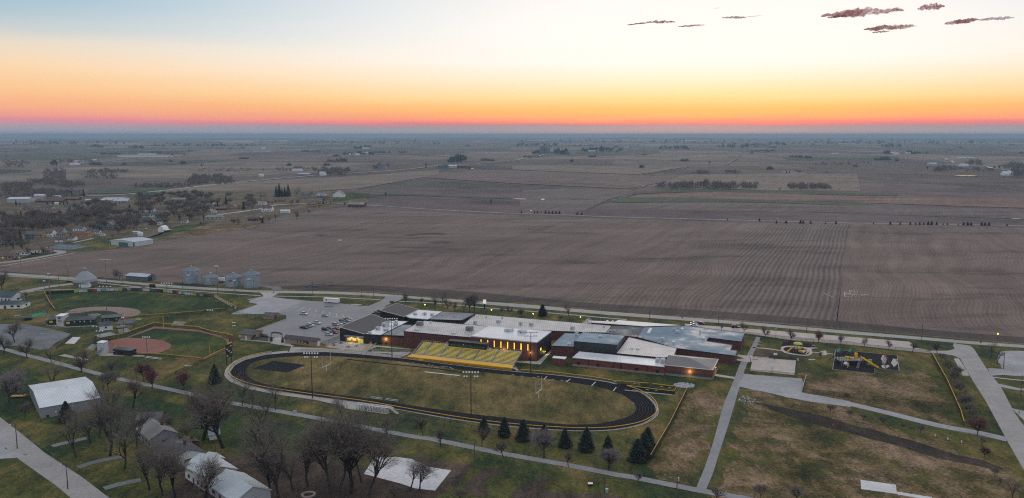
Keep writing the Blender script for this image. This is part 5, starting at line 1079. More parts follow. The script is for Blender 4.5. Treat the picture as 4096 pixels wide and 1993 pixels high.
opening(t, 'sign', 'f', .2, .7, 2.9, 4.2, M_ORANGE if False else mat('orange_sign', (.5, .26, .12), .6, var=.3, scale=5)); opening(t, 'window', 'f', .3, .6, 4.7, 5.7, M_GLASS)
railing(t, [(-t['_hx'] + .2, -t['_hy'] - .9, .2), (t['_hx'] * .8, -t['_hy'] - .9, 3.2)], 1.0, M_GALV_D)
t = shed_roof('dugout', 'green dugout with four white roundels on the first base side', 'dugout', 'Q1', (1020, 727), (1220, 712), (1215, 700), 2.6, 3.4, M_GREEN, R_SHING)
for u in (.14, .32, .75, .92):
    mb = MB(); mb.rings((0, 0, 0), [(.6, 0), (.6, .05)], 12); o = mb.build('roundel', M_PINKB, t); o.rotation_euler = (math.pi / 2, 0, 0); o.location = (-t['_hx'] + 2 * t['_hx'] * u, -t['_hy'] - .01, 1.3)
t = gable('concession_stand', 'small white gabled building with dark roof between the ball fields', 'building', 'Q1', (1002, 813), (1130, 800), (1115, 770), 2.9, 1.5, M_WHITE, R_SHING); opening(t, 'window', 'f', .4, .55, 1.2, 2.2, M_GLASS); opening(t, 'door', 'l', .3, .6, 0, 2.1, M_PALEW)
t = shed_roof('picnic_shelter', 'open sided shelter with blue grey roof on a pale slab', 'shelter', 'Q1', (1190, 790), (1335, 780), (1310, 760), 2.9, 3.6, M_PALEW, R_SHING, .8, open_front=True)
t = shed_roof('dugout', 'open dugout with flat pale roof and yellow bench by the softball infield', 'dugout', 'Q1', (1015, 925), (1165, 895), (1150, 870), 2.6, 2.9, M_PALEW, R_SHINGL, .4, open_front=True)
t = shed_roof('dugout', 'black boxy dugout with blue grey roof on the near softball baseline', 'dugout', 'Q1', (1135, 1050), (1312, 1068), (1340, 1045), 2.9, 3.1, M_POSTB, R_SHING, .2)
opening(t, 'sign', 'f', .03, .08, 1.5, 2.0, M_PALEW)
t = shed_roof('press_box', 'tall white press box with side stair behind the softball backstop', 'press box', 'Q1', (980, 1045), (1045, 1050), (1072, 1032), 6.2, 6.4, M_PALEW, M_WHITE, .15)
railing(t, [(-t['_hx'], -t['_hy'] - 1, .1), (t['_hx'] * .7, -t['_hy'] - 1, 2.9), (t['_hx'] + .6, -t['_hy'] - 1, 2.9)], 1.0, M_GALV_D); mb = MB()
for k in range(9): mb.box(-t['_hx'] + k * .32, -t['_hx'] + .35 + k * .32, -t['_hy'] - 1.1, -t['_hy'] - .1, .15 + k * .3, .22 + k * .3)
mb.build('stair', M_GALV_D, t, stuff=True)
t = gable('equipment_shed', 'small black barrel roofed shed beside the green practice mats', 'shed', 'Q1', (245, 712), (318, 705), (310, 690), 1.8, 1.0, M_POSTB, M_DKROOF)
t = shed_roof('storage_crate', 'small brown crate shed left of the black shed', 'shed', 'Q1', (135, 690), (185, 690), (185, 680), 1.6, 1.7, M_TAN, M_TAN, .05)
# small bleachers
def bleacher(label, f, A, B, depth, rows, m=None, legs=True, rise=.35, face=1):
    a, b = G(f, *A), G(f, *B); t = thing('bleacher', label, 'bleachers', a, math.atan2((b - a).y, (b - a).x), 'small aluminium bleachers'); L = (b - a).length; st = depth / rows
    for r in range(rows):
        y = face * r * st; MB().box(0, L, y, y + .3, .35 + r * rise, .42 + r * rise).build('seat', m or M_WHITE, t)
    mb = MB()
    for k in range(4):
        x = L * (k + .1) / 3.2; mb.bar((x, 0, .0), (x, face * depth, 0), .08); mb.bar((x, 0, .3), (x, face * depth, .3 + rows * rise), .08); mb.bar((x, face * depth, 0), (x, face * depth, .3 + rows * rise), .08)
    mb.build('frame', M_GALV_D, t, stuff=True); return t
bleacher('five row white bleacher behind the softball foul line', 'Q1', (1200, 842), (1305, 828), 4.5, 5); bleacher('reddish framed bleacher on the grass beyond the softball outfield fence', 'Q1', (1710, 762), (1830, 768), 4.5, 5)
bleacher('slanted white bleacher left of the softball press box', 'Q1', (860, 1010), (938, 1012), 6, 6); bleacher('long low white bench stand beside the baseball baseline', 'Q1', (1320, 712), (1418, 705), 1.6, 2)
bleacher('low two plank bench on the near side of the softball fence', 'Q1', (1455, 1085), (1612, 1105), 1.4, 2)
bleacher('white team bench on the near side of the football field, left one', 'B2', (1572, 335), (1680, 350), 1.2, 2, M_PALEW); bleacher('white team bench on the near side of the football field, right one', 'B2', (1710, 352), (1822, 368), 1.2, 2, M_PALEW)
bleacher('lone white bench beside the recreation trail', 'B2', (855, 465), (892, 470), .8, 2)
# visitors stand, seen from behind
va, vb = G('B2', 1440, 440), G('B2', 1745, 478); vt = thing('visitor_stand', 'aluminium visitors stand seen from behind across the field', 'grandstand', va, math.atan2((vb - va).y, (vb - va).x)); L = (vb - va).length
for r in range(5): MB().box(0, L, 1 + r * .8, 1.35 + r * .8, 3.0 - r * .45, 3.08 - r * .45).build('seat', M_ALU, vt)
MB().box(0, L, .2, 1, 2.3, 2.45).build('walkway', M_ALU, vt); railing(vt, [(0, .2, 2.4), (L, .2, 2.4)], 1.1); railing(vt, [(L, .2, 2.4), (L + 4, .6, .2)], 1.0); mb = MB()
for k in range(12):
    x = L * k / 11; mb.bar((x, .3, 0), (x, .3, 2.3), .12); mb.bar((x, 4.6, 0), (x, 4.6, 1.2), .12); mb.bar((x, .3, .2), (x, 4.6, 1.6), .08)
mb.build('support_frame', M_GALV_D, vt, stuff=True); mb = MB()
for k in range(8): mb.box(L + .1 + k * .45, L + .5 + k * .45, .2, 1.6, 2.2 - k * .28, 2.3 - k * .28)
mb.build('stair', M_ALU, vt, stuff=True)
# goal posts
def goal(label, f, base, L0, R0, crossz=3.05):
    p = G(f, *base); t = thing('goal_post', label, 'goalpost', p, 0, 'football goalposts'); a = on_wall_free(f, L0, p); b = on_wall_free(f, R0, p)
    d = (T_IN[0] - T_IN[0]); ax = (G('Q3', 18, 845) - G('B3', 1280, 330)).normalized(); pr = Vector((-ax.y, ax.x, 0)); t.rotation_euler[2] = math.atan2(pr.y, pr.x)
    MB().tube((0, 0, 0), (0, 0, crossz), .16, .13, 8).build('base_pole', M_WHITE, t); MB().tube((-3.55, 0, crossz), (3.55, 0, crossz), .1, .1, 6).build('crossbar', M_WHITE, t)
    for s in (-1, 1): MB().tube((s * 3.55, 0, crossz), (s * 3.55, 0, crossz + 5.8), .08, .07, 6).build('upright', M_WHITE, t)
def on_wall_free(f, q, p): return None
goal('white goalpost at the left end of the football field', 'B2', (1170, 85), None, None); goal('white goalpost at the right end of the football field', 'B3', (1280, 330), None, None)
# ---------------------------------------------------------------- light towers and poles
def tower(label, f, base, top_px, arms=2, per=6, pm=M_DKPOLE, group='sports field floodlight poles', spread=7.0, rz=0.0, up=True, name='floodlight_pole'):
    p = G(f, *base); b = px(f, *base); tpx = px(f, base[0], top_px); h = (b[1] - tpx[1]) * mpp(p) * 1.0 / CP
    t = thing(name, label, 'light pole', p, rz, group); MB().tube((0, 0, 0), (0, 0, h), .25, .13, 8).build('pole', pm, t)
    for a in range(arms):
        z = h - .2 - a * 1.7; w = spread / 2 * (1 - .1 * a); cb = MB().bar((-w, 0, z), (w, 0, z), .15).build('crossarm', pm, t)
        for k in range(per):
            x = -w + 2 * w * (k + .5) / per
            if arms == 2 and a == 1 and abs(x) < w * .25: continue
            o = MB().rings((0, 0, 0), [(.05, .26), (.36, .1), (.40, -.1), (.34, -.12)], 8).build('lamp', M_WHITE, t); o.location = (x, -.2, z + .4); o.rotation_euler = (R(55), 0, R(rv.uniform(-30, 30)))
    return t
tower('tall dark floodlight pole at the near side of the field, left one', 'B2', (1038, 333), -88, 2, 6); tower('tall dark floodlight pole at the near side of the field, right one', 'B3', (657, 543), 85, 2, 6)
tower('tall dark floodlight pole between the terrace and the grandstand', 'Q3', (672, 700), 312, 2, 6); tower('tall dark floodlight pole by the right end of the grandstand', 'Q4', (308, 858), 445, 2, 6)
tower('tall steel floodlight pole rising above the baseball dugout', 'Q1', (1075, 692), 368, 1, 4, M_GALV_D, spread=9); tower('tall floodlight pole on the far left edge of the baseball outfield', 'Q1', (512, 560), 242, 2, 2, M_GALV_D, spread=1.6)
tower('shorter floodlight pole with ring lamp at the left baseball fence', 'Q1', (470, 640), 312, 1, 2, M_GALV_D, spread=1.6); tower('floodlight pole with two lamp rows at the baseball outfield right side', 'Q1', (1692, 692), 335, 2, 5, M_GALV_D, spread=8)
tower('floodlight pole rising in front of the field with wide lamp bar', 'Q1', (1072, 372), 100, 1, 6, M_GALV_D, spread=9); tower('floodlight pole between the grain bins', 'Q2', (430, 450), 165, 1, 4, M_GALV_D, spread=3)
tower('thin softball floodlight pole near the infield', 'Q1', (1478, 1072), 875, 1, 4, M_GALV_D, spread=4.5); tower('thin light pole behind the softball outfield fence', 'Q2', (362, 800), 605, 1, 3, M_GALV_D, spread=4)
tower('light pole with round lamps beside the tan concession building', 'Q2', (598, 900), 730, 2, 2, M_GALV_D, spread=2.2); tower('light pole left of the white concession stand', 'Q1', (960, 870), 770, 1, 2, M_GALV_D, spread=4)
tower('light pole behind the softball press box', 'Q1', (1007, 915), 815, 1, 3, M_GALV_D, spread=5); tower('light pole between the bleacher and the picnic shelter', 'Q1', (1243, 870), 680, 1, 2, M_GALV_D, spread=2)
tower('silver light pole at the near parking lot edge', 'Q2', (600, 435), 308, 1, 2, M_GALV_D, spread=2)
def upole(label, f, base, top, arm=True, can=False, lamp=None, m=M_WOODP, group='wooden utility poles', lean=0):
    p = G(f, *base); h = (base[1] - top) * FR[f][2] * mpp(p) / CP; t = thing('utility_pole', label, 'utility pole', p, rv.uniform(-.4, .4), group)
    MB().tube((0, 0, 0), (lean, 0, h), .2, .13, 7).build('pole', m, t)
    if arm: MB().bar((lean - 1.3, 0, h - .5), (lean + 1.3, 0, h - .5), .14).build('crossarm', m, t)
    if can: MB().tube((lean + .45, 0, h - 2.6), (lean + .45, 0, h - 1.5), .28, .28, 8).build('transformer', M_PALEW, t)
    if lamp:
        MB().bar((lean, 0, h - .9), (lean - 1.8, 0, h - .4), .09).build('lamp_arm', M_GALV_D, t); MB().rings((lean - 2.0, 0, h - .55), [(.05, .2), (.25, .1), (.22, -.08)], 8).build('lamp', M_WHITE, t)
    return (p, h)
UP = {}
for k, a in enumerate([('utility pole standing at the bend of the near left street', 'B1', (160, 795), 558, False, False, 1), ('utility pole with transformer near the bottom of the left street', 'B1', (627, 1172), 925, True, True, 1),
    ('utility pole on the path verge in front of the bleacher pad', 'B2', (1122, 600), 460, True), ('utility pole standing in the ditch below the spruces', 'B3', (687, 905), 725, True), ('utility pole beside the orange traffic cone', 'B3', (1885, 1205), 1050, False),
    ('utility pole with transformer left of the service path foot', 'B4', (708, 1250), 1015, True, True), ('short wooden pole at the bottom edge left of the transformer pole', 'B4', (38, 1205), 1050, False),
    ('utility pole on the verge by the blue farm implement', 'Q2', (1382, 452), 322, True), ('utility pole with wide crossarm on the verge near the white trailer', 'Q3', (372, 165), 18, True), ('utility pole next to the parking lot driveway', 'Q3', (485, 110), 0, True),
    ('tall pole on the main road verge above the bright roof', 'Q4', (1500, 325), 192, False), ('pole on the verge above the parked car by the school drive', 'Q5', (687, 250), 110, False), ('pole by the main road above the picnic lawn', 'Q5', (1570, 328), 180, False),
    ('pole standing on the grass island by the junction', 'Q6', (978, 545), 355, False), ('wooden pole at the edge of the right gravel lot', 'Q6', (1798, 820), 645, True, False, 1), ('wooden pole on the grass at the right edge', 'Q6', (1970, 1090), 875, False),
    ('thin pole left of the round barn', 'Q1', (593, 380), 250, False), ('pole with crossarm behind the round barn left side', 'Q1', (683, 290), 180, True), ('pole in front of the long metal shed', 'Q1', (1232, 340), 205, True, False, 1), ('pole in front of the tallest grain bin', 'Q1', (1832, 395), 280, False),
    ('wooden street pole beside the town bend', 'Q1', (213, 175), 20, True, False, 1), ('wooden pole standing in front of the tennis court', 'N1', (1128, 1050), 880, True), ('lamp pole in the back garden by the white shed', 'B1', (1990, 865), 700, False),
    ('pole right of the gabled barn', 'N2', (760, 650), 530, False), ('pole behind the metal roof building', 'B1', (955, 260), 140, False, True)]): UP[k] = upole(*a)
def wires(label, ids, sag=1.2):
    pl = [UP[i] for i in ids]; o = pl[0][0]; t = thing('overhead_wires', label, 'power line', o, 0)
    for off in (-.9, .9):
        mb = MB()
        for (a, ha), (b, hb) in zip(pl, pl[1:]):
            d = (b - a).normalized(); nn = Vector((-d.y, d.x, 0)) * off; pv = None
            for k in range(9):
                u = k / 8; q = a.lerp(b, u) + nn - o; q.z = ha - .4 + (hb - ha) * u - sag * 4 * u * (1 - u)
                if pv is not None: mb.bar(pv, q, .04)
                pv = q
        mb.build('wire', M_GALV_D, t)
wires('sagging wires strung along the verge below the football field', [2, 3, 4, 5]); wires('wires between the two poles of the near left street', [0, 1])
# drive and garden lamps
for lab, f, b, tp, lit in (('lit yellow garden lamp left of the big bare trees', 'Q3', (1003, 222), 178, 1), ('lit yellow garden lamp behind the flat roofs', 'Q3', (1668, 270), 230, 1), ('lit yellow garden lamp near the dark evergreen', 'Q4', (332, 310), 268, 1), ('lit yellow garden lamp next to the bare tree and the steam', 'Q4', (806, 335), 303, 1), ('unlit drive lamp beside the playground fence', 'Q5', (1260, 390), 290, 0),
                            ('lit yellow street lamp in the tree at the junction', 'Q6', (1735, 560), 468, 1)):
    p = G(f, *b); h = (b[1] - tp) * FR[f][2] * mpp(p); t = thing('garden_lamp', lab, 'street lamp', p, 0, 'post lamps in the school grounds'); MB().tube((0, 0, 0), (0, 0, h), .09, .06, 6).build('pole', M_DKPOLE, t)
    MB().rings((0, 0, h), [(.1, 0), (.34, .15), (.34, .55), (.1, .75)], 8).build('lantern', M_LAMPY if lit else M_PALEW, t)
    if lit: l = bpy.data.lights.new('lantern_light', 'POINT'); l.energy = 130; l.color = (1, .7, .2); l.shadow_soft_size = .3; lo = bpy.data.objects.new('lantern_light', l); C.objects.link(lo); lo.location = p + Vector((0, -.7, h + .3))
# ---------------------------------------------------------------- vehicles
PAINT = {}
def paint(c):
    if c not in PAINT: PAINT[c] = mat('car_paint', c, .25, .2, .6, var=.02)
    return PAINT[c]
def vehicle(kind, label, f, x, y, ang, col, s=1.0, group='cars parked at the school'):
    name = {'sedan': 'parked_car', 'suv': 'parked_car', 'pickup': 'pickup_truck'}[kind]
    t = thing(name, label, {'sedan': 'car', 'suv': 'car', 'pickup': 'pickup truck'}[kind], G(f, x, y), ang, group); P_ = paint(col)
    L, Wd, H = {'sedan': (4.7, 1.82, 1.45), 'suv': (4.8, 1.9, 1.78), 'pickup': (5.8, 1.98, 1.88)}[kind]; l, w = L / 2, Wd / 2
    body = {'sedan': [(-l, .35), (-l, .9), (-l + .9, .98), (l - 1.3, .95), (l - .1, .75), (l, .35)], 'suv': [(-l, .4), (-l, 1.08), (-l + .4, 1.12), (l - 1.2, 1.08), (l - .1, .9), (l, .4)], 'pickup': [(-l, .5), (-l, 1.1), (-l + 2.0, 1.12), (l - 1.4, 1.12), (l - .1, 1.0), (l, .5)]}[kind]
    top = {'sedan': [(-l + .7, .97), (-l + 1.5, H), (l - 2.1, H), (l - 1.25, .95)], 'suv': [(-l + .1, 1.1), (-l + .35, H), (l - 1.9, H), (l - 1.15, 1.08)], 'pickup': [(-l + 2.05, 1.1), (-l + 2.25, H), (l - 2.2, H), (l - 1.35, 1.1)]}[kind]
    def prof(pts, w0, w1=None, zt=None):
        n = len(pts); vs = [(a, -(w0 if z < (zt or 9) else w1), z) for a, z in pts] + [(a, (w0 if z < (zt or 9) else w1), z) for a, z in pts]
        return vs, [tuple(range(n)), tuple(range(2 * n - 1, n - 1, -1))] + [((i + 1) % n, i, n + i, n + (i + 1) % n) for i in range(n)]
    mb = MB(); mb.add(*prof(body, w)); mb.build('body', P_, t)
    g = MB(); g.add(*prof(top, w - .06, w - .24, H - .05)); g.build('window_glass', M_GLASS, t)
    mb = MB(); mb.box(top[1][0] + .02, top[2][0] + .02, -w + .23, w - .23, H - .03, H + .05); mb.build('roof', P_, t)
    if kind == 'pickup': MB().box(-l + .15, -l + 1.95, -w + .15, w - .15, 1.12, 1.135).build('cargo_bed', M_FASB, t)
    for sx in (-l + .95, l - .95):
        for sy in (-1, 1): MB().tube((sx, sy * (w - .2), .34), (sx, sy * (w + .02), .34), .34, .34, 10).build('wheel', M_RUBT, t)
    for sy in (-1, 1): MB().box(l - .06, l + .02, sy * w * .7 - .2, sy * w * .7 + .2, .62, .76).build('headlight', M_WHITE, t)
    return t
# world bearings of the two ranks of cars, read off the lot
pk = G('Q2', 1290, 800) - G('Q2', 1235, 790); pkang = math.atan2((G('Q2', 1335, 796) - G('Q2', 1245, 783)).y, (G('Q2', 1335, 796) - G('Q2', 1245, 783)).x)
Wh, Si, Bk, Rd_, Gr, Bl, Gn = (.7, .7, .71), (.42, .43, .44), (.02, .02, .022), (.28, .02, .03), (.14, .145, .15), (.05, .08, .14), (.02, .05, .05)
for a in (('pickup', 'white pickup parked alone nearest the gravel apron', 290 / 1, 0, 0),): pass
veh = [('pickup', 'silver pickup parked alone in the middle of the lot', 'D7', 290, 325, 0, Wh), ('sedan', 'silver sedan parked alone beside a bright puddle', 'D7', 1005, 385, 0, Si), ('pickup', 'white pickup on its own in front of the short rank', 'D7', 725, 635, 0, Wh),
       ('pickup', 'dark green pickup at the near end of the short rank', 'D7', 305, 790, 0, Gn), ('sedan', 'dark red and grey car second in the short rank', 'D7', 450, 745, 0, Gr), ('suv', 'white van at the far end of the short rank', 'D7', 520, 710, 0, Wh),
       ('suv', 'silver van at the near end of the far rank beside the black wing', 'D7', 1360, 690, 0, Si), ('sedan', 'white car second in the far rank', 'D7', 1480, 655, 0, Wh), ('sedan', 'grey car with red tint third in the far rank', 'D7', 1580, 625, 0, Gr), ('suv', 'dark grey van fourth in the far rank', 'D7', 1600, 580, 0, Bk), ('sedan', 'silver sedan fifth in the far rank', 'D7', 1750, 560, 0, Si), ('pickup', 'red pickup at the far end of the far rank', 'D7', 1720, 520, 0, Rd_),
       ('suv', 'black van leading the near rank by the black wing', 'D7', 1020, 850, 0, Bk), ('sedan', 'grey car just behind the black van', 'D7', 1150, 800, 0, Gr), ('sedan', 'red car at the far corner of the near rank', 'D7', 1400, 830, 0, Rd_), ('sedan', 'dark car in the middle of the near rank', 'D7', 1320, 900, 0, Bk), ('sedan', 'red hatchback in the near rank', 'D7', 1335, 950, 0, Rd_), ('suv', 'dark green van behind the white near van', 'D7', 1190, 955, 0, Gn), ('suv', 'white van nearest the tan storage building', 'D7', 1130, 1015, 0, Wh), ('sedan', 'pale gold car half hidden by the black wing', 'D7', 1440, 800, 0, (.4, .3, .2)),
       ('pickup', 'black pickup standing by the rear black wing', 'Q3', 515, 268, 3.14, Bk), ('pickup', 'red pickup just behind the black pickup by the rear wing', 'Q3', 540, 250, 3.14, Rd_),
       ('sedan', 'silver car parked by the school drive behind the bright roof', 'Q5', 443, 245, 0, Si), ('sedan', 'white car nearest the roof edge by the school drive', 'Q5', 443, 262, 0, Wh), ('suv', 'dark red car beside the silver one on the school drive', 'Q5', 510, 245, 0, (.08, .03, .03)), ('suv', 'black car driving along the school drive', 'Q5', 855, 280, .05, Bk),
       ('sedan', 'silver car with open boot in front of the low white house', 'Q1', 175, 82, .1, Wh), ('pickup', 'dark pickup parked in front of the low white house', 'Q1', 165, 98, .1, Bk), ('sedan', 'car with shining headlights left of the round barn', 'D9', 1720, 495, 3.3, Bk),
       ('sedan', 'white car left of the gabled barn', 'N2', 340, 660, 0, Wh), ('sedan', 'pale car further left of the gabled barn', 'N2', 210, 660, 0, Si), ('suv', 'dark car at the lawn edge behind the paddock', 'N2', 1275, 560, 0, Bk), ('suv', 'white van parked along the town street', 'N2', 2130, 348, 0, Wh)]
for v in veh: vehicle(v[0], v[1], v[2], v[3], v[4], (pkang if v[5] == 0 else v[5]) + rv.uniform(-.04, .04), v[6])
t = thing('cargo_trailer', 'long white enclosed trailer parked at the far edge of the lot', 'trailer', G('Q2', 1570, 532), pkang * .6)
MB().box(-5.6, 5.6, -1.3, 1.3, .7, 3.3).build('body', M_WHITE, t); MB().box(5.6, 6.8, -.08, .08, .6, .72).build('hitch', M_GALV_D, t)
for x in (-1.6, -.6):
    for sy in (-1, 1): MB().tube((x, sy * 1.1, .4), (x, sy * 1.34, .4), .4, .4, 10).build('wheel', M_RUBT, t)
mb = MB(); mb.rings((0, 0, 0), [(.55, 0), (.55, .03)], 12); o = mb.build('emblem', M_FASB, t); o.rotation_euler = (math.pi / 2, 0, 0); o.location = (-3.4, -1.3, 2.1)
mb = MB()
for k in range(14): mb.box(-4.2 + k * .62, -3.8 + k * .62, -1.325, -1.305, 2.75, 2.95)
mb.build('faded_lettering', M_GALV_D, t, stuff=True)
t = thing('flatbed_trailer', 'yellow flatbed trailer parked left of the large metal building', 'trailer', G('B1', 175, 322), .05)
MB().box(-3.2, 3.2, -1.1, 1.1, .55, .75).build('deck', mat('golden_deck', (.5, .3, .08), .7), t)
for x in (-.2, .8):
    for sy in (-1, 1): MB().tube((x, sy * 1.05, .4), (x, sy * 1.25, .4), .38, .38, 10).build('wheel', M_RUBT, t)
MB().box(2.2, 3.1, -.8, .8, .75, 1.2).build('load', M_ORANGE, t)
for lab, x in (('white semi truck cab standing between the two grain bins', 445), ('second white semi truck cab behind the grain bin gap', 485)):
    t = thing('semi_truck', lab, 'truck', G('Q2', x, 322), math.pi / 2, 'white semi trucks behind the grain bins'); MB().box(-1.2, 1.0, -1.2, 1.2, .9, 3.4).build('cab', M_WHITE, t); MB().box(1.0, 2.3, -.9, .9, .9, 2.1).build('hood', M_WHITE, t); MB().box(-6, -1.2, -.5, .5, .8, 1.1).build('chassis', M_POSTB, t)
    MB().box(1.0, 1.03, -1, 1, 2.2, 3.1).build('windscreen', M_GLASS, t)
    for xx in (1.4, -3.6, -4.8):
        for sy in (-1, 1): MB().tube((xx, sy * .9, .5), (xx, sy * 1.2, .5), .5, .5, 10).build('wheel', M_RUBT, t)
t = thing('grain_auger', 'blue grain auger lying on the field edge by the road', 'farm machine', G('Q2', 1400, 372), .1); M_BLUE = mat('blue_machine_paint', (.03, .08, .16), .5)
MB().tube((-6, 0, .8), (14, 2, 3.2), .22, .18, 7).build('auger_tube', M_BLUE, t); MB().box(-1.5, 3, -1.3, 1.3, .5, .8).build('chassis', M_BLUE, t); MB().box(-7, -5, -.8, .8, .3, 1.1).build('hopper', M_BLUE, t)
for x in (-.6, 2):
    for sy in (-1, 1): MB().tube((x, sy * 1.3, .5), (x, sy * 1.5, .5), .5, .5, 10).build('wheel', M_RUBT, t)
# ---------------------------------------------------------------- grain bins, barns
def grain_bin(label, xl, xr, yb, ye, yt, f='Q2'):
    c = G(f, (xl + xr) / 2, yb - 4); r = (xr - xl) / 2 * FR[f][2] * mpp(c); h = (yb - ye - 8) * FR[f][2] * mpp(c); rf = (ye - yt) * FR[f][2] * mpp(c) * .72; c.y += r * .75
    t = thing('grain_bin', label, 'grain bin', c, 0, 'galvanised grain bins by the main road')
    n = max(5, int(h / 1.1))
    for k in range(n):
        z0, z1 = h * k / n, h * (k + 1) / n; MB().rings((0, 0, 0), [(r, z0), (r + .05, (z0 + z1) / 2), (r, z1)], 32, False).build('wall_ring', M_GALV, t, True)
    mb = MB(); N = 32; vs = []; fs = []
    for k in range(2 * N):
        a = math.pi * k / N; up = .08 if k % 2 else 0; vs += [((r + .25) * math.cos(a), (r + .25) * math.sin(a), h + up - .1), (.7 * math.cos(a), .7 * math.sin(a), h + rf * .9 + up)]
    for k in range(2 * N): j = (k + 1) % (2 * N); fs.append((2 * k, 2 * j, 2 * j + 1, 2 * k + 1))
    rfo = mesh('roof', vs, fs, M_GALV_D, t); MB().rings((0, 0, h + rf * .88), [(.7, 0), (.75, .35), (.1, .8)], 12).build('cap', M_GALV, rfo)
    MB().box(-r * .25, r * .15, -r - .12, -r + .1, h * .62, h * .76).build('sign_plate', M_RED if 'red' in label else M_PALEW, t)
    for s in (-1, 1): MB().box(s * r * .98 - .15, s * r * .98 + .15, -.2, .2, h + .1, h + .7).build('roof_vent', M_ALU, t)
    mb = MB(); mb.bar((r * .5, -r * .9, 0), (r * .5, -r * .9, h), .12); mb.build('ladder', M_GALV_D, t)
grain_bin('tall grain bin standing furthest left of the four', 70, 228, 343, 205, 150); grain_bin('smallest grain bin, second from the left', 270, 415, 355, 272, 218)
grain_bin('broad grain bin with a red sign, third from the left', 487, 651, 375, 270, 218); grain_bin('tall ribbed grain bin nearest the gravel drive', 672, 836, 385, 243, 188)
c = G('Q1', 822, 372); r = (930 - 712) / 2 * .399 * mpp(c); c.y += r * .7; s_ = mpp(c) * .399
t = thing('round_barn', 'round barn with a grey domed shingle roof and cupola by the street', 'barn', c)
M_SHG = roof_mat('pale_grey_shingles', (.27, .29, .31), .8, .12); MB().rings((0, 0, 0), [(r, 0), (r, 4.0)], 20).build('wall', mat('grey_brown_block', (.17, .15, .14), .9, var=.12, scale=2), t)
MB().rings((0, 0, 0), [(r * 1.06, 3.6), (r * .98, 5.4), (r * .68, 8.0), (r * .66, 8.25), (r * .42, 10.0), (r * .17, 11.4)], 20).build('roof', M_SHG, t, False); cu = MB().rings((0, 0, 0), [(r * .15, 11.2), (r * .15, 12.9)], 10).build('cupola', M_SHG, t)
MB().rings((0, 0, 12.9), [(r * .19, 0), (r * .04, 1.1)], 10).build('cupola_roof', M_SHG, cu); MB().box(r * .08, r * .8, -r * 1.05, -r * .5, 0, 2.7).build('lean_to', M_WHITE, t); MB().add([(r * .02, -r * 1.1, 2.6), (r * .86, -r * 1.1, 2.6), (r * .8, -r * .6, 4.6), (0, -r * .8, 4.6)], [(0, 1, 2, 3)]).build('lean_to_roof', M_SHG, t)
MB().box(-r * .12, 0, -r * 1.0, -r * .97, 0, 2.4).build('door', M_WHITE, t); MB().box(-r * .62, -r * .55, -r * .86, -r * .82, 1.6, 2.3).build('window', M_GLASS, t)
t = gable('machine_shed', 'long low galvanised shed beyond the main road', 'shed', 'Q1', (1262, 302), (1475, 317), (1570, 298), 3.6, 1.5, M_GALV_D, R_METG); opening(t, 'sliding_door', 'r', .1, .6, 0, 3.0, M_BLACK)
t = gable('metal_building', 'large white metal building with ribbed roof by the left street', 'building', 'B1', (378, 522), (930, 425), (700, 240), 4.6, 2.2, mat('pale_metal_siding', (.30, .31, .33), .5, metal=.1, var=.04), R_METW, over=.3)
t['_x'] = 1
opening(t, 'vent', 'f', .24, .26, 1.6, 2.2, M_WHITE); opening(t, 'door', 'f', .09, .13, .2, 1.2, M_FASB); opening(t, 'downpipe', 'f', .525, .53, 0, 4.5, M_WHITE)
for u, m_ in ((-.5, M_PALEW), (.1, M_GALV_D)): MB().tube((t['_hx'] * u, -1.5, 5.6), (t['_hx'] * u, -1.5, 6.8), .3, .3, 8).build('roof_vent', m_, t)
t = gable('farm_shed', 'white shed with teal doors and trim at the edge of the field', 'shed', 'T1', (1348, 1122), (1545, 1092), (1400, 1060), 4.8, 1.5, M_PALEW, R_METG, over=.2)
opening(t, 'sliding_door', 'l', .25, .62, 0, 3.8, M_TEAL); opening(t, 'trim', 'l', .93, .99, 0, 4.4, M_TEAL); opening(t, 'trim', 'l', .01, .06, 0, 4.4, M_TEAL); opening(t, 'trim', 'f', .0, .02, 0, 4.7, M_TEAL); opening(t, 'trim', 'f', .97, 1, 0, 4.7, M_TEAL)
# blown-up barn with gambrel roof
c = G('N2', 640, 698); t = thing('gambrel_barn', 'small white barn with curved roof beside the dark paddock', 'barn', c, -.25); s_ = mpp(c) * .2394
w_ = 55 * s_; l_ = 4.5; pr = [(-w_, 0), (-w_, 3.2), (-w_ * .65, 5.8), (0, 7.3), (w_ * .65, 5.8), (w_, 3.2), (w_, 0)]
n = 7; vs = [(a, -l_, z) for a, z in pr] + [(a, l_, z) for a, z in pr]
mesh('wall', vs, [tuple(range(n - 1, -1, -1)), tuple(range(n, 2 * n)), (0, 1, 8, 7), (5, 6, 13, 12)], M_WHITE, t); mesh('roof', [(a * 1.06, y * 1.08, z + .08) for y in (-l_, l_) for a, z in pr[1:6]], [(i, i + 1, 6 + i, 5 + i) for i in range(4)], M_WHITE, t)
MB().box(w_, w_ + 4.5, -l_, l_, 2.3, 2.5).build('lean_to_roof', M_WHITE, t); MB().box(w_ + .5, w_ + 3.4, -l_ + .2, l_ - .3, 0, 2.3).build('lean_to', M_BRICK_D, t)
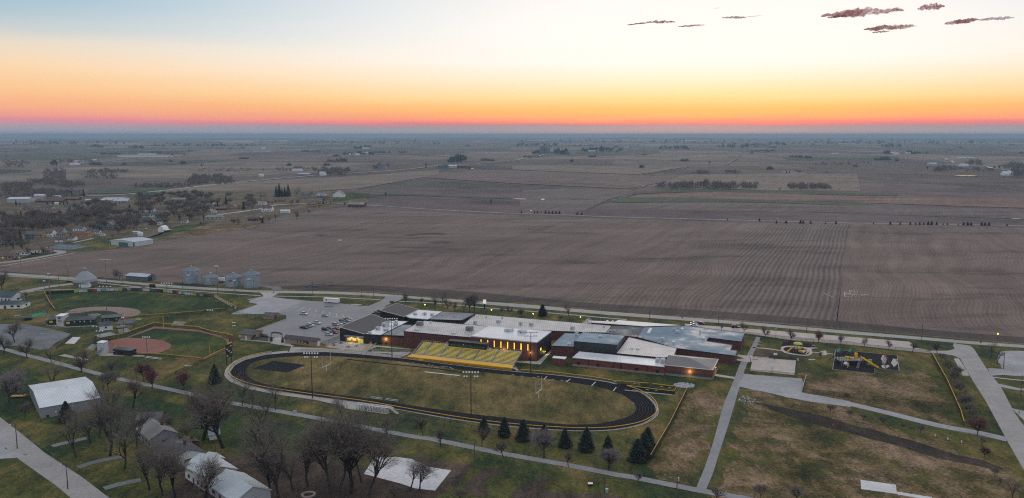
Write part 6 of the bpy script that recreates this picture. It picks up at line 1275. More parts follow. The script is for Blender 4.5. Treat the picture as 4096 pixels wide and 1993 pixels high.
# ---------------------------------------------------------------- playground
def kit(label, f, x, y, spec, cat='playground set', name='playground_structure', rz=0):
    t = thing(name, label, cat, G(f, x, y), rz)
    for nm, m_, fn in spec: b_ = MB(); fn(b_); b_.build(nm, m_, t)
    return t
def slide_(b, a, c, w=.6):
    pv = None; a, c = Vector(a), Vector(c)
    for k in range(7):
        u = k / 6; q = a.lerp(c, u); q.z += .35 * math.sin(u * math.pi * 2) * .4
        if pv is not None: b.bar(pv, q, w, .12)
        pv = q
    d = (c - a).normalized(); nn = Vector((-d.y, d.x, 0)).normalized() * w / 2
    for s in (-1, 1): b.bar(a + nn * s + Vector((0, 0, .2)), c + nn * s + Vector((0, 0, .2)), .1, .3)
def deck_posts(b, xs, ys, h):
    for x in xs:
        for y in ys: b.tube((x, y, 0), (x, y, h), .09, .09, 6)
M_LIME = mat('lime_plastic', (.35, .45, .06), .5); M_PLB = mat('dark_blue_plastic', (.03, .06, .12), .5); M_GRNR = mat('green_play_roof', (.03, .16, .10), .5)
ps = kit('small yellow play structure with lime canopy on the oval rubber surface', 'Q5', 1470, 520, [('slide', M_YEL, lambda b: slide_(b, (-2, 0, 2.0), (-5.2, -1.8, .3))), ('slide', M_YEL, lambda b: slide_(b, (2.2, 0, 2.0), (5.0, .8, .3))),
    ('deck', M_GALV_D, lambda b: b.box(-2.2, 2.2, -1.2, 1.4, 1.5, 1.65)), ('canopy', M_LIME, lambda b: b.rings((.6, .4, 3.5), [(2.2, 0), (1.7, .5), (.2, .9)], 10)), ('panel', M_YEL, lambda b: b.box(-1.3, -.2, -1.3, -1.2, 1.6, 2.6)), ('panel', M_YEL, lambda b: b.box(.3, 1.6, -1.3, -1.2, .2, 1.3)), ('climber', M_YEL, lambda b: b.box(.6, 1.8, -2.6, -1.4, .3, 1.1)), ('panel', M_PLB, lambda b: b.box(-2.4, -1.5, -1.3, -1.15, .8, 1.9))])
for x in (-2, -.7, .7, 2.1):
    for y in (-1.1, 1.3): MB().tube((x, y, 0), (x, y, 3.5), .09, .09, 6).build('post', M_YEL if y < 0 else M_GALV_D, ps)
pl = kit('large play structure with green peaked roofs and long yellow slide on black rubber', 'Q6', 290, 770, [('long_slide', M_YEL, lambda b: slide_(b, (2.6, -1.0, 3.6), (8.2, -7.0, .4), 1.0)), ('deck', M_GALV_D, lambda b: b.box(-7, 4.5, -1.5, 4.5, 1.9, 2.05)),
    ('tube_slide', M_YEL, lambda b: b.tube((-3.2, 1, 3.0), (.6, .6, 2.4), .5, .5, 8)), ('yellow_climber', M_YEL, lambda b: b.box(1.2, 2.4, 1, 2, 2.4, 4.6)), ('yellow_climber', M_LIME, lambda b: b.box(5.4, 7.2, -2.6, -2.2, .5, 2.9)), ('slide', M_PLB, lambda b: slide_(b, (4, 4, 2.6), (7.6, 6.2, .4))), ('slide', M_PLB, lambda b: slide_(b, (-6.5, 3.5, 2.6), (-8.6, 5.5, .4))),
    ('net_climber', M_GALV, lambda b: [b.bar((-7 + k * .9, -4.2, .2), (-6.6 + k * .7, -2.4, 2.9), .07) for k in range(5)]), ('overhead_ladder', M_ALU, lambda b: [b.bar((-4 + k * .6, -3, 2.6), (-4 + k * .6, -1.9, 2.6), .08) for k in range(10)] + [b.bar((-4.2, -3, 2.6), (1.8, -3, 2.6), .1), b.bar((-4.2, -1.9, 2.6), (1.8, -1.9, 2.6), .1)]),
    ('stair', M_ALU, lambda b: [b.bar((-1.2 + k * .35, -6.0 + k * .5, .25 + k * .28), (-.2 + k * .35, -6.4 + k * .5, .25 + k * .28), .2, .06) for k in range(8)]), ('sphere_climber', M_ALU, lambda b: b.rings((-5.4, -4.8, 1.6), [(.2, -.9), (.8, -.5), (1.0, 0), (.8, .5), (.2, .9)], 8)), ('yellow_ring', M_YEL, lambda b: [b.bar((-5.4, -6.4, .4 + k * .7), (-4.7, -6.2, .9 + k * .6), .25) for k in range(3)]), ('panel', M_YEL, lambda b: b.box(3.2, 4.4, -1.7, -1.5, 2.1, 3.4)), ('panel', M_YEL, lambda b: b.box(-5.8, -4.6, -1.7, -1.5, 2.1, 3.2))])
for o in pl.children:
    if o.name.split('.')[0] in ('net_climber', 'overhead_ladder', 'stair', 'yellow_ring'): o['kind'] = 'stuff'
for x, y in ((-4.5, 4), (-4.2, 4.9), (.8, 4.4)):
    mb = MB(); mb.add([(x - 1, y - 1, 4.4), (x + 1, y - 1, 4.4), (x + 1, y + 1, 4.4), (x - 1, y + 1, 4.4), (x, y - 1, 5.7), (x, y + 1, 5.7)], [(0, 1, 4), (2, 3, 5), (1, 2, 5, 4), (3, 0, 4, 5)]); mb.build('peaked_roof', M_GRNR, pl)
pl.scale = (1.12, 1.2, 1.15); ps.scale = (1.1, 1.1, 1.2)
for x in (-7, -4.8, -2.5, 0, 2.4, 4.5):
    for y in (-1.5, 1.2, 4.5): MB().tube((x, y, 0), (x, y, 4.2), .1, .1, 6).build('post', M_POSTB, pl)
sw = thing('swing_set', 'red legged swing frame standing over puddles on the black rubber', 'swing set', G('Q6', 615, 740), 1.3)
MB().tube((-6, 0, 3.2), (6, 0, 3.2), .1, .1, 6).build('top_beam', M_RED, sw)
for x in (-6, 0, 6):
    for s in (-1, 1): MB().tube((x, 0, 3.2), (x, s * 1.4, 0), .08, .08, 6).build('leg', M_RED, sw)
for k in range(6): mb = MB(); x = -5 + k * 2; mb.box(x - .25, x + .25, -.12, .12, .5, .56); mb.bar((x - .22, 0, .5), (x - .22, 0, 3.2), .03); mb.bar((x + .22, 0, .5), (x + .22, 0, 3.2), .03); mb.build('swing_seat', M_POSTB, sw, stuff=True)
sw = thing('swing_set', 'black swing frame at the back of the small play area', 'swing set', G('Q5', 1515, 440), -.15)
MB().tube((-6.5, 0, 2.6), (6.5, 0, 2.6), .08, .08, 6).build('top_beam', M_POSTB, sw)
for x in (-6.5, 0, 6.5): MB().tube((x, 0, 2.6), (x, .2, 0), .08, .08, 6).build('leg', M_POSTB, sw)
for i, (f, x, y) in enumerate((('Q5', 1250, 605), ('Q5', 1222, 738), ('Q5', 1465, 665), ('Q5', 1005, 640))):
    t = thing('basketball_hoop', ['basketball hoop at the far edge of the court', 'basketball hoop at the near fence of the court', 'basketball hoop on the right edge of the court', 'basketball hoop on the left edge of the court'][i], 'basketball hoop', G(f, x, y), (0, 0, 1.5, -1.5)[i], 'basketball hoops round the court')
    MB().tube((0, 0, 0), (0, 0, 3.2), .14, .12, 6).build('pole', M_POSTB, t); MB().box(-.9, .9, -.75, -.7, 2.9, 4.0).build('backboard', M_WHITE, t); MB().bar((0, 0, 3.2), (0, -.7, 3.4), .12).build('arm', M_POSTB, t); MB().rings((0, -1.05, 3.05), [(.25, 0), (.25, .04)], 10, False).build('rim', M_ORANGE, t)
def picnic(label, f, x, y, m_, rz=0):
    t = thing('picnic_table', label, 'picnic table', G(f, x, y), rz, 'picnic tables in the school grounds'); MB().rings((0, 0, .7), [(.8, 0), (.8, .06)], 10).build('table_top', m_, t); MB().tube((0, 0, 0), (0, 0, .7), .08, .08, 6).build('pedestal', M_POSTB, t)
    for k in range(4): a = k * math.pi / 2 + .4; MB().rings((1.15 * math.cos(a), 1.15 * math.sin(a), .4), [(.3, 0), (.3, .05)], 8).build('seat', m_, t)
for a in (('pale picnic table on the lawn by the service path, back one', 'Q5', 1093, 432, M_PINKB), ('pale picnic table on the lawn by the service path, front one', 'Q5', 1092, 460, M_PINKB), ('pale picnic table at the tail of the small play kerb', 'Q5', 1640, 470, M_PINKB),
          ('dark picnic table at the left of the school terrace', 'Q3', 158, 565, M_POSTB), ('dark picnic table at the right of the school terrace', 'Q3', 315, 592, M_POSTB), ('small dark table at the near left edge of the terrace', 'Q3', 90, 585, M_POSTB), ('small dark table near the terrace steps', 'Q3', 235, 602, M_POSTB)): picnic(*a)
# small things
def small(name, label, cat, f, x, y, parts, rz=0, group=None):
    t = thing(name, label, cat, G(f, x, y), rz, group)
    for nm, m_, fn in parts: b_ = MB(); fn(b_); b_.build(nm, m_, t)
hn = 0
for (f, x, y, w) in (('Q4', 130, 895, 'left of the first line'), ('Q4', 218, 908, 'second from the left'), ('Q4', 343, 925, 'third from the left'), ('Q4', 385, 915, 'beside the goalpost'), ('Q4', 527, 940, 'right of the goalpost'), ('Q4', 620, 950, 'before the bend'), ('Q4', 668, 955, 'next to the bend line'), ('Q4', 1155, 962, 'by the far fence'), ('Q4', 1350, 985, 'inside the chute, left'), ('Q4', 1390, 988, 'inside the chute, second'), ('Q4', 1618, 1012, 'at the chute end'), ('Q4', 1700, 1022, 'in the chute corner'), ('Q4', 1475, 1045, 'on the near chute edge'), ('Q4', 1565, 1052, 'on the near chute edge, right'), ('Q4', 1333, 1180, 'inside the right bend')):
    small('hurdle', 'white track hurdle ' + w, 'hurdle', f, x, y, [('top_bar', M_WHITE, lambda b: b.box(-.6, .6, -.03, .03, .85, 1.0)), ('leg', M_GALV, lambda b: b.box(-.58, -.52, -.03, .6, 0, .06) and b.box(-.58, -.52, -.03, .03, 0, .9)), ('leg', M_GALV, lambda b: b.box(.52, .58, -.03, .6, 0, .06) and b.box(.52, .58, -.03, .03, 0, .9))], -.3, 'hurdles standing around the track')
for lab, f, x, y in (('orange cone standing beside the mulch strip', 'B5', 245, 582), ('red orange cone by the cable box in the bottom grass', 'B3', 1718, 1172)):
    small('traffic_cone', lab, 'cone', f, x, y, [('cone', M_ORANGE, lambda b: b.rings((0, 0, .05), [(.25, 0), (.05, .85)], 8)), ('base', M_ORANGE, lambda b: b.box(-.35, .35, -.35, .35, 0, .06))])
small('utility_box', 'white topped cable box in the bottom grass', 'utility box', 'B3', 1757, 1140, [('cabinet', M_POSTB, lambda b: b.box(-.7, .7, -.5, .5, 0, .8)), ('lid', M_WHITE, lambda b: b.box(-.8, .8, -.6, .6, .8, .95))])
small('utility_box', 'pale green pedestal beside the bottom utility pole', 'utility box', 'B3', 1909, 1205, [('cabinet', mat('pale_green_box', (.2, .4, .33), .6), lambda b: b.box(-.4, .4, -.3, .3, 0, 1.3)), ('cap', M_PALEW, lambda b: b.box(-.45, .45, -.35, .35, 1.3, 1.4))])
for k, (x, y) in enumerate(((1186, 690), (1304, 720), (1431, 748))): small('tree_guard', ['white tube on a sapling, left of three', 'white tube on a sapling, middle of three', 'white tube on a sapling, right of three'][k], 'tree guard', 'B5', x, y, [('tube', M_WHITE, lambda b: b.tube((0, 0, 0), (0, 0, 1.1), .16, .16, 6)), ('mulch', M_MULCH, lambda b: b.rings((0, 0, 0), [(1.2, .01), (.5, .1), (.1, .12)], 10))], 0, 'tree guards by the gravel track')
for lab, f, x, y in (('red stop sign at the main junction', 'Q6', 1568, 600), ('red stop sign behind the bright roof', 'Q4', 1826, 345), ('red stop sign at the parking lot entrance', 'Q2', 992, 462)):
    small('stop_sign', lab, 'road sign', f, x, y, [('post', M_GALV_D, lambda b: b.tube((0, 0, 0), (0, 0, 2.6), .05, .05, 5)), ('plate', M_RED, lambda b: b.add([(.55 * math.cos((k + .5) * math.pi / 4), -.08 + .04 * q, 2.9 + .55 * math.sin((k + .5) * math.pi / 4)) for q in (0, 1) for k in range(8)], [tuple(range(8)), tuple(range(15, 7, -1))] + [(k, (k + 1) % 8, 8 + (k + 1) % 8, 8 + k) for k in range(8)]))], 0, 'red stop signs')
small('foul_pole', 'yellow foul pole behind the softball outfield fence', 'foul pole', 'Q1', 1640, 778, [('pole', M_YEL, lambda b: b.tube((0, 0, 0), (0, 0, 7), .16, .16, 6))]); small('foul_pole', 'yellow foul pole by the scoreboard side softball fence', 'foul pole', 'Q2', 352, 1080, [('pole', M_YEL, lambda b: b.tube((0, 0, 0), (0, 0, 6), .14, .14, 6))])
small('foul_pole', 'yellow foul pole at the end of the banner wall', 'foul pole', 'Q2', 603, 590, [('pole', M_YEL, lambda b: b.tube((0, 0, 0), (0, 0, 6), .14, .14, 6))]); small('foul_pole', 'orange foul pole at the left end of the banner wall', 'foul pole', 'D9', 1238, 800, [('pole', M_ORANGE, lambda b: b.tube((0, 0, 0), (0, 0, 9), .16, .16, 6))])
small('rock_pile', 'white heap of rocks right of the sprint chute', 'rocks', 'Q4', 1850, 985, [])
bpy.data.objects.remove(bpy.data.objects['rock_pile']); rk = MB(); c0 = G('Q4', 1850, 985)
for k in range(200):
    a = rv.random() * 6.28; q = math.sqrt(rv.random()); x, y = q * 4.6 * math.cos(a), q * 3.6 * math.sin(a); s = .25 + .45 * rv.random(); rk.tube((x, y, 0), (x + s * .3, y + s * .2, s * .9), s, s * .5, 5)
o = rk.build('rock_pile', M_STONE); o.location = c0; tag(o, 'heap of pale rocks on the grass between the chute and the brick wing', 'rocks', kind='stuff')
rk = MB(); c0 = G('Q5', 975, 1010)
for k in range(90):
    a = rv.random() * 6.28; q = math.sqrt(rv.random()); x, y = q * 4 * math.cos(a), q * 6 * math.sin(a); s = .12 + .3 * rv.random(); rk.tube((x, y, 0), (x + s * .3, y + s * .2, s * .7), s, s * .5, 5)
o = rk.build('rubble_patch', M_STONE); o.location = c0; tag(o, 'scattered pale rubble beside the service path at the mulch strip', 'rubble', kind='stuff')
fp = thing('flagpole', 'pale flagpole with a faded red flag behind the bright roof', 'flagpole', G('Q4', 1006, 348)); MB().tube((0, 0, 0), (0, 0, 9), .08, .05, 6).build('pole', M_PALEW, fp)
vs = []
for k in range(6):
    for z in (0, 1.1): vs.append((.05 + k * .28, .1 * math.sin(k * 1.3), 7.4 + z - k * .05))
mesh('flag', vs, [(2 * k, 2 * k + 2, 2 * k + 3, 2 * k + 1) for k in range(5)], mat('faded_red_flag', (.4, .12, .12), .8), fp)
t = small('school_sign', 'lit white sign board on black posts by the main road', 'sign', 'Q3', 1600, 213, [('post', M_POSTB, lambda b: b.box(-.4, .4, -.2, .2, 0, 3.4)), ('panel', M_LAMPW, lambda b: b.box(-1, 1, -.25, .25, 3.4, 6))])
# ---------------------------------------------------------------- bare trees
def tree_mesh(seed, h=12.0, spread=.5, nl=5, droop=0.0, trunk_f=.22, twig=.035, vase=False, tw=M_TWIG, bk=M_BARK, dense=1.0):
    """a leafless tree: limbs go to 'trunk', everything thin to 'crown' as slender three-sided twigs"""
    rn = random.Random(seed); tv, tf_, cv, cf = [], [], [], []
    def seg(V, F, a, b, ra, rb, n):
        d = (b - a).normalized(); up = Vector((0, 0, 1)) if abs(d.z) < .9 else Vector((1, 0, 0)); x = d.cross(up).normalized(); y = x.cross(d); k0 = len(V)
        for c, r in ((a, ra), (b, rb)):
            for k in range(n): t = 2 * math.pi * k / n; V.append(c + x * (r * math.cos(t)) + y * (r * math.sin(t)))
        for k in range(n): F.append((k0 + k, k0 + (k + 1) % n, k0 + n + (k + 1) % n, k0 + n + k))
    def flat(V, F, a, b, r):
        d = (b - a); x = d.cross(Vector((rn.uniform(-1, 1), rn.uniform(-1, 1), rn.uniform(-1, 1)))).normalized() * r; k0 = len(V); V.extend([a - x, a + x, b]); F.append((k0, k0 + 1, k0 + 2))
    def grow(p, d, L, r, lev):
        n = 3 if lev < 3 else 2; q = p; pts = [p]
        for k in range(n):
            d = (d + Vector((rn.gauss(0, .13), rn.gauss(0, .13), rn.gauss(0, .06) + (.12 if lev < 3 else .07) - droop * .1 * lev))).normalized(); q2 = q + d * L / n
            ra, rb = r * (1 - .35 * k / n), r * (1 - .35 * (k + 1) / n)
            if lev <= 1: seg(tv, tf_, q, q2, ra, rb, 6)
            elif lev == 2: seg(tv, tf_, q, q2, ra * 1.15, rb * 1.1, 4)
            else: flat(cv, cf, q, q2, max(ra, twig * .5))
            q = q2; pts.append(q)
        if lev >= nl: return
        nb = {0: 6, 1: 5, 2: 5, 3: 5, 4: 4, 5: 3}[lev]; nb = max(2, int(nb * dense + rn.random()))
        for k in range(nb):
            t = rn.uniform(.35, 1.0) if lev else rn.uniform(.55, 1.0); i = min(n - 1, int(t * n)); s = pts[i].lerp(pts[i + 1], t * n - i)
            az = rn.uniform(0, 6.283); w = (.55 if vase else .95) * (.7 + .6 * rn.random()) * (spread * 1.6) if lev == 0 else rn.uniform(.4, .95)
            up = Vector((0, 0, 1)) if abs(d.z) < .9 else Vector((1, 0, 0)); x = d.cross(up).normalized(); y = x.cross(d)
            nd_ = (d * math.cos(w) + (x * math.cos(az) + y * math.sin(az)) * math.sin(w)).normalized()
            if nd_.z < -.1: nd_.z *= -.3
            grow(s, nd_, L * rn.uniform(.55, .82) * (1.35 if lev == 0 else 1), r * rn.uniform(.42, .6), lev + 1)
    grow(Vector((0, 0, 0)), Vector((0, 0, 1)), h * trunk_f * 1.3, h * .017, 0)
    top = max(v.z for v in cv); k = h / top
    return [[v * k for v in tv], tf_, [v * k for v in cv], cf, bk, tw]
def make_tree(name, spec):
    t = thing(name, 'x', 'tree'); mesh('trunk', spec[0], spec[1], spec[4], t); mesh('crown', spec[2], spec[3], spec[5], t); return t
H0 = 12.0
PROTO = {k: tree_mesh(**v) for k, v in {'a': dict(seed=1, nl=5, spread=.42, dense=.85, twig=.028), 'b': dict(seed=2, nl=5, spread=.4, dense=.88, twig=.028), 'c': dict(seed=5, nl=5, spread=.45, vase=True), 'd': dict(seed=8, nl=5, spread=.5, bk=M_BARKD, trunk_f=.18, twig=.028), 'e': dict(seed=11, nl=5, spread=.5, bk=M_BARKD, vase=True, dense=1.1),
    'r': dict(seed=14, nl=4, spread=.55, tw=M_TWIGR, dense=1.45, trunk_f=.16, twig=.07), 'p': dict(seed=17, nl=4, spread=.4, tw=M_TWIGP, dense=1.25, trunk_f=.16, twig=.05), 's': dict(seed=20, nl=4, spread=.6, trunk_f=.15, dense=1.2, twig=.05), 'q': dict(seed=23, nl=3, spread=.5, trunk_f=.2, dense=1.3, twig=.08), 'm': dict(seed=26, nl=4, spread=.5, dense=1.3, twig=.09)}.items()}
proto_obj = {}; used_p = {}
def conifer_mesh(seed, h=10.0, r=3.2, n=1500, m=M_NEEDLE, top=.75, power=.8):
    rn = random.Random(seed); V = []; F = []
    for k in range(n):
        u = 1 - (1 - rn.random()) ** .62 if False else rn.random() ** 1.15; z = h * (.05 + .93 * u); az = rn.uniform(0, 6.283); rr = r * (1 - u) ** power * (.80 + .1 * math.sin(z * 5.5 / max(1, h / 10)) + .16 * noise.noise(Vector((math.cos(az) * 1.6 + seed, math.sin(az) * 1.6, z * .55))) * 2 + .14 * rn.random())
        q = rn.uniform(.55, 1.0) if rn.random() < .8 else rn.uniform(.1, .6); c = Vector((rr * q * math.cos(az), rr * q * math.sin(az), z)); L = (.34 + .4 * rn.random()) * (1.15 - .5 * u) * h / 10; out = Vector((math.cos(az), math.sin(az), -.35 + rn.uniform(-.2, .3))).normalized(); side = out.cross(Vector((0, 0, 1))).normalized() * L * .42
        sd = side + Vector((0, 0, rn.uniform(-.25, .25) * L)); k0 = len(V); V += [c - out * L * .5, c + sd, c + out * L, c - sd]; F.append((k0, k0 + 1, k0 + 2, k0 + 3))
    # inner body so no light leaks straight through
    b = MB(); b.rings((0, 0, 0), [(r * .62, h * .06), (r * .5, h * .3), (r * .3, h * .6), (r * .05, h * .93)], 9)
    k0 = len(V); V += b.v; F += [tuple(k0 + i for i in f) for f in b.f]
    t = MB().tube((0, 0, 0), (0, 0, h * .3), .22, .15, 6)
    return [t.v, t.f, V, F, M_BARKD, m]
CON = {'x': conifer_mesh(3, 10, 4.1, 2600, power=.72), 'y': conifer_mesh(4, 10, 4.5, 2800, power=.58), 'z': conifer_mesh(6, 10, 3.0, 500, M_NEEDLE2, power=.5), 'w': conifer_mesh(9, 10, 2.6, 420)}
def plant(kind, f, x, y, hpx, label, name='bare_tree', cat='tree', group=None, p=None, h=None, jit=True):
    p = p or G(f, x, y); spec = PROTO.get(kind) or CON[kind]; base = H0 if kind in PROTO else 10.0
    if h is None: h = hpx * FR[f][2] * mpp(p) / CP
    s = h / base * (1.24 if kind in 'abcde' and f[0] == 'B' else 1); rz = rv.uniform(0, 6.28)
    if kind not in proto_obj:
        t = make_tree(name, spec); proto_obj[kind] = (t, list(t.children)); t['category'] = cat
    else:
        t = proto_obj[kind][0].copy(); C.objects.link(t)
        for ch in proto_obj[kind][1]: c = ch.copy(); C.objects.link(c); c.parent = t
    t.name = name; t['category'] = cat; t.location = p; t.rotation_euler = (0, 0, rz); sx = s * rv.uniform(.9, 1.12) if jit else s
    if 'bush' in name and kind == 'z': sx *= 1.9; s *= 1.15
    t.scale = (sx, sx, s); t['label'] = label
    if group: t['group'] = group
    elif 'group' in t: del t['group']
    return t
L_ = plant
# foreground, bottom left
for a in (('p', 'B1', 75, 400, 330, 'tall pale bare tree left of the metal building'), ('p', 'B1', 165, 290, 250, 'pale bare tree behind the flatbed trailer'), ('b', 'B1', 475, 262, 250, 'bare tree standing right behind the metal building'), ('s', 'B1', 235, 500, 165, 'bushy bare tree at the front corner of the metal building', 'bare_tree'),
          ('b', 'B1', 905, 425, 200, 'bare tree against the right end of the metal building'), ('d', 'B1', 1228, 418, 290, 'dark trunked tree alone on the lawn above the houses'), ('a', 'B1', 830, 738, 350, 'bare tree left of the hidden houses beside the gravel drive'), ('d', 'B1', 1015, 865, 580, 'largest dark tree in front of the left houses'), ('a', 'B1', 1150, 985, 500, 'big bare tree between the two middle driveways'),
          ('d', 'B1', 1880, 718, 470, 'dark oak with a mulch ring left of the lit garden lamp'), ('d', 'B2', 212, 792, 600, 'tall dark oak right of the white garden shed'), ('a', 'B2', 590, 705, 470, 'bushy bare tree above the toy cart'), ('b', 'B2', 730, 1258, 700, 'broad bare tree at the bottom edge right of the last roof'), ('e', 'B2', 640, 1258, 480, 'forked bare tree at the bottom edge nearest the last roof'),
          ('c', 'B2', 1205, 1205, 640, 'first tall vase shaped tree left of the white slab'), ('c', 'B2', 1290, 1215, 660, 'second tall vase shaped tree left of the white slab'), ('e', 'B2', 1400, 1210, 720, 'third tall forked tree left of the white slab'), ('c', 'B2', 1490, 1110, 480, 'leaning tree at the left corner of the white slab'), ('b', 'B2', 1330, 565, 260, 'bare tree just below the visitors stand'), ('s', 'B2', 1719, 682, 200, 'small tree on the trail verge right of the visitors stand'),
          ('b', 'B3', 95, 1182, 330, 'left tree of the pair on the white slab'), ('c', 'B3', 180, 1185, 320, 'right tree of the pair on the white slab'), ('q', 'B3', 215, 672, 190, 'slim young tree on the trail verge under the walkway fence'), ('s', 'B3', 378, 780, 220, 'small spreading tree on the trail verge right of the slim one'), ('q', 'B3', 755, 778, 190, 'young bare tree in front of the first spruce'), ('q', 'B3', 955, 882, 180, 'small bare tree right beside the trail'),
          ('p', 'B3', 1330, 884, 290, 'pale whitish tree in front of the fourth spruce'), ('q', 'B3', 1555, 968, 170, 'slim young tree in front of the tallest spruce'), ('p', 'B3', 1925, 992, 210, 'pale small tree in front of the last single spruce'), ('p', 'B4', 85, 998, 220, 'pale little tree left of the spruce clump'), ('q', 'B4', 360, 1128, 130, 'sapling on the trail verge below the spruce clump'), ('q', 'B4', 1062, 1290, 180, 'thin sapling right of the service path foot'), ('m', 'B4', 1480, 1270, 160, 'small twiggy tree at the bottom edge of the meadow'), ('p', 'B4', 1820, 1290, 190, 'pale bushy tree at the bottom edge left of the grey slab'),
          ('r', 'B1', 1405, 245, 220, 'reddish tree with pink buds beside the trail bend'), ('r', 'B1', 1330, 175, 210, 'large red budding tree just behind the trail'), ('r', 'B1', 1697, 258, 210, 'red budding tree next to the black fence corner'), ('b', 'B1', 1040, 108, 130, 'bare tree on the lawn under the softball bench'), ('s', 'B1', 753, 85, 120, 'bare tree by the trail under the press box slab'),
          ('m', 'B1', 1000, 260, 200, 'twiggy tree behind the leaning metal pole'), ('a', 'B1', 700, 620, 240, 'scrubby tree right of the dark yard spruce'), ('m', 'B1', 1530, 660, 190, 'pinkish twiggy shrub tree behind the grey gabled roof'), ('m', 'B1', 1720, 700, 130, 'low twiggy shrub by the garden shed roof'), ('e', 'B1', 1380, 1180, 420, 'dark spreading tree over the last driveway'), ('e', 'B1', 1620, 1250, 460, 'dark branching tree in front of the white house'), ('b', 'B1', 1880, 1280, 420, 'bare tree in front of the lowest blue grey roof'),
          ('s', 'B2', 60, 1270, 420, 'bare tree covering the lowest roof corner'), ('a', 'B2', 480, 420, 200, 'scrubby bare tree beside the trail above the toy cart'), ('b', 'B2', 390, 400, 240, 'bare tree on the trail edge behind the tall oak'), ('a', 'B2', 700, 440, 260, 'tall bare tree crossing the trail left of the lone bench'), ('m', 'B2', 1000, 1010, 220, 'dark scrub under the vase shaped trees'), ('b', 'B2', 860, 1180, 420, 'bare tree left of the fire ring'), ('m', 'B3', 560, 1290, 150, 'twiggy scrub at the bottom edge right of the slab'), ('m', 'B2', 1800, 1280, 180, 'pale scrub at the bottom edge below the slab'),
          ('m', 'B5', 220, 468, 90, 'small shrub tree below the gravel track, first'), ('m', 'B5', 395, 505, 75, 'wide low shrub below the gravel track, second'), ('m', 'B5', 525, 537, 70, 'small shrub below the gravel track, third'), ('m', 'B5', 705, 578, 90, 'small shrub below the gravel track, fourth'), ('m', 'B5', 885, 617, 60, 'low shrub below the gravel track, fifth'), ('m', 'B5', 1050, 657, 95, 'small shrub below the gravel track, sixth'),
          ('r', 'B5', 1575, 672, 200, 'reddish tree at the gravel track junction'), ('p', 'B5', 1610, 772, 110, 'pale small tree below the junction puddle'), ('r', 'B5', 1645, 877, 120, 'reddish small tree below the track junction'), ('m', 'B5', 1735, 1057, 100, 'small twiggy tree at the end of the mulch strip'), ('b', 'B5', 1900, 1270, 190, 'bare tree in the bottom right corner'), ('q', 'B5', 1785, 1132, 80, 'sapling above the bottom right corner tree'),
          ('s', 'Q5', 715, 302, 70, 'low bare tree at the drive behind the blue roof'), ('s', 'Q5', 942, 332, 130, 'first drive tree, behind the blue grey roof corner'), ('s', 'Q5', 1152, 382, 140, 'drive tree left of the unlit drive lamp'), ('s', 'Q5', 1410, 417, 145, 'drive tree right of the unlit drive lamp'), ('r', 'Q5', 1688, 432, 140, 'reddish drive tree above the small play area'), ('s', 'Q5', 1915, 448, 120, 'drive tree left of the large play structure'), ('q', 'Q5', 1712, 592, 90, 'tiny tree on the square concrete pad'),
          ('s', 'Q6', 405, 593, 105, 'drive tree right behind the large play structure'), ('s', 'Q6', 648, 622, 110, 'drive tree behind the swing set'), ('q', 'Q6', 885, 643, 110, 'thin drive tree at the island tip'), ('q', 'Q6', 1132, 670, 145, 'thin bare tree at the top of the screened fence'), ('a', 'Q6', 1675, 702, 220, 'tallest bare tree by the right gravel lot'), ('b', 'Q6', 1735, 757, 170, 'bare tree at the tip of the right gravel lot lawn'),
          ('c', 'Q3', 800, 182, 150, 'bare tree behind the rear black wing'), ('a', 'Q3', 1107, 232, 215, 'tall bare tree behind the white flat roof, left'), ('a', 'Q3', 1180, 202, 210, 'tall bare tree behind the white flat roof, back'), ('s', 'Q3', 1225, 222, 130, 'small bare tree among the tall ones behind the school'), ('s', 'Q3', 1300, 232, 100, 'small round bare tree in the school garden'), ('b', 'Q3', 1390, 247, 130, 'bare tree left of the dense clump behind the school'), ('e', 'Q3', 1492, 254, 225, 'dense many stemmed tree behind the grey flat roof'), ('e', 'Q3', 1450, 250, 200, 'second stem clump behind the grey flat roof'),
          ('s', 'Q3', 1845, 272, 100, 'round bare tree left of the dark evergreen'), ('m', 'Q3', 1770, 262, 60, 'low shrub by the second lit garden lamp'), ('s', 'Q3', 970, 167, 75, 'round shrub near the first lit garden lamp'), ('m', 'Q3', 670, 188, 65, 'low shrub hiding the rear wing corner'), ('s', 'Q4', 215, 302, 110, 'wide bare bush left of the dark evergreen'), ('m', 'Q3', 1950, 300, 90, 'bare bush just left of the wide one'), ('b', 'Q4', 705, 332, 250, 'tall bare tree by the steam plume'), ('m', 'Q4', 605, 335, 60, 'low purple shrub left of the tall tree by the steam'),
          ('d', 'Q1', 150, 928, 270, 'dark spreading tree at the gravel lot edge'), ('s', 'Q1', 240, 522, 120, 'round dark tree right of the white house with green roof'), ('d', 'Q1', 30, 422, 260, 'tall bare tree at the left edge by the side street'), ('a', 'Q1', 1150, 302, 150, 'first of three bare trees left of the machine shed'), ('b', 'Q1', 1170, 300, 130, 'middle of three bare trees left of the machine shed'), ('a', 'Q1', 1197, 305, 125, 'last of three bare trees left of the machine shed'), ('s', 'Q1', 270, 1083, 230, 'bare tree on the trail below the gravel lot'), ('s', 'Q1', 40, 1043, 230, 'bare tree at the left edge on the trail'),
          ('b', 'Q1', 520, 1132, 200, 'round bare tree on the trail verge by the slanted fence'), ('s', 'Q1', 815, 1222, 260, 'bare tree crossing the low concrete slab'), ('b', 'Q1', 1118, 1255, 210, 'bare tree on the lawn below the black dugout')):
    L_(a[0], *a[1:5], a[5])
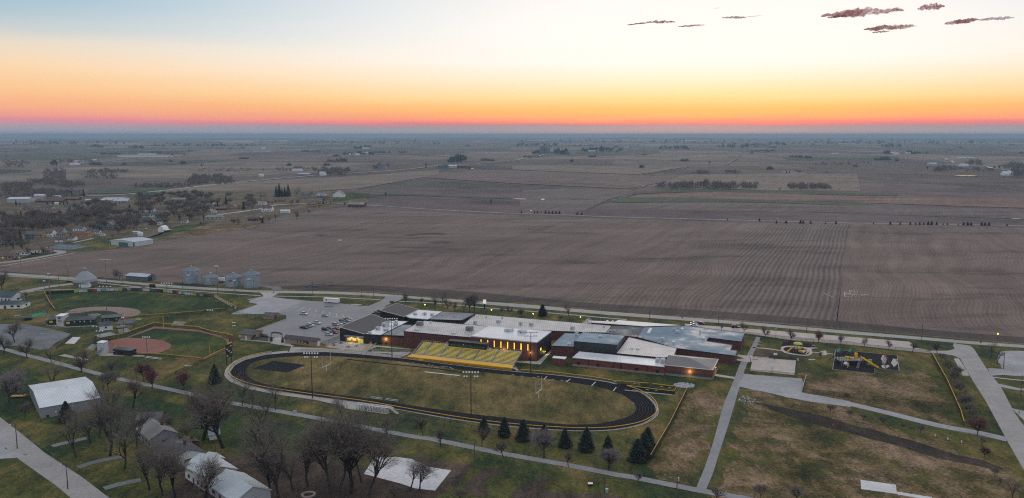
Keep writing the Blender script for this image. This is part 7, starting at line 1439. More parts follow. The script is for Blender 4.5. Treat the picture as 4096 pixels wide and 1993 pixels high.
for a in (('b', 'B1', 700, 880, 380, 'bare tree left of the largest dark tree'), ('a', 'B1', 920, 700, 360, 'bare tree behind the largest dark tree'), ('b', 'B1', 1260, 800, 400, 'bare tree hiding the slate roofed house front'), ('a', 'B1', 1100, 640, 330, 'bare tree between the metal building and the slate roof'), ('b', 'B1', 1040, 520, 290, 'bare tree near the right corner of the metal building'),
          ('d', 'B2', 30, 700, 480, 'dark oak at the garden shed, left'), ('a', 'B2', 560, 1000, 560, 'tall bare tree right of the toy cart'), ('b', 'B2', 800, 1000, 480, 'bare tree behind the fire ring'), ('a', 'B2', 1000, 1150, 560, 'bare tree above the fire ring'), ('c', 'B2', 1560, 1230, 560, 'forked tree in front of the white slab corner'), ('b', 'B2', 1250, 900, 420, 'reddish brown tree behind the vase shaped pair'), ('a', 'B2', 1100, 820, 340, 'bare tree on the lawn behind the vase shaped pair'), ('c', 'B1', 1500, 1230, 470, 'dark forked tree below the broad white walled house')):
    L_(a[0], *a[1:5], a[5])
for k, (x, y, h) in enumerate(((1215, 770, 120), (1250, 850, 130), (1285, 900, 140), (1310, 960, 140), (1335, 1020, 140), (1360, 1080, 150), (1390, 1140, 150), (1420, 1210, 160), (1450, 1250, 150), (1330, 900, 120), (1400, 1100, 120), (1180, 740, 90), (1270, 930, 110))):
    L_('m' if k % 2 else 'b', 'Q6', x, y, h, 'grey bare tree in the thicket between the screened fence and the right road', group='thicket trees right of the screened fence')
for k, (f, x, y, h) in enumerate((('B5', 1480, 470, 110), ('B5', 1530, 520, 100), ('B5', 1440, 420, 120), ('B5', 1560, 560, 80))): L_('m', f, x, y, h, 'grey bare tree in the thicket between the screened fence and the right road', group='thicket trees right of the screened fence')
for k, (f, x, y, h, kd, lab) in enumerate((('B3', 775, 642, 150, 'x', 'slim dark spruce, first of the row below the field'), ('B3', 965, 682, 190, 'x', 'dark spruce second in the row below the field'), ('B3', 1138, 716, 200, 'y', 'broad blue grey spruce third in the row'), ('B3', 1330, 732, 175, 'x', 'dark spruce fourth in the row behind the pale tree'), ('B3', 1522, 777, 170, 'y', 'small blue grey spruce fifth in the row'),
    ('B3', 1722, 812, 225, 'x', 'tallest single spruce sixth in the row'), ('B3', 1920, 862, 200, 'x', 'broad dark spruce seventh in the row'), ('B4', 345, 907, 215, 'y', 'front left spruce of the clump at the fence'), ('B4', 440, 790, 205, 'y', 'back spruce of the clump at the fence'), ('B4', 405, 860, 225, 'y', 'middle spruce of the clump at the fence'), ('B1', 615, 543, 195, 'x', 'dark spruce in front of the large metal building'), ('B2', 138, 190, 185, 'x', 'lone dark spruce left of the track bend'),
    ('Q4', 425, 285, 120, 'y', 'dark evergreen on the lawn behind the flat roofs'), ('Q4', 455, 285, 75, 's', 'bare bush leaning on the dark evergreen'))):
    L_(kd, f, x, y, h, lab, 'spruce_tree' if kd != 's' else 'bare_bush', 'tree')
# ---------------------------------------------------------------- houses
HC = {'w': M_WHITE, 'g': mat('grey_siding', (.26, .27, .29), .8, var=.05), 't': M_TAN, 'y': mat('pale_yellow_siding', (.62, .58, .38), .8, var=.04), 'b': mat('slate_blue_siding', (.10, .17, .22), .8, var=.06), 'k': mat('brown_brick', (.13, .075, .06), .9, var=.1, scale=3), 'o': mat('orange_tan_siding', (.38, .22, .11), .8, var=.05), 'l': mat('light_grey_siding', (.42, .42, .43), .8, var=.05)}
RC = {'d': R_SHING, 'g': R_SHINGG, 'b': R_SHINGB, 'l': R_SHINGL, 'm': seam_mat('pale_house_roof', (.50, .56, .60, 1), (.40, .46, .50, 1), 1.2, .8, .5, .1)}
def house(lab, f, x, y, w, d, h, rise, wc, rc, ang, along=True, lit=False, z=0, name='house', cat='house', group=None, gar=False, hip=0.0):
    p = G(f, x, y); ca, sa = math.cos(ang), math.sin(ang); a = p + Vector((-w / 2 * ca, -w / 2 * sa, 0)); b = p + Vector((w / 2 * ca, w / 2 * sa, 0)); c = b + Vector((-d * sa, d * ca, 0))
    t = gable_w(name, lab, cat, a, b, c, h, rise, HC[wc], RC[rc], along, .45, group, hip); big = mpp(p) < .4
    if 'garage' in lab or gar: opening(t, 'garage_door', 'f', .12, .45, 0, 2.2, M_WHITE if wc != 'w' else M_PALEW); opening(t, 'garage_door', 'f', .55, .88, 0, 2.2, M_WHITE if wc != 'w' else M_PALEW)
    elif name == 'house':
        for u in (.14, .62, .82): opening(t, 'window', 'f', u, u + .1, 1.0, 2.2, MATS['lit_window'] if lit and u == .14 else M_GLASS)
        opening(t, 'door', 'f', .40, .48, 0, 2.1, M_BRICK_D)
        if h > 4:
            for u in (.2, .7): opening(t, 'window', 'f', u, u + .1, 3.6, 4.7, M_GLASS)
        opening(t, 'window', 'r', .4, .6, 1.0, 2.2, M_GLASS); opening(t, 'window', 'l', .4, .6, 1.0, 2.2, M_GLASS)
        if rv.random() < .45 and big: MB().box(-.4, .4, -.4 + d * .18, .4 + d * .18, h, h + rise + .7).build('chimney', M_BRICK_D, t)
    return t
A1_, A2_ = -.30, .95
for a in (('white house with a dark green roof at the left edge', 'Q1', 30, 520, 15, 11, 3.4, 3.2, 'w', 'g', A1_), ('low white annex with green hipped roof at the left edge', 'Q1', 70, 590, 20, 10, 3.0, 1.6, 'w', 'g', .05, True, False, 0, 'house', 'house', None, False, .8),
          ('grey house with a weathered roof behind the largest dark tree', 'B1', 1330, 745, 15, 10, 3.6, 2.6, 'g', 'l', -.85), ('low house with a dark slate roof behind the oak', 'B1', 1370, 590, 9, 8, 2.8, 1.6, 'k', 'd', .1), ('broad white walled house with dark roof in the bottom left', 'B1', 1500, 935, 15, 12, 3.2, 2.4, 'w', 'd', -.80), ('small brown lean-to roof behind the white walled house', 'B1', 1690, 800, 6, 5, 2.4, 1.0, 'k', 'b', -.8),
          ('white two storey house with a blue grey roof at the bottom', 'B1', 1800, 1130, 15, 11, 4.6, 2.4, 'w', 'm', -.80), ('small white garage annex behind the blue grey roof', 'B1', 1905, 960, 6, 5, 2.6, 1.0, 'w', 'm', -.8), ('lowest house with a large blue grey metal roof', 'B2', 200, 1290, 18, 12, 3.2, 3.0, 'l', 'm', -.80), ('silver white garden shed by the lit garden lamp', 'B2', 135, 715, 3.4, 3, 2.4, 1.2, 'w', 'm', .5, True, False, 0, 'garden_shed', 'shed'),
          ('low white house behind the parked silver car', 'N1', 330, 1090, 17, 10, 3.0, 1.8, 'w', 'b', .1), ('tan cottage with one lit window at the left edge of the street', 'N1', 120, 1160, 12, 9, 3.0, 2.2, 't', 'b', .1, True, True), ('white ranch house with a fenced yard by the street', 'N1', 610, 1050, 15, 10, 3.2, 2.4, 'w', 'b', .05), ('tan porch house at the right end of the street lawn', 'N1', 770, 1060, 8, 8, 2.8, 1.6, 't', 'b', .1),
          ('grey two storey house with white trim at the left edge', 'N1', 60, 905, 13, 11, 5.4, 2.6, 'g', 'd', .05), ('blue grey two storey house with peaked dormer', 'N1', 510, 825, 12, 11, 5.4, 3.2, 'b', 'd', .1), ('beige two storey house right of the blue grey one', 'N1', 645, 825, 9, 11, 5.2, 3.0, 't', 'b', .1), ('white gabled farmhouse with brown roof', 'N1', 790, 795, 11, 10, 5.4, 3.4, 'w', 'b', .05), ('pale two storey house with steep brown gables', 'N1', 960, 765, 12, 10, 5.6, 3.6, 'l', 'b', .05),
          ('low grey wing in front of the steep gabled house', 'N1', 1020, 790, 10, 7, 3.0, 1.6, 'l', 'd', .08), ('white double garage behind the tennis court', 'N1', 1140, 850, 12, 10, 2.9, 1.8, 'w', 'b', .1), ('grey roofed tan garage left of the white double one', 'N1', 985, 875, 11, 8, 2.8, 1.5, 't', 'd', .1), ('large tan pole barn with brown roof and a white door', 'N1', 1345, 800, 17, 15, 4.6, 2.0, 'o', 'b', .1, True, False, 0, 'pole_barn', 'barn'),
          ('white cottage with two dormers behind the pole barn', 'N1', 1300, 690, 12, 9, 3.4, 2.4, 'w', 'd', 0), ('small white house right of the pole barn', 'N1', 1590, 745, 9, 8, 3.0, 1.8, 'w', 'd', .15), ('white garden shed under the dark tree', 'N1', 1702, 768, 5, 4, 2.2, .8, 'w', 'l', .05, True, False, 0, 'garden_shed', 'shed'), ('teal cottage with a steep roof among the trees', 'N1', 1620, 650, 10, 9, 4.0, 3.4, 'b', 'g', 0), ('grey shingled house with a tall front gable', 'N1', 1810, 655, 12, 10, 4.8, 3.6, 'g', 'd', 0, False),
          ('white gabled house high among the trees', 'N1', 1860, 545, 13, 10, 5.0, 3.4, 'w', 'd', 0), ('brown brick church with two tall windows', 'N1', 510, 470, 16, 14, 6.0, 4.0, 'k', 'b', 0, False), ('brown brick hall with a lit entrance', 'N1', 830, 440, 20, 14, 4.6, 3.4, 'k', 'b', 0, True, True), ('tan ranch house with a long grey roof, left of three', 'N1', 480, 350, 19, 11, 3.4, 2.6, 't', 'd', 0), ('long dark roofed ranch house behind the brick hall', 'N1', 770, 330, 19, 11, 3.4, 2.6, 'l', 'd', 0), ('pale yellow house with brown roof behind the brick hall', 'N1', 1040, 370, 15, 10, 3.4, 2.4, 'y', 'b', 0),
          ('grey duplex behind the first big trees, left', 'N1', 1150, 310, 14, 10, 3.4, 2.6, 'l', 'd', 0), ('grey duplex behind the first big trees, right', 'N1', 1260, 315, 13, 10, 3.4, 2.6, 'l', 'd', 0), ('white garden shed behind the pale yellow house', 'N1', 1150, 405, 6, 5, 2.2, 1.0, 'w', 'm', 0, True, False, 0, 'garden_shed', 'shed'), ('large white metal warehouse with blue roof at the far left', 'N1', 300, 222, 34, 26, 7, 2.5, 'l', 'm', .15, True, False, 0, 'warehouse', 'warehouse'),
          ('grey warehouse with a dark door behind the care home', 'N1', 650, 150, 16, 16, 6, 2, 'l', 'm', .2, True, False, 0, 'warehouse', 'warehouse'), ('white shop building right of the grey warehouse', 'N1', 940, 140, 12, 8, 4, 1, 'w', 'm', 0, True, False, 0, 'shop_building', 'building'), ('long brown care home wing at the back of town', 'N1', 820, 215, 46, 14, 3.4, 2.4, 'k', 'b', .03), ('second brown care home wing further back', 'N1', 1010, 180, 60, 14, 3.4, 2.2, 'k', 'b', .03), ('long white roofed wing of the care home', 'N1', 1640, 205, 46, 12, 3.4, 1.2, 'l', 'm', .02), ('bright white roofed block at the back of town', 'N1', 1880, 190, 36, 26, 4.4, 1.0, 'w', 'm', .02),
          ('white roofed porch building beside the bright block', 'N1', 2010, 215, 24, 12, 3.6, 1.6, 'l', 'm', .02), ('small white shed among the clipped evergreens', 'N1', 943, 248, 7, 5, 3, 1, 'w', 'm', 0, True, False, 0, 'garden_shed', 'shed'),
          ('dark blue roofed long house by the highway', 'N2', 400, 120, 40, 16, 4, 4.5, 'k', 'g', .0), ('white house with dark hipped roof in the middle of town', 'N2', 490, 478, 16, 13, 5.0, 3.4, 'w', 'd', 0, True, False, 0, 'house', 'house', None, False, .8), ('yellow gabled house left of the white hipped one', 'N2', 330, 485, 13, 10, 4.4, 3, 'y', 'd', 0), ('white steep gabled house in front of the hipped one', 'N2', 500, 585, 15, 10, 4.4, 4.0, 'w', 'g', 0), ('brown steep gabled house beside the white gables', 'N2', 450, 590, 9, 9, 4.4, 3.6, 'k', 'b', 0, False), ('small blue house in front of the yellow one', 'N2', 345, 545, 8, 8, 4.0, 2.6, 'b', 'd', 0),
          ('teal roofed house with white front further back', 'N2', 735, 245, 14, 10, 3.6, 2.6, 'l', 'g', 0), ('long grey ranch house at the lawn edge', 'N2', 1480, 490, 24, 11, 3.2, 2.2, 'l', 'l', .12), ('tan gabled house with chimney at the right of town', 'N2', 1800, 330, 14, 12, 3.6, 3.4, 't', 'b', .1, False), ('second tan gabled house at the right of town', 'N2', 1920, 320, 13, 11, 3.6, 3.2, 't', 'b', .1, False), ('low brown ranch house behind the white camper', 'N2', 1600, 345, 16, 10, 3.2, 2, 'k', 'b', .1), ('row of low garages left of the tan gabled houses', 'N2', 1480, 340, 14, 9, 3.0, 1.6, 't', 'b', .1),
          ('long grey roofed ranch house in the upper town', 'N2', 890, 190, 24, 11, 3.2, 2.4, 't', 'l', 0), ('grey hipped roof house in the upper town', 'N2', 620, 165, 16, 12, 3.2, 2.4, 'l', 'l', 0, True, False, 0, 'house', 'house', None, False, .8), ('white cottage behind the middle trees', 'N2', 410, 370, 12, 9, 3.4, 2.6, 'w', 'd', 0), ('small white house at the foot of the big trees', 'N2', 970, 555, 10, 8, 3, 1.8, 'w', 'b', .1), ('white house under the tall spruces', 'N2', 1400, 250, 14, 10, 3.4, 2.4, 'w', 'd', 0), ('brown roofed house by the street bend', 'N2', 1160, 270, 16, 10, 3.2, 2, 't', 'l', 0), ('small open white shed left of the barn', 'N2', 190, 738, 8, 4, 2.6, .6, 'l', 'm', 0, True, False, 0, 'garden_shed', 'shed'), ('white silver domed shed in front of the metal farm shed', 'N2', 255, 770, 5, 5, 2.6, 1.6, 'w', 'm', .3, True, False, 0, 'garden_shed', 'shed'),
          ('white camper parked by the low garages', 'N2', 1480, 382, 8, 2.6, 2.8, .2, 'w', 'm', .0, True, False, 0, 'camper', 'camper'),
          ('white farmhouse with brown roof at the right end of town', 'T2', 105, 770, 15, 12, 5.4, 3, 'w', 'b', 0), ('white garage with a pale roof on the town lawn', 'T2', 290, 783, 13, 10, 3, 1.6, 'w', 'm', .1), ('grey house with twin gables in front of the spruces', 'T2', 560, 725, 16, 12, 5, 3.4, 't', 'b', .1), ('tan house with steep roof at the lawn corner', 'T2', 610, 715, 13, 12, 5, 3.2, 't', 'b', .2), ('long brown metal shed at the start of the country road', 'T2', 1000, 725, 26, 14, 4.4, 3.2, 'k', 'l', -.15, True, False, 0, 'pole_barn', 'barn'), ('white barn with a brown roof on the far lawn', 'T2', 825, 628, 20, 16, 6, 7, 'w', 'b', 0, False, False, 0, 'white_barn', 'barn'),
          ('blue grey double shed behind the bare tree', 'T2', 505, 628, 18, 14, 4.6, 2.6, 'g', 'd', 0, True, False, 0, 'farm_shed', 'shed'), ('tan hipped house left of the white farmhouse', 'T2', 240, 675, 22, 14, 4, 3.6, 't', 'b', 0), ('low tan house at the left of the cul-de-sac', 'T2', 130, 685, 16, 10, 3.2, 2.4, 't', 'b', 0), ('pale roofed house at the left crossing', 'T2', 45, 705, 16, 10, 3.4, 2.4, 'w', 'l', 0), ('grey roofed shed by the left trees on the lawn', 'T2', 20, 855, 12, 9, 3, 1.6, 'k', 'l', 0), ('dark ranch house peeping from behind the twin trees', 'N2', 2140, 520, 14, 9, 3.4, 2, 'k', 'd', .1)):
    house(*a)
for x, lab in ((632, 'silver grain bin left of the white barn'), (678, 'second silver grain bin left of the white barn')):
    c = G('T2', x, 625); t = thing('grain_bin', lab, 'grain bin', c); MB().rings((0, 0, 0), [(5, 0), (5, 6)], 16).build('wall', M_GALV, t, True); MB().rings((0, 0, 0), [(5.2, 6), (.5, 9)], 16).build('roof', M_GALV_D, t)
t = thing('toy_cart', 'brown toy wagon and red barrow on the back lawn', 'cart', G('B2', 445, 860)); MB().rings((0, 0, 0), [(.9, 0), (.8, 1.3), (.2, 2.0)], 8).build('canopy', M_BRICK_D, t); MB().bar((1, 0, .5), (4, -.6, .5), .12).build('shaft', M_PALEW, t); MB().box(1.2, 2, -1.4, -.8, 0, .6).build('barrow', M_RED, t)
fr_o = thing('fire_ring', 'round stone fire ring at the bottom edge', 'fire pit', G('B2', 1000, 1225)); MB().rings((0, 0, 0), [(2.4, .02), (2.4, .35), (1.6, .4), (1.5, .05)], 14, False).build('stone_ring', M_PINKB, fr_o)
# ---------------------------------------------------------------- trees of the town
GT = 'leafless trees standing among the houses of the town'
rt = random.Random(42)
def scatter(f, box, n, hm, kinds, lab, group, name='bare_tree', skip=None):
    x0, y0, x1, y1 = box; k = 0; tries = 0
    while k < n and tries < n * 8:
        tries += 1; x = rt.uniform(x0, x1); y = rt.uniform(y0, y1)
        if skip and skip(x, y): continue
        p = G(f, x, y); h = rt.uniform(.8, 1.2) * hm; plant(rt.choice(kinds), f, x, y, 0, lab, name, 'tree', group, p=p, h=h); k += 1
LT = 'leafless grey brown tree among the houses of the town at the left'
KT = ['a', 'b', 'a', 'm', 's', 'b']
for a in ((0, 470, 380, 700, 15), (150, 560, 560, 720, 8), (380, 500, 760, 680, 10), (560, 480, 1060, 640, 13), (1000, 500, 1560, 690, 13), (1150, 330, 1800, 520, 17), (1300, 260, 1950, 420, 12), (1600, 420, 2150, 640, 13), (1500, 600, 2150, 740, 7), (0, 700, 260, 960, 7), (100, 900, 560, 1060, 5)):
    scatter('N1', a[:4], int(a[4] * 1.5), 13.5, KT, LT, GT)
for f, x, y, h in (('N1', 210, 1010, 340), ('N1', 480, 1120, 220), ('N1', 720, 1085, 210), ('N1', 640, 700, 260), ('N1', 960, 680, 240), ('N1', 1420, 560, 240), ('N1', 1180, 800, 160), ('N1', 1890, 850, 170), ('N2', 80, 640, 240), ('N2', 150, 700, 250), ('N2', 920, 570, 320), ('N2', 1320, 545, 260), ('N2', 1240, 470, 180), ('N2', 430, 330, 220), ('N2', 1810, 590, 120), ('N2', 1905, 610, 190), ('N2', 2140, 350, 160)): L_(rt.choice('ad'), f, x, y, h, LT, group=GT)
for a in ((0, 380, 320, 640, 9), (650, 240, 1180, 520, 22), (250, 120, 680, 320, 12), (60, 180, 420, 400, 9), (1000, 240, 1400, 440, 11), (1350, 130, 1800, 300, 9), (1950, 150, 2170, 320, 8), (700, 80, 1300, 200, 16), (550, 520, 800, 640, 5)):
    scatter('N2', a[:4], int(a[4] * 1.4), 12.5, KT, LT, GT)
for f, x, y, h, kd in (('T2', 410, 620, 110, 'b'), ('T2', 560, 625, 75, 'b'), ('T2', 355, 705, 65, 's'), ('T2', 420, 700, 60, 's'), ('T2', 715, 710, 130, 'b'), ('T2', 745, 705, 90, 'a'), ('T2', 410, 845, 95, 's'), ('T2', 530, 790, 50, 's'), ('T2', 200, 865, 110, 'a'), ('T2', 130, 880, 90, 'a'), ('T2', 40, 660, 80, 'b'), ('T2', 90, 650, 70, 'b'), ('T2', 890, 715, 45, 's'), ('T2', 2355, 695, 60, 's'), ('T2', 350, 620, 70, 'b')):
    L_(kd, f, x, y, h, 'bare tree on the lawns around the right end of the town', group='bare trees at the right end of the town')
L_('z', 'T2', 1300, 600, 26, 'low dark bush alone on the far green strip', 'bush', 'bush')
for f, x, y, h in (('T2', 235, 622, 140), ('T2', 205, 625, 115), ('T2', 262, 622, 95), ('T2', 325, 618, 125), ('T2', 290, 618, 100)): L_('w', f, x, y, h, 'tall dark spruce in the clump left of the blue grey double shed', 'spruce_tree', 'tree', 'spruce clump at the right end of town')
for f, x, y, h in (('T2', 675, 695, 60), ('T2', 65, 885, 68)): L_('w', f, x, y, h, 'dark evergreen beside a house on the right town lawns', 'spruce_tree', 'tree', 'evergreens beside the right town houses')
for x, y, h in ((790, 248, 75), (885, 248, 68), (1000, 250, 80), (1062, 250, 62), (1130, 250, 72)): L_('w', 'N1', x, y, h, 'clipped dark evergreen in the row before the care home', 'spruce_tree', 'tree', 'evergreen row before the care home')
for f, x, y, h in (('N1', 270, 255, 95), ('N1', 335, 258, 60), ('N1', 350, 450, 110), ('N1', 1400, 110, 130), ('N1', 660, 400, 80), ('N1', 345, 860, 200), ('N1', 1200, 110, 100), ('N1', 850, 130, 70), ('N2', 615, 118, 100), ('N2', 235, 155, 75), ('N2', 80, 330, 100), ('N2', 265, 345, 100), ('N2', 300, 415, 90), ('N2', 420, 400, 60), ('N2', 590, 420, 80), ('N2', 1550, 285, 90), ('N2', 1690, 245, 160), ('N2', 1980, 330, 140), ('N2', 1765, 80, 40), ('N2', 1230, 110, 40), ('N2', 2135, 160, 60), ('N1', 2160, 320, 80)):
    L_('w', f, x, y, h, 'dark evergreen tree among the bare trees of the town', 'spruce_tree', 'tree', 'dark evergreens in the town')
# ---------------------------------------------------------------- the far country
def woods(name, label, f, box, n, hm, seed, kind='m', poly_=None):
    rn = random.Random(seed); V = []; F = []; x0, y0, x1, y1 = box; base = PROTO['q'] if kind == 'm' else CON['z']; m = M_TWIG if kind == 'm' else M_NEEDLE2
    for k in range(n):
        u_ = rn.random(); x = x0 + (x1 - x0) * u_ + rn.gauss(0, (x1 - x0) * .03); y = y0 + (y1 - y0) * rn.random()
        if noise.noise(Vector((x / 38, y / 14, seed))) < -.12: continue
        p = G(f, x, y); h = hm * rn.uniform(.5, 1.25) * (.55 + .45 * math.sin(math.pi * min(1, max(0, u_))) ** .5); w = h * rn.uniform(.32, .5); k0 = len(V)
        for j in range(26 if kind == 'm' else 20):      # a ragged crown of thin upright blades around a core
            a = rn.uniform(0, 6.28); q = rn.uniform(0, 1) ** .5 * w; zb = h * rn.uniform(.08, .5); zt = h * (1 - .45 * (q / w) ** 2) * rn.uniform(.75, 1.05); t = w * rn.uniform(.05, .13) * (1 if kind == 'm' else 2.2); c = p + Vector((q * math.cos(a), q * math.sin(a), 0)); b = rn.uniform(0, 3.14); d = Vector((math.cos(b), math.sin(b), 0)) * t
            i = len(V); V += [c - d + Vector((0, 0, zb)), c + d + Vector((0, 0, zb)), c + d * .4 + Vector((d.y, d.x, zt))]; F.append((i, i + 1, i + 2))
        i = len(V); V += [p + Vector((-.2, 0, 0)), p + Vector((.2, 0, 0)), p + Vector((0, 0, h * .6))]; F.append((i, i + 1, i + 2))
    tag(mesh(name, V, F, m), label, 'woodland', kind='stuff')
for i, a in enumerate((('T1', (0, 500, 330, 575), 300, 11), ('T1', (280, 450, 560, 500), 200, 10), ('T1', (440, 350, 660, 455), 260, 12), ('T1', (0, 560, 820, 640), 520, 9), ('T1', (520, 470, 830, 530), 160, 10), ('T1', (860, 360, 1290, 385), 130, 12), ('T1', (820, 395, 1180, 440), 150, 9), ('T1', (1880, 420, 2330, 500), 420, 14), ('T1', (1320, 500, 1900, 535), 200, 10),
                       ('T1', (1900, 340, 2566, 372), 110, 8), ('T1', (0, 270, 280, 330), 110, 14), ('T1', (580, 260, 980, 290), 60, 18), ('T1', (1560, 185, 1870, 212), 60, 22), ('T2', (180, 340, 700, 365), 90, 14), ('T2', (620, 360, 900, 415), 70, 22), ('T3', (1470, 505, 2440, 548), 260, 17), ('T4', (190, 520, 620, 552), 110, 16), ('T4', (1660, 330, 1880, 368), 90, 16),
                       ('T3', (1810, 380, 2000, 398), 40, 12), ('T3', (2100, 372, 2290, 390), 30, 12), ('T4', (1900, 340, 2260, 370), 60, 14), ('T4', (1980, 280, 2140, 310), 40, 22), ('T4', (2360, 310, 2566, 345), 60, 22), ('T4', (2450, 370, 2566, 415), 60, 22), ('T4', (460, 285, 1030, 302), 50, 13), ('T4', (260, 372, 330, 386), 16, 10), ('T2', (1170, 330, 1360, 350), 26, 24))):
    woods('woodland', 'grey leafless wood on the far plain', a[0], a[1], a[2], a[3], 100 + i)
for i, a in enumerate((('T3', (200, 180, 300, 196), 30, 26), ('T3', (415, 175, 555, 200), 40, 34), ('T3', (700, 150, 1100, 172), 70, 34), ('T3', (1450, 130, 1780, 150), 60, 34), ('T4', (1140, 112, 1330, 128), 40, 45), ('T2', (1930, 240, 2120, 285), 60, 30), ('T4', (1160, 182, 1220, 198), 16, 26), ('T4', (1370, 184, 1540, 200), 24, 22), ('T2', (870, 190, 1180, 205), 30, 24), ('T2', (980, 125, 1170, 145), 30, 30), ('T1', (890, 115, 1050, 132), 30, 30), ('T1', (1280, 125, 1440, 145), 30, 30), ('T1', (500, 285, 570, 308), 24, 16), ('T3', (2040, 100, 2560, 135), 60, 36), ('T4', (0, 88, 190, 108), 24, 40), ('T3', (60, 90, 480, 120), 60, 36), ('T1', (1480, 95, 2600, 120), 80, 34), ('T1', (0, 60, 1300, 100), 110, 40), ('T2', (0, 40, 1900, 100), 160, 38), ('T3', (0, 30, 2560, 90), 220, 45), ('T4', (300, 40, 2560, 100), 220, 45))):
    woods('tree_belt', 'dark tree belt around the distant farmsteads', a[0], a[1], a[2], a[3], 300 + i, 'c')
rb = random.Random(77); V = []; F = []
for k in range(70):
    f = rb.choice(['T1', 'T2', 'T3', 'T4']); y = 35 + 330 * rb.random() ** 1.3; x = rb.uniform(0, 2566); L = rb.uniform(20, 240) * (1 if rb.random() < .5 else .3); sl = rb.uniform(-.04, .04); n = int(L / 4) + 2
    if f == 'T1' and y > 330: continue
    for j in range(n):
        u = rb.random(); p = G(f, x + L * u, y + sl * L * u + rb.gauss(0, 1)); h = rb.uniform(5, 15) * (1 + max(0, 160 - y) / 160); w = h * .6
        for q in range(7):
            a = rb.uniform(0, 6.28); c = p + Vector((math.cos(a) * w * rb.random(), math.sin(a) * w * rb.random(), 0)); d = Vector((math.cos(a + 1.5), math.sin(a + 1.5), 0)) * w * .25; i = len(V)
            V += [c - d, c + d, c + Vector((0, 0, h * rb.uniform(.6, 1.1)))]; F.append((i, i + 1, i + 2))
tag(mesh('hedgerow', V, F, mat('hedgerow_twigs', (.085, .075, .07), .95)), 'thin dark hedgerows and scrub lines over the far plain', 'hedgerow', kind='stuff')
for x, h in ((85, 26), (180, 28), (325, 34), (352, 30), (427, 26), (575, 16), (680, 28), (1057, 20), (1225, 32), (1325, 22), (1425, 28), (1480, 22), (1520, 28), (1560, 28), (1605, 36), (1640, 38), (1690, 30), (1755, 16), (1797, 22), (1905, 16), (1960, 32), (2000, 34), (2035, 32), (2140, 34), (2175, 32), (2215, 32), (2395, 20)):
    L_('z', 'T4', x, 884 + x * .011, h, 'round dark cedar bush on the verge of the country road', 'cedar_bush', 'bush', 'cedar bushes along the country road')
for x, h in ((95, 26), (225, 22), (255, 22), (295, 12), (335, 28), (370, 28), (405, 28), (440, 30), (475, 30), (655, 26), (700, 26), (2480, 28), (2160, 14)): L_('z', 'T3', x, 786 + max(0, (x - 300)) * .036, h, 'round dark cedar bush on the verge of the country road', 'cedar_bush', 'bush', 'cedar bushes along the country road')
for f, x, y, h, kd in (('T3', 1170, 590, 10, 'z'), ('T3', 1225, 592, 18, 's'), ('T3', 1040, 630, 10, 'z'), ('T3', 990, 658, 12, 'z'), ('T3', 915, 688, 22, 's'), ('T3', 830, 718, 8, 'z'), ('T3', 865, 532, 20, 's'), ('T4', 185, 384, 32, 'z'), ('T4', 215, 384, 30, 'z'), ('T4', 590, 384, 26, 's'), ('T4', 1478, 408, 14, 'z'), ('T4', 1540, 410, 20, 'z'), ('T4', 1632, 415, 16, 'z'), ('T4', 120, 555, 36, 's'), ('T4', 710, 560, 22, 's'), ('T4', 958, 292, 34, 's'), ('T4', 1003, 294, 34, 's'), ('T4', 1595, 355, 50, 's'), ('T4', 2265, 345, 40, 's'), ('T4', 2320, 345, 55, 's'), ('T4', 2360, 430, 16, 'z'), ('T3', 1980, 295, 40, 's'), ('T2', 1010, 378, 26, 's'), ('T2', 1720, 215, 16, 'z'), ('T1', 65, 235, 40, 's'), ('T2', 75, 360, 30, 's')):
    L_(kd, f, x, y, h, 'single tree or bush standing out on the far fields', 'field_tree', 'tree', 'scattered trees on the far fields')
def farm(lab, f, x, y, w, d, h, rc='w', name='farm_building', roof='m', rise=None): return house(lab, f, x, y, w, d, h, rise or h * .35, rc, roof, .0, True, False, 0, name, 'farm building')
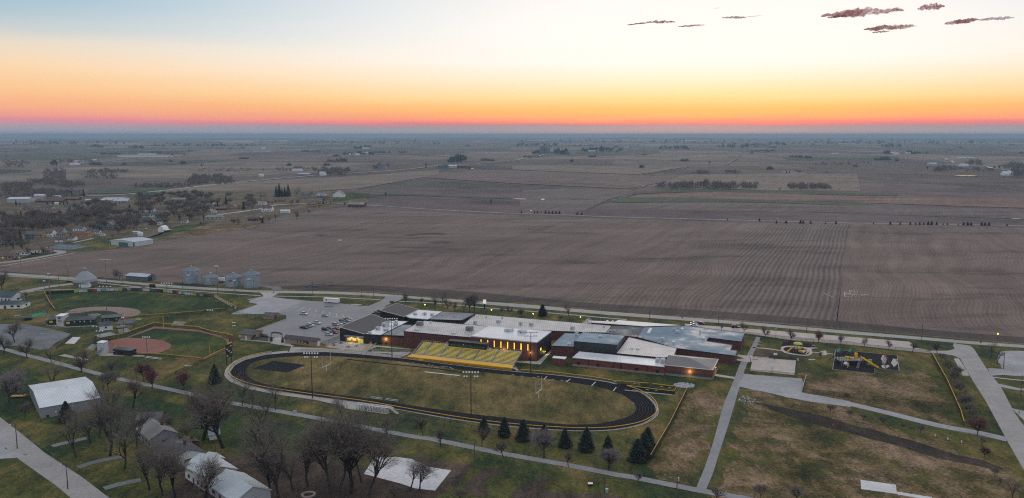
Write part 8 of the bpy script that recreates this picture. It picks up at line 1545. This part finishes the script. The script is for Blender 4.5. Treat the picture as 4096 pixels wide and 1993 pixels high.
for a in (('long pale livestock barn on the left plain', 'T1', 1445, 222, 270, 22, 5), ('shorter pale barn behind the long livestock barn', 'T1', 1470, 198, 100, 16, 4), ('white curved shed at the left farmstead, upper', 'T1', 778, 280, 42, 20, 7), ('white curved shed at the left farmstead, lower', 'T1', 738, 302, 34, 16, 5), ('grey farmhouse at the left farmstead', 'T1', 870, 272, 18, 12, 7, 'l', 'farm_building', 'd'), ('pale shed right of the left farmstead', 'T1', 940, 268, 22, 14, 7, 'l'), ('low white shed by the highway, left', 'T2', 410, 362, 30, 14, 5), ('grey low shed right of the highway farm', 'T2', 480, 408, 34, 12, 5, 'g'), ('white farmhouse hidden in the highway trees', 'T2', 670, 408, 18, 12, 8),
          ('small white truck shed left of the highway', 'T2', 50, 418, 12, 8, 5), ('teal roofed works shed by the highway', 'T2', 1875, 332, 34, 18, 8, 'b', 'farm_building', 'g'), ('pale long works shed by the highway', 'T2', 1950, 332, 44, 16, 7, 'l'), ('brown low works shed at the highway yard', 'T2', 2085, 332, 46, 16, 6, 'k', 'farm_building', 'b'), ('dark tower shed at the end of the works yard', 'T2', 2345, 342, 26, 20, 11, 'g', 'farm_building', 'd'), ('dark silo box left of the works yard', 'T2', 1702, 334, 6, 5, 13, 'b', 'farm_building', 'g'), ('pale machine hall with open front far right', 'T4', 1655, 308, 32, 18, 8, 'l'), ('low white hall behind the round pond', 'T4', 1970, 316, 30, 14, 7, 'w'),
          ('pale long shed far right on the rise', 'T4', 1950, 245, 50, 16, 8, 'l'), ('small pale shed far right on the rise', 'T4', 2035, 245, 26, 14, 8, 'l'), ('white shed in the tree row farm, left', 'T4', 1240, 196, 30, 16, 9, 'l'), ('white shed in the tree row farm, middle', 'T4', 1295, 198, 26, 16, 8), ('white shed in the tree row farm, right', 'T4', 1405, 200, 30, 16, 9, 'l'), ('lone pale shed on the far right field', 'T4', 675, 198, 34, 16, 7, 'l'), ('white shed in the middle far farmstead', 'T2', 955, 203, 26, 14, 7), ('second white shed in the middle far farmstead', 'T2', 1015, 204, 22, 14, 7), ('pale tall barn at the middle far farmstead', 'T2', 1100, 204, 20, 14, 12, 'l'), ('bright white barns on the horizon farm', 'T2', 1100, 140, 60, 20, 8),
          ('far white shed left of the elevator', 'T2', 70, 140, 30, 16, 9), ('long grey barn at the middle left horizon', 'T2', 60, 172, 120, 16, 5, 'l'), ('pale barn beyond the elevator trees', 'T3', 800, 172, 46, 18, 8, 'l'), ('pale barn on the far right of the elevator road', 'T3', 1150, 135, 40, 16, 8, 'l'), ('roadside open frame shed by the highway', 'T2', 1265, 350, 26, 14, 12, 'g', 'farm_building', 'd'), ('glinting white quonset hut at the far right', 'T4', 2412, 408, 26, 18, 5, 'w', 'farm_building', 'm', 7), ('pale farmhouse right of the pond wood', 'T4', 2230, 355, 14, 10, 7, 'b')): farm(*a)
el = thing('grain_elevator', 'tall grey grain elevator with a leg tower on the far plain', 'grain elevator', G('T3', 350, 188)); M_ELV = mat('grey_concrete_silo', (.16, .19, .20), .8, var=.1)
for k in range(4): MB().rings((-38 + k * 15, 0, 0), [(8, 0), (8, 34)], 12).build('silo', M_ELV, el)
MB().box(-42, 2, -5, 5, 34, 44).build('head_house', M_ELV, el); MB().box(10, 16, -3, 3, 0, 58).build('leg_tower', M_ELV, el); MB().bar((-8, 0, 42), (13, 0, 52), 2).build('conveyor', M_ELV, el); MB().box(-46, 40, -14, 14, 0, 12).build('low_shed', M_GALV_D, el)
for x in (25, 34): MB().rings((x, -8, 0), [(4, 0), (4, 20), (.5, 24)], 10).build('small_silo', M_PALEW, el)
# ---------------------------------------------------------------- clouds
def cloud(x0, y0, x1, y1, th, seed, col):
    """a lumpy flattened bank of vapour, thin at its rim"""
    D = 26000.0; m = bpy.data.materials.get('cloud_' + col)
    def at(x, y): d = ray(x, y); return Vector((0, 0, HCAM)) + d * (D / d.y)
    a, b = at(x0, y0), at(x1, y1); th = th * D / FPX / CP * .62; c0 = (a + b) / 2; ax = (b - a) / 2; vs = []; NU, NV = 90, 20
    if m is None:
        m = bpy.data.materials.new('cloud_' + col); m.use_nodes = True; t = m.node_tree; t.nodes.clear(); cc = {'red': (.70, .31, .31, 1), 'mauve': (.55, .40, .45, 1), 'thin': (.7, .5, .55, 1)}[col]
        df = nd(t, 'ShaderNodeBsdfDiffuse', ins={0: cc}); tl = nd(t, 'ShaderNodeBsdfTranslucent', ins={0: cc}); ms_ = nd(t, 'ShaderNodeMixShader', ins={0: .35}); t.links.new(df.outputs[0], ms_.inputs[1]); t.links.new(tl.outputs[0], ms_.inputs[2])
        tp = nd(t, 'ShaderNodeBsdfTransparent'); mx = nd(t, 'ShaderNodeMixShader'); lw = nd(t, 'ShaderNodeLayerWeight', ins={0: .5}); g = nd(t, 'ShaderNodeNewGeometry'); nn = nz_at(t, g.outputs['Position'], 1 / 800.0, 4, .5, (1, 1, 2.6))
        rim = ramp(t, lw.outputs['Facing'], [(.1, (1, 1, 1, 1)), (.92, (0, 0, 0, 1))])
        al = mth(t, 'ADD', mth(t, 'MULTIPLY', rim, 1.25), mth(t, 'MULTIPLY', mth(t, 'SUBTRACT', nn, .58), 2.6), True); al = mth(t, 'MULTIPLY', al, {'red': .80, 'mauve': .6, 'thin': .3}[col], True)
        t.links.new(al, mx.inputs[0]); t.links.new(tp.outputs[0], mx.inputs[1]); t.links.new(ms_.outputs[0], mx.inputs[2]); o = nd(t, 'ShaderNodeOutputMaterial'); t.links.new(mx.outputs[0], o.inputs[0])
    for i in range(NU + 1):
        u = -1 + 2 * i / NU; e = max(0, 1 - abs(u) ** 2.2) ** .6
        for j in range(NV):
            q = 2 * math.pi * j / NV; n1 = noise.fractal(Vector((u * 4.5 + seed, math.cos(q) * .8, math.sin(q) * .8 + seed * .3)), .9, 2.1, 5)
            r = e * (.62 + .75 * n1); r = max(.02, r); vs.append(c0 + ax * u + Vector((0, math.cos(q) * r * th * 1.6, math.sin(q) * r * th * (1.0 if math.sin(q) > 0 else .7) + th * .25 * noise.noise(Vector((u * 2.3, seed, 0))))))
    fs = [(i * NV + j, i * NV + (j + 1) % NV, (i + 1) * NV + (j + 1) % NV, (i + 1) * NV + j) for i in range(NU) for j in range(NV)]
    struct(mesh('cloud', vs, fs, m, smooth=True))
def S1(x, y): return (2400 + x * .6584, y * .6584)
for a, b, th, col in (((1340, 98), (1850, 62), 34, 'red'), ((1925, 55), (2095, 40), 26, 'red'), ((1600, 180), (1930, 158), 22, 'red'), ((2090, 145), (2300, 120), 22, 'red'), ((2290, 122), (2520, 108), 16, 'mauve'), ((160, 153), (300, 138), 7, 'red'), ((280, 135), (460, 134), 13, 'red'), ((470, 163), (650, 152), 9, 'red'), ((740, 108), (890, 108), 11, 'mauve'), ((880, 105), (990, 95), 6, 'thin'), ((690, 53), (730, 48), 8, 'thin'), ((1380, 108), (1500, 98), 10, 'red'), ((1650, 200), (1760, 190), 8, 'mauve')):
    cloud(*S1(*a), *S1(*b), th, int(a[0]), col)
# labels that say beside which building a tree stands
HL = [(o.location.copy(), o['label']) for o in C.objects if o.parent is None and o.get('label') and o.name.split('.')[0] in ('house', 'farm_building', 'garden_shed', 'pole_barn', 'warehouse', 'farm_shed', 'white_barn', 'gambrel_barn', 'shop_building', 'camper', 'grain_elevator', 'grain_bin') and len(o['label'].split()) <= 11]
seen = set()
for o in [o for o in C.objects if o.parent is None and o.get('group') in (GT, 'scattered trees on the far fields', 'dark evergreens in the town', 'bare trees at the right end of the town')]:
    hs = 'tall' if o.dimensions.z > 0 and o.scale.z > 1.12 else 'low' if o.scale.z < .9 else 'mid sized'
    kind_ = {'bare_tree': 'bare tree', 'field_tree': 'lone tree', 'spruce_tree': 'evergreen'}.get(o.name.split('.')[0], 'tree')
    for p_, l_ in sorted(HL, key=lambda q: (q[0] - o.location).length)[:14]:
        d_ = o.location - p_; rel = ('left of the' if d_.x < 0 else 'right of the') if abs(d_.x) > abs(d_.y) * .6 else ('behind the' if d_.y > 0 else 'in front of the')
        lb = hs.replace('mid sized', 'medium') + ' ' + kind_ + ' ' + rel + ' ' + l_
        if len(lb.split()) <= 16 and lb not in seen: seen.add(lb); o['label'] = lb; break

# past the count limit: the least conspicuous town trees become one mass
bt = [o for o in C.objects if o.parent is None and o.name.split('.')[0] == 'bare_tree' and o.get('group') == GT]
nb = len([o for o in C.objects if o.parent is None and o.name.split('.')[0] == 'bare_tree'])
bt.sort(key=lambda o: (o['label'] != LT, o.scale.z * 12 / mpp(o.location))); drop = bt[:max(0, nb - 290)]
Vt, Ft = [], []; sp = PROTO['m']; base_v = np.array([tuple(v) for v in sp[2] + sp[0]]); o1 = len(sp[2]); bf = sp[3] + [tuple(i + o1 for i in f) for f in sp[1]]
for o in drop:
    M = np.array(Matrix.Translation(o.location) @ o.rotation_euler.to_matrix().to_4x4() @ Matrix.Diagonal((*o.scale, 1))); n0 = len(Vt); vv = base_v @ M[:3, :3].T + M[:3, 3]; Vt += [tuple(v) for v in vv]; Ft += [tuple(n0 + i for i in f) for f in bf]
proto_roots = {v[0].name for v in proto_obj.values()}
for o in drop:
    for c in list(o.children): bpy.data.objects.remove(c)
    bpy.data.objects.remove(o)
if drop: tag(mesh('town_trees', Vt, Ft, M_TWIG), 'mass of leafless trees filling the gaps between the town houses', 'trees', kind='stuff')
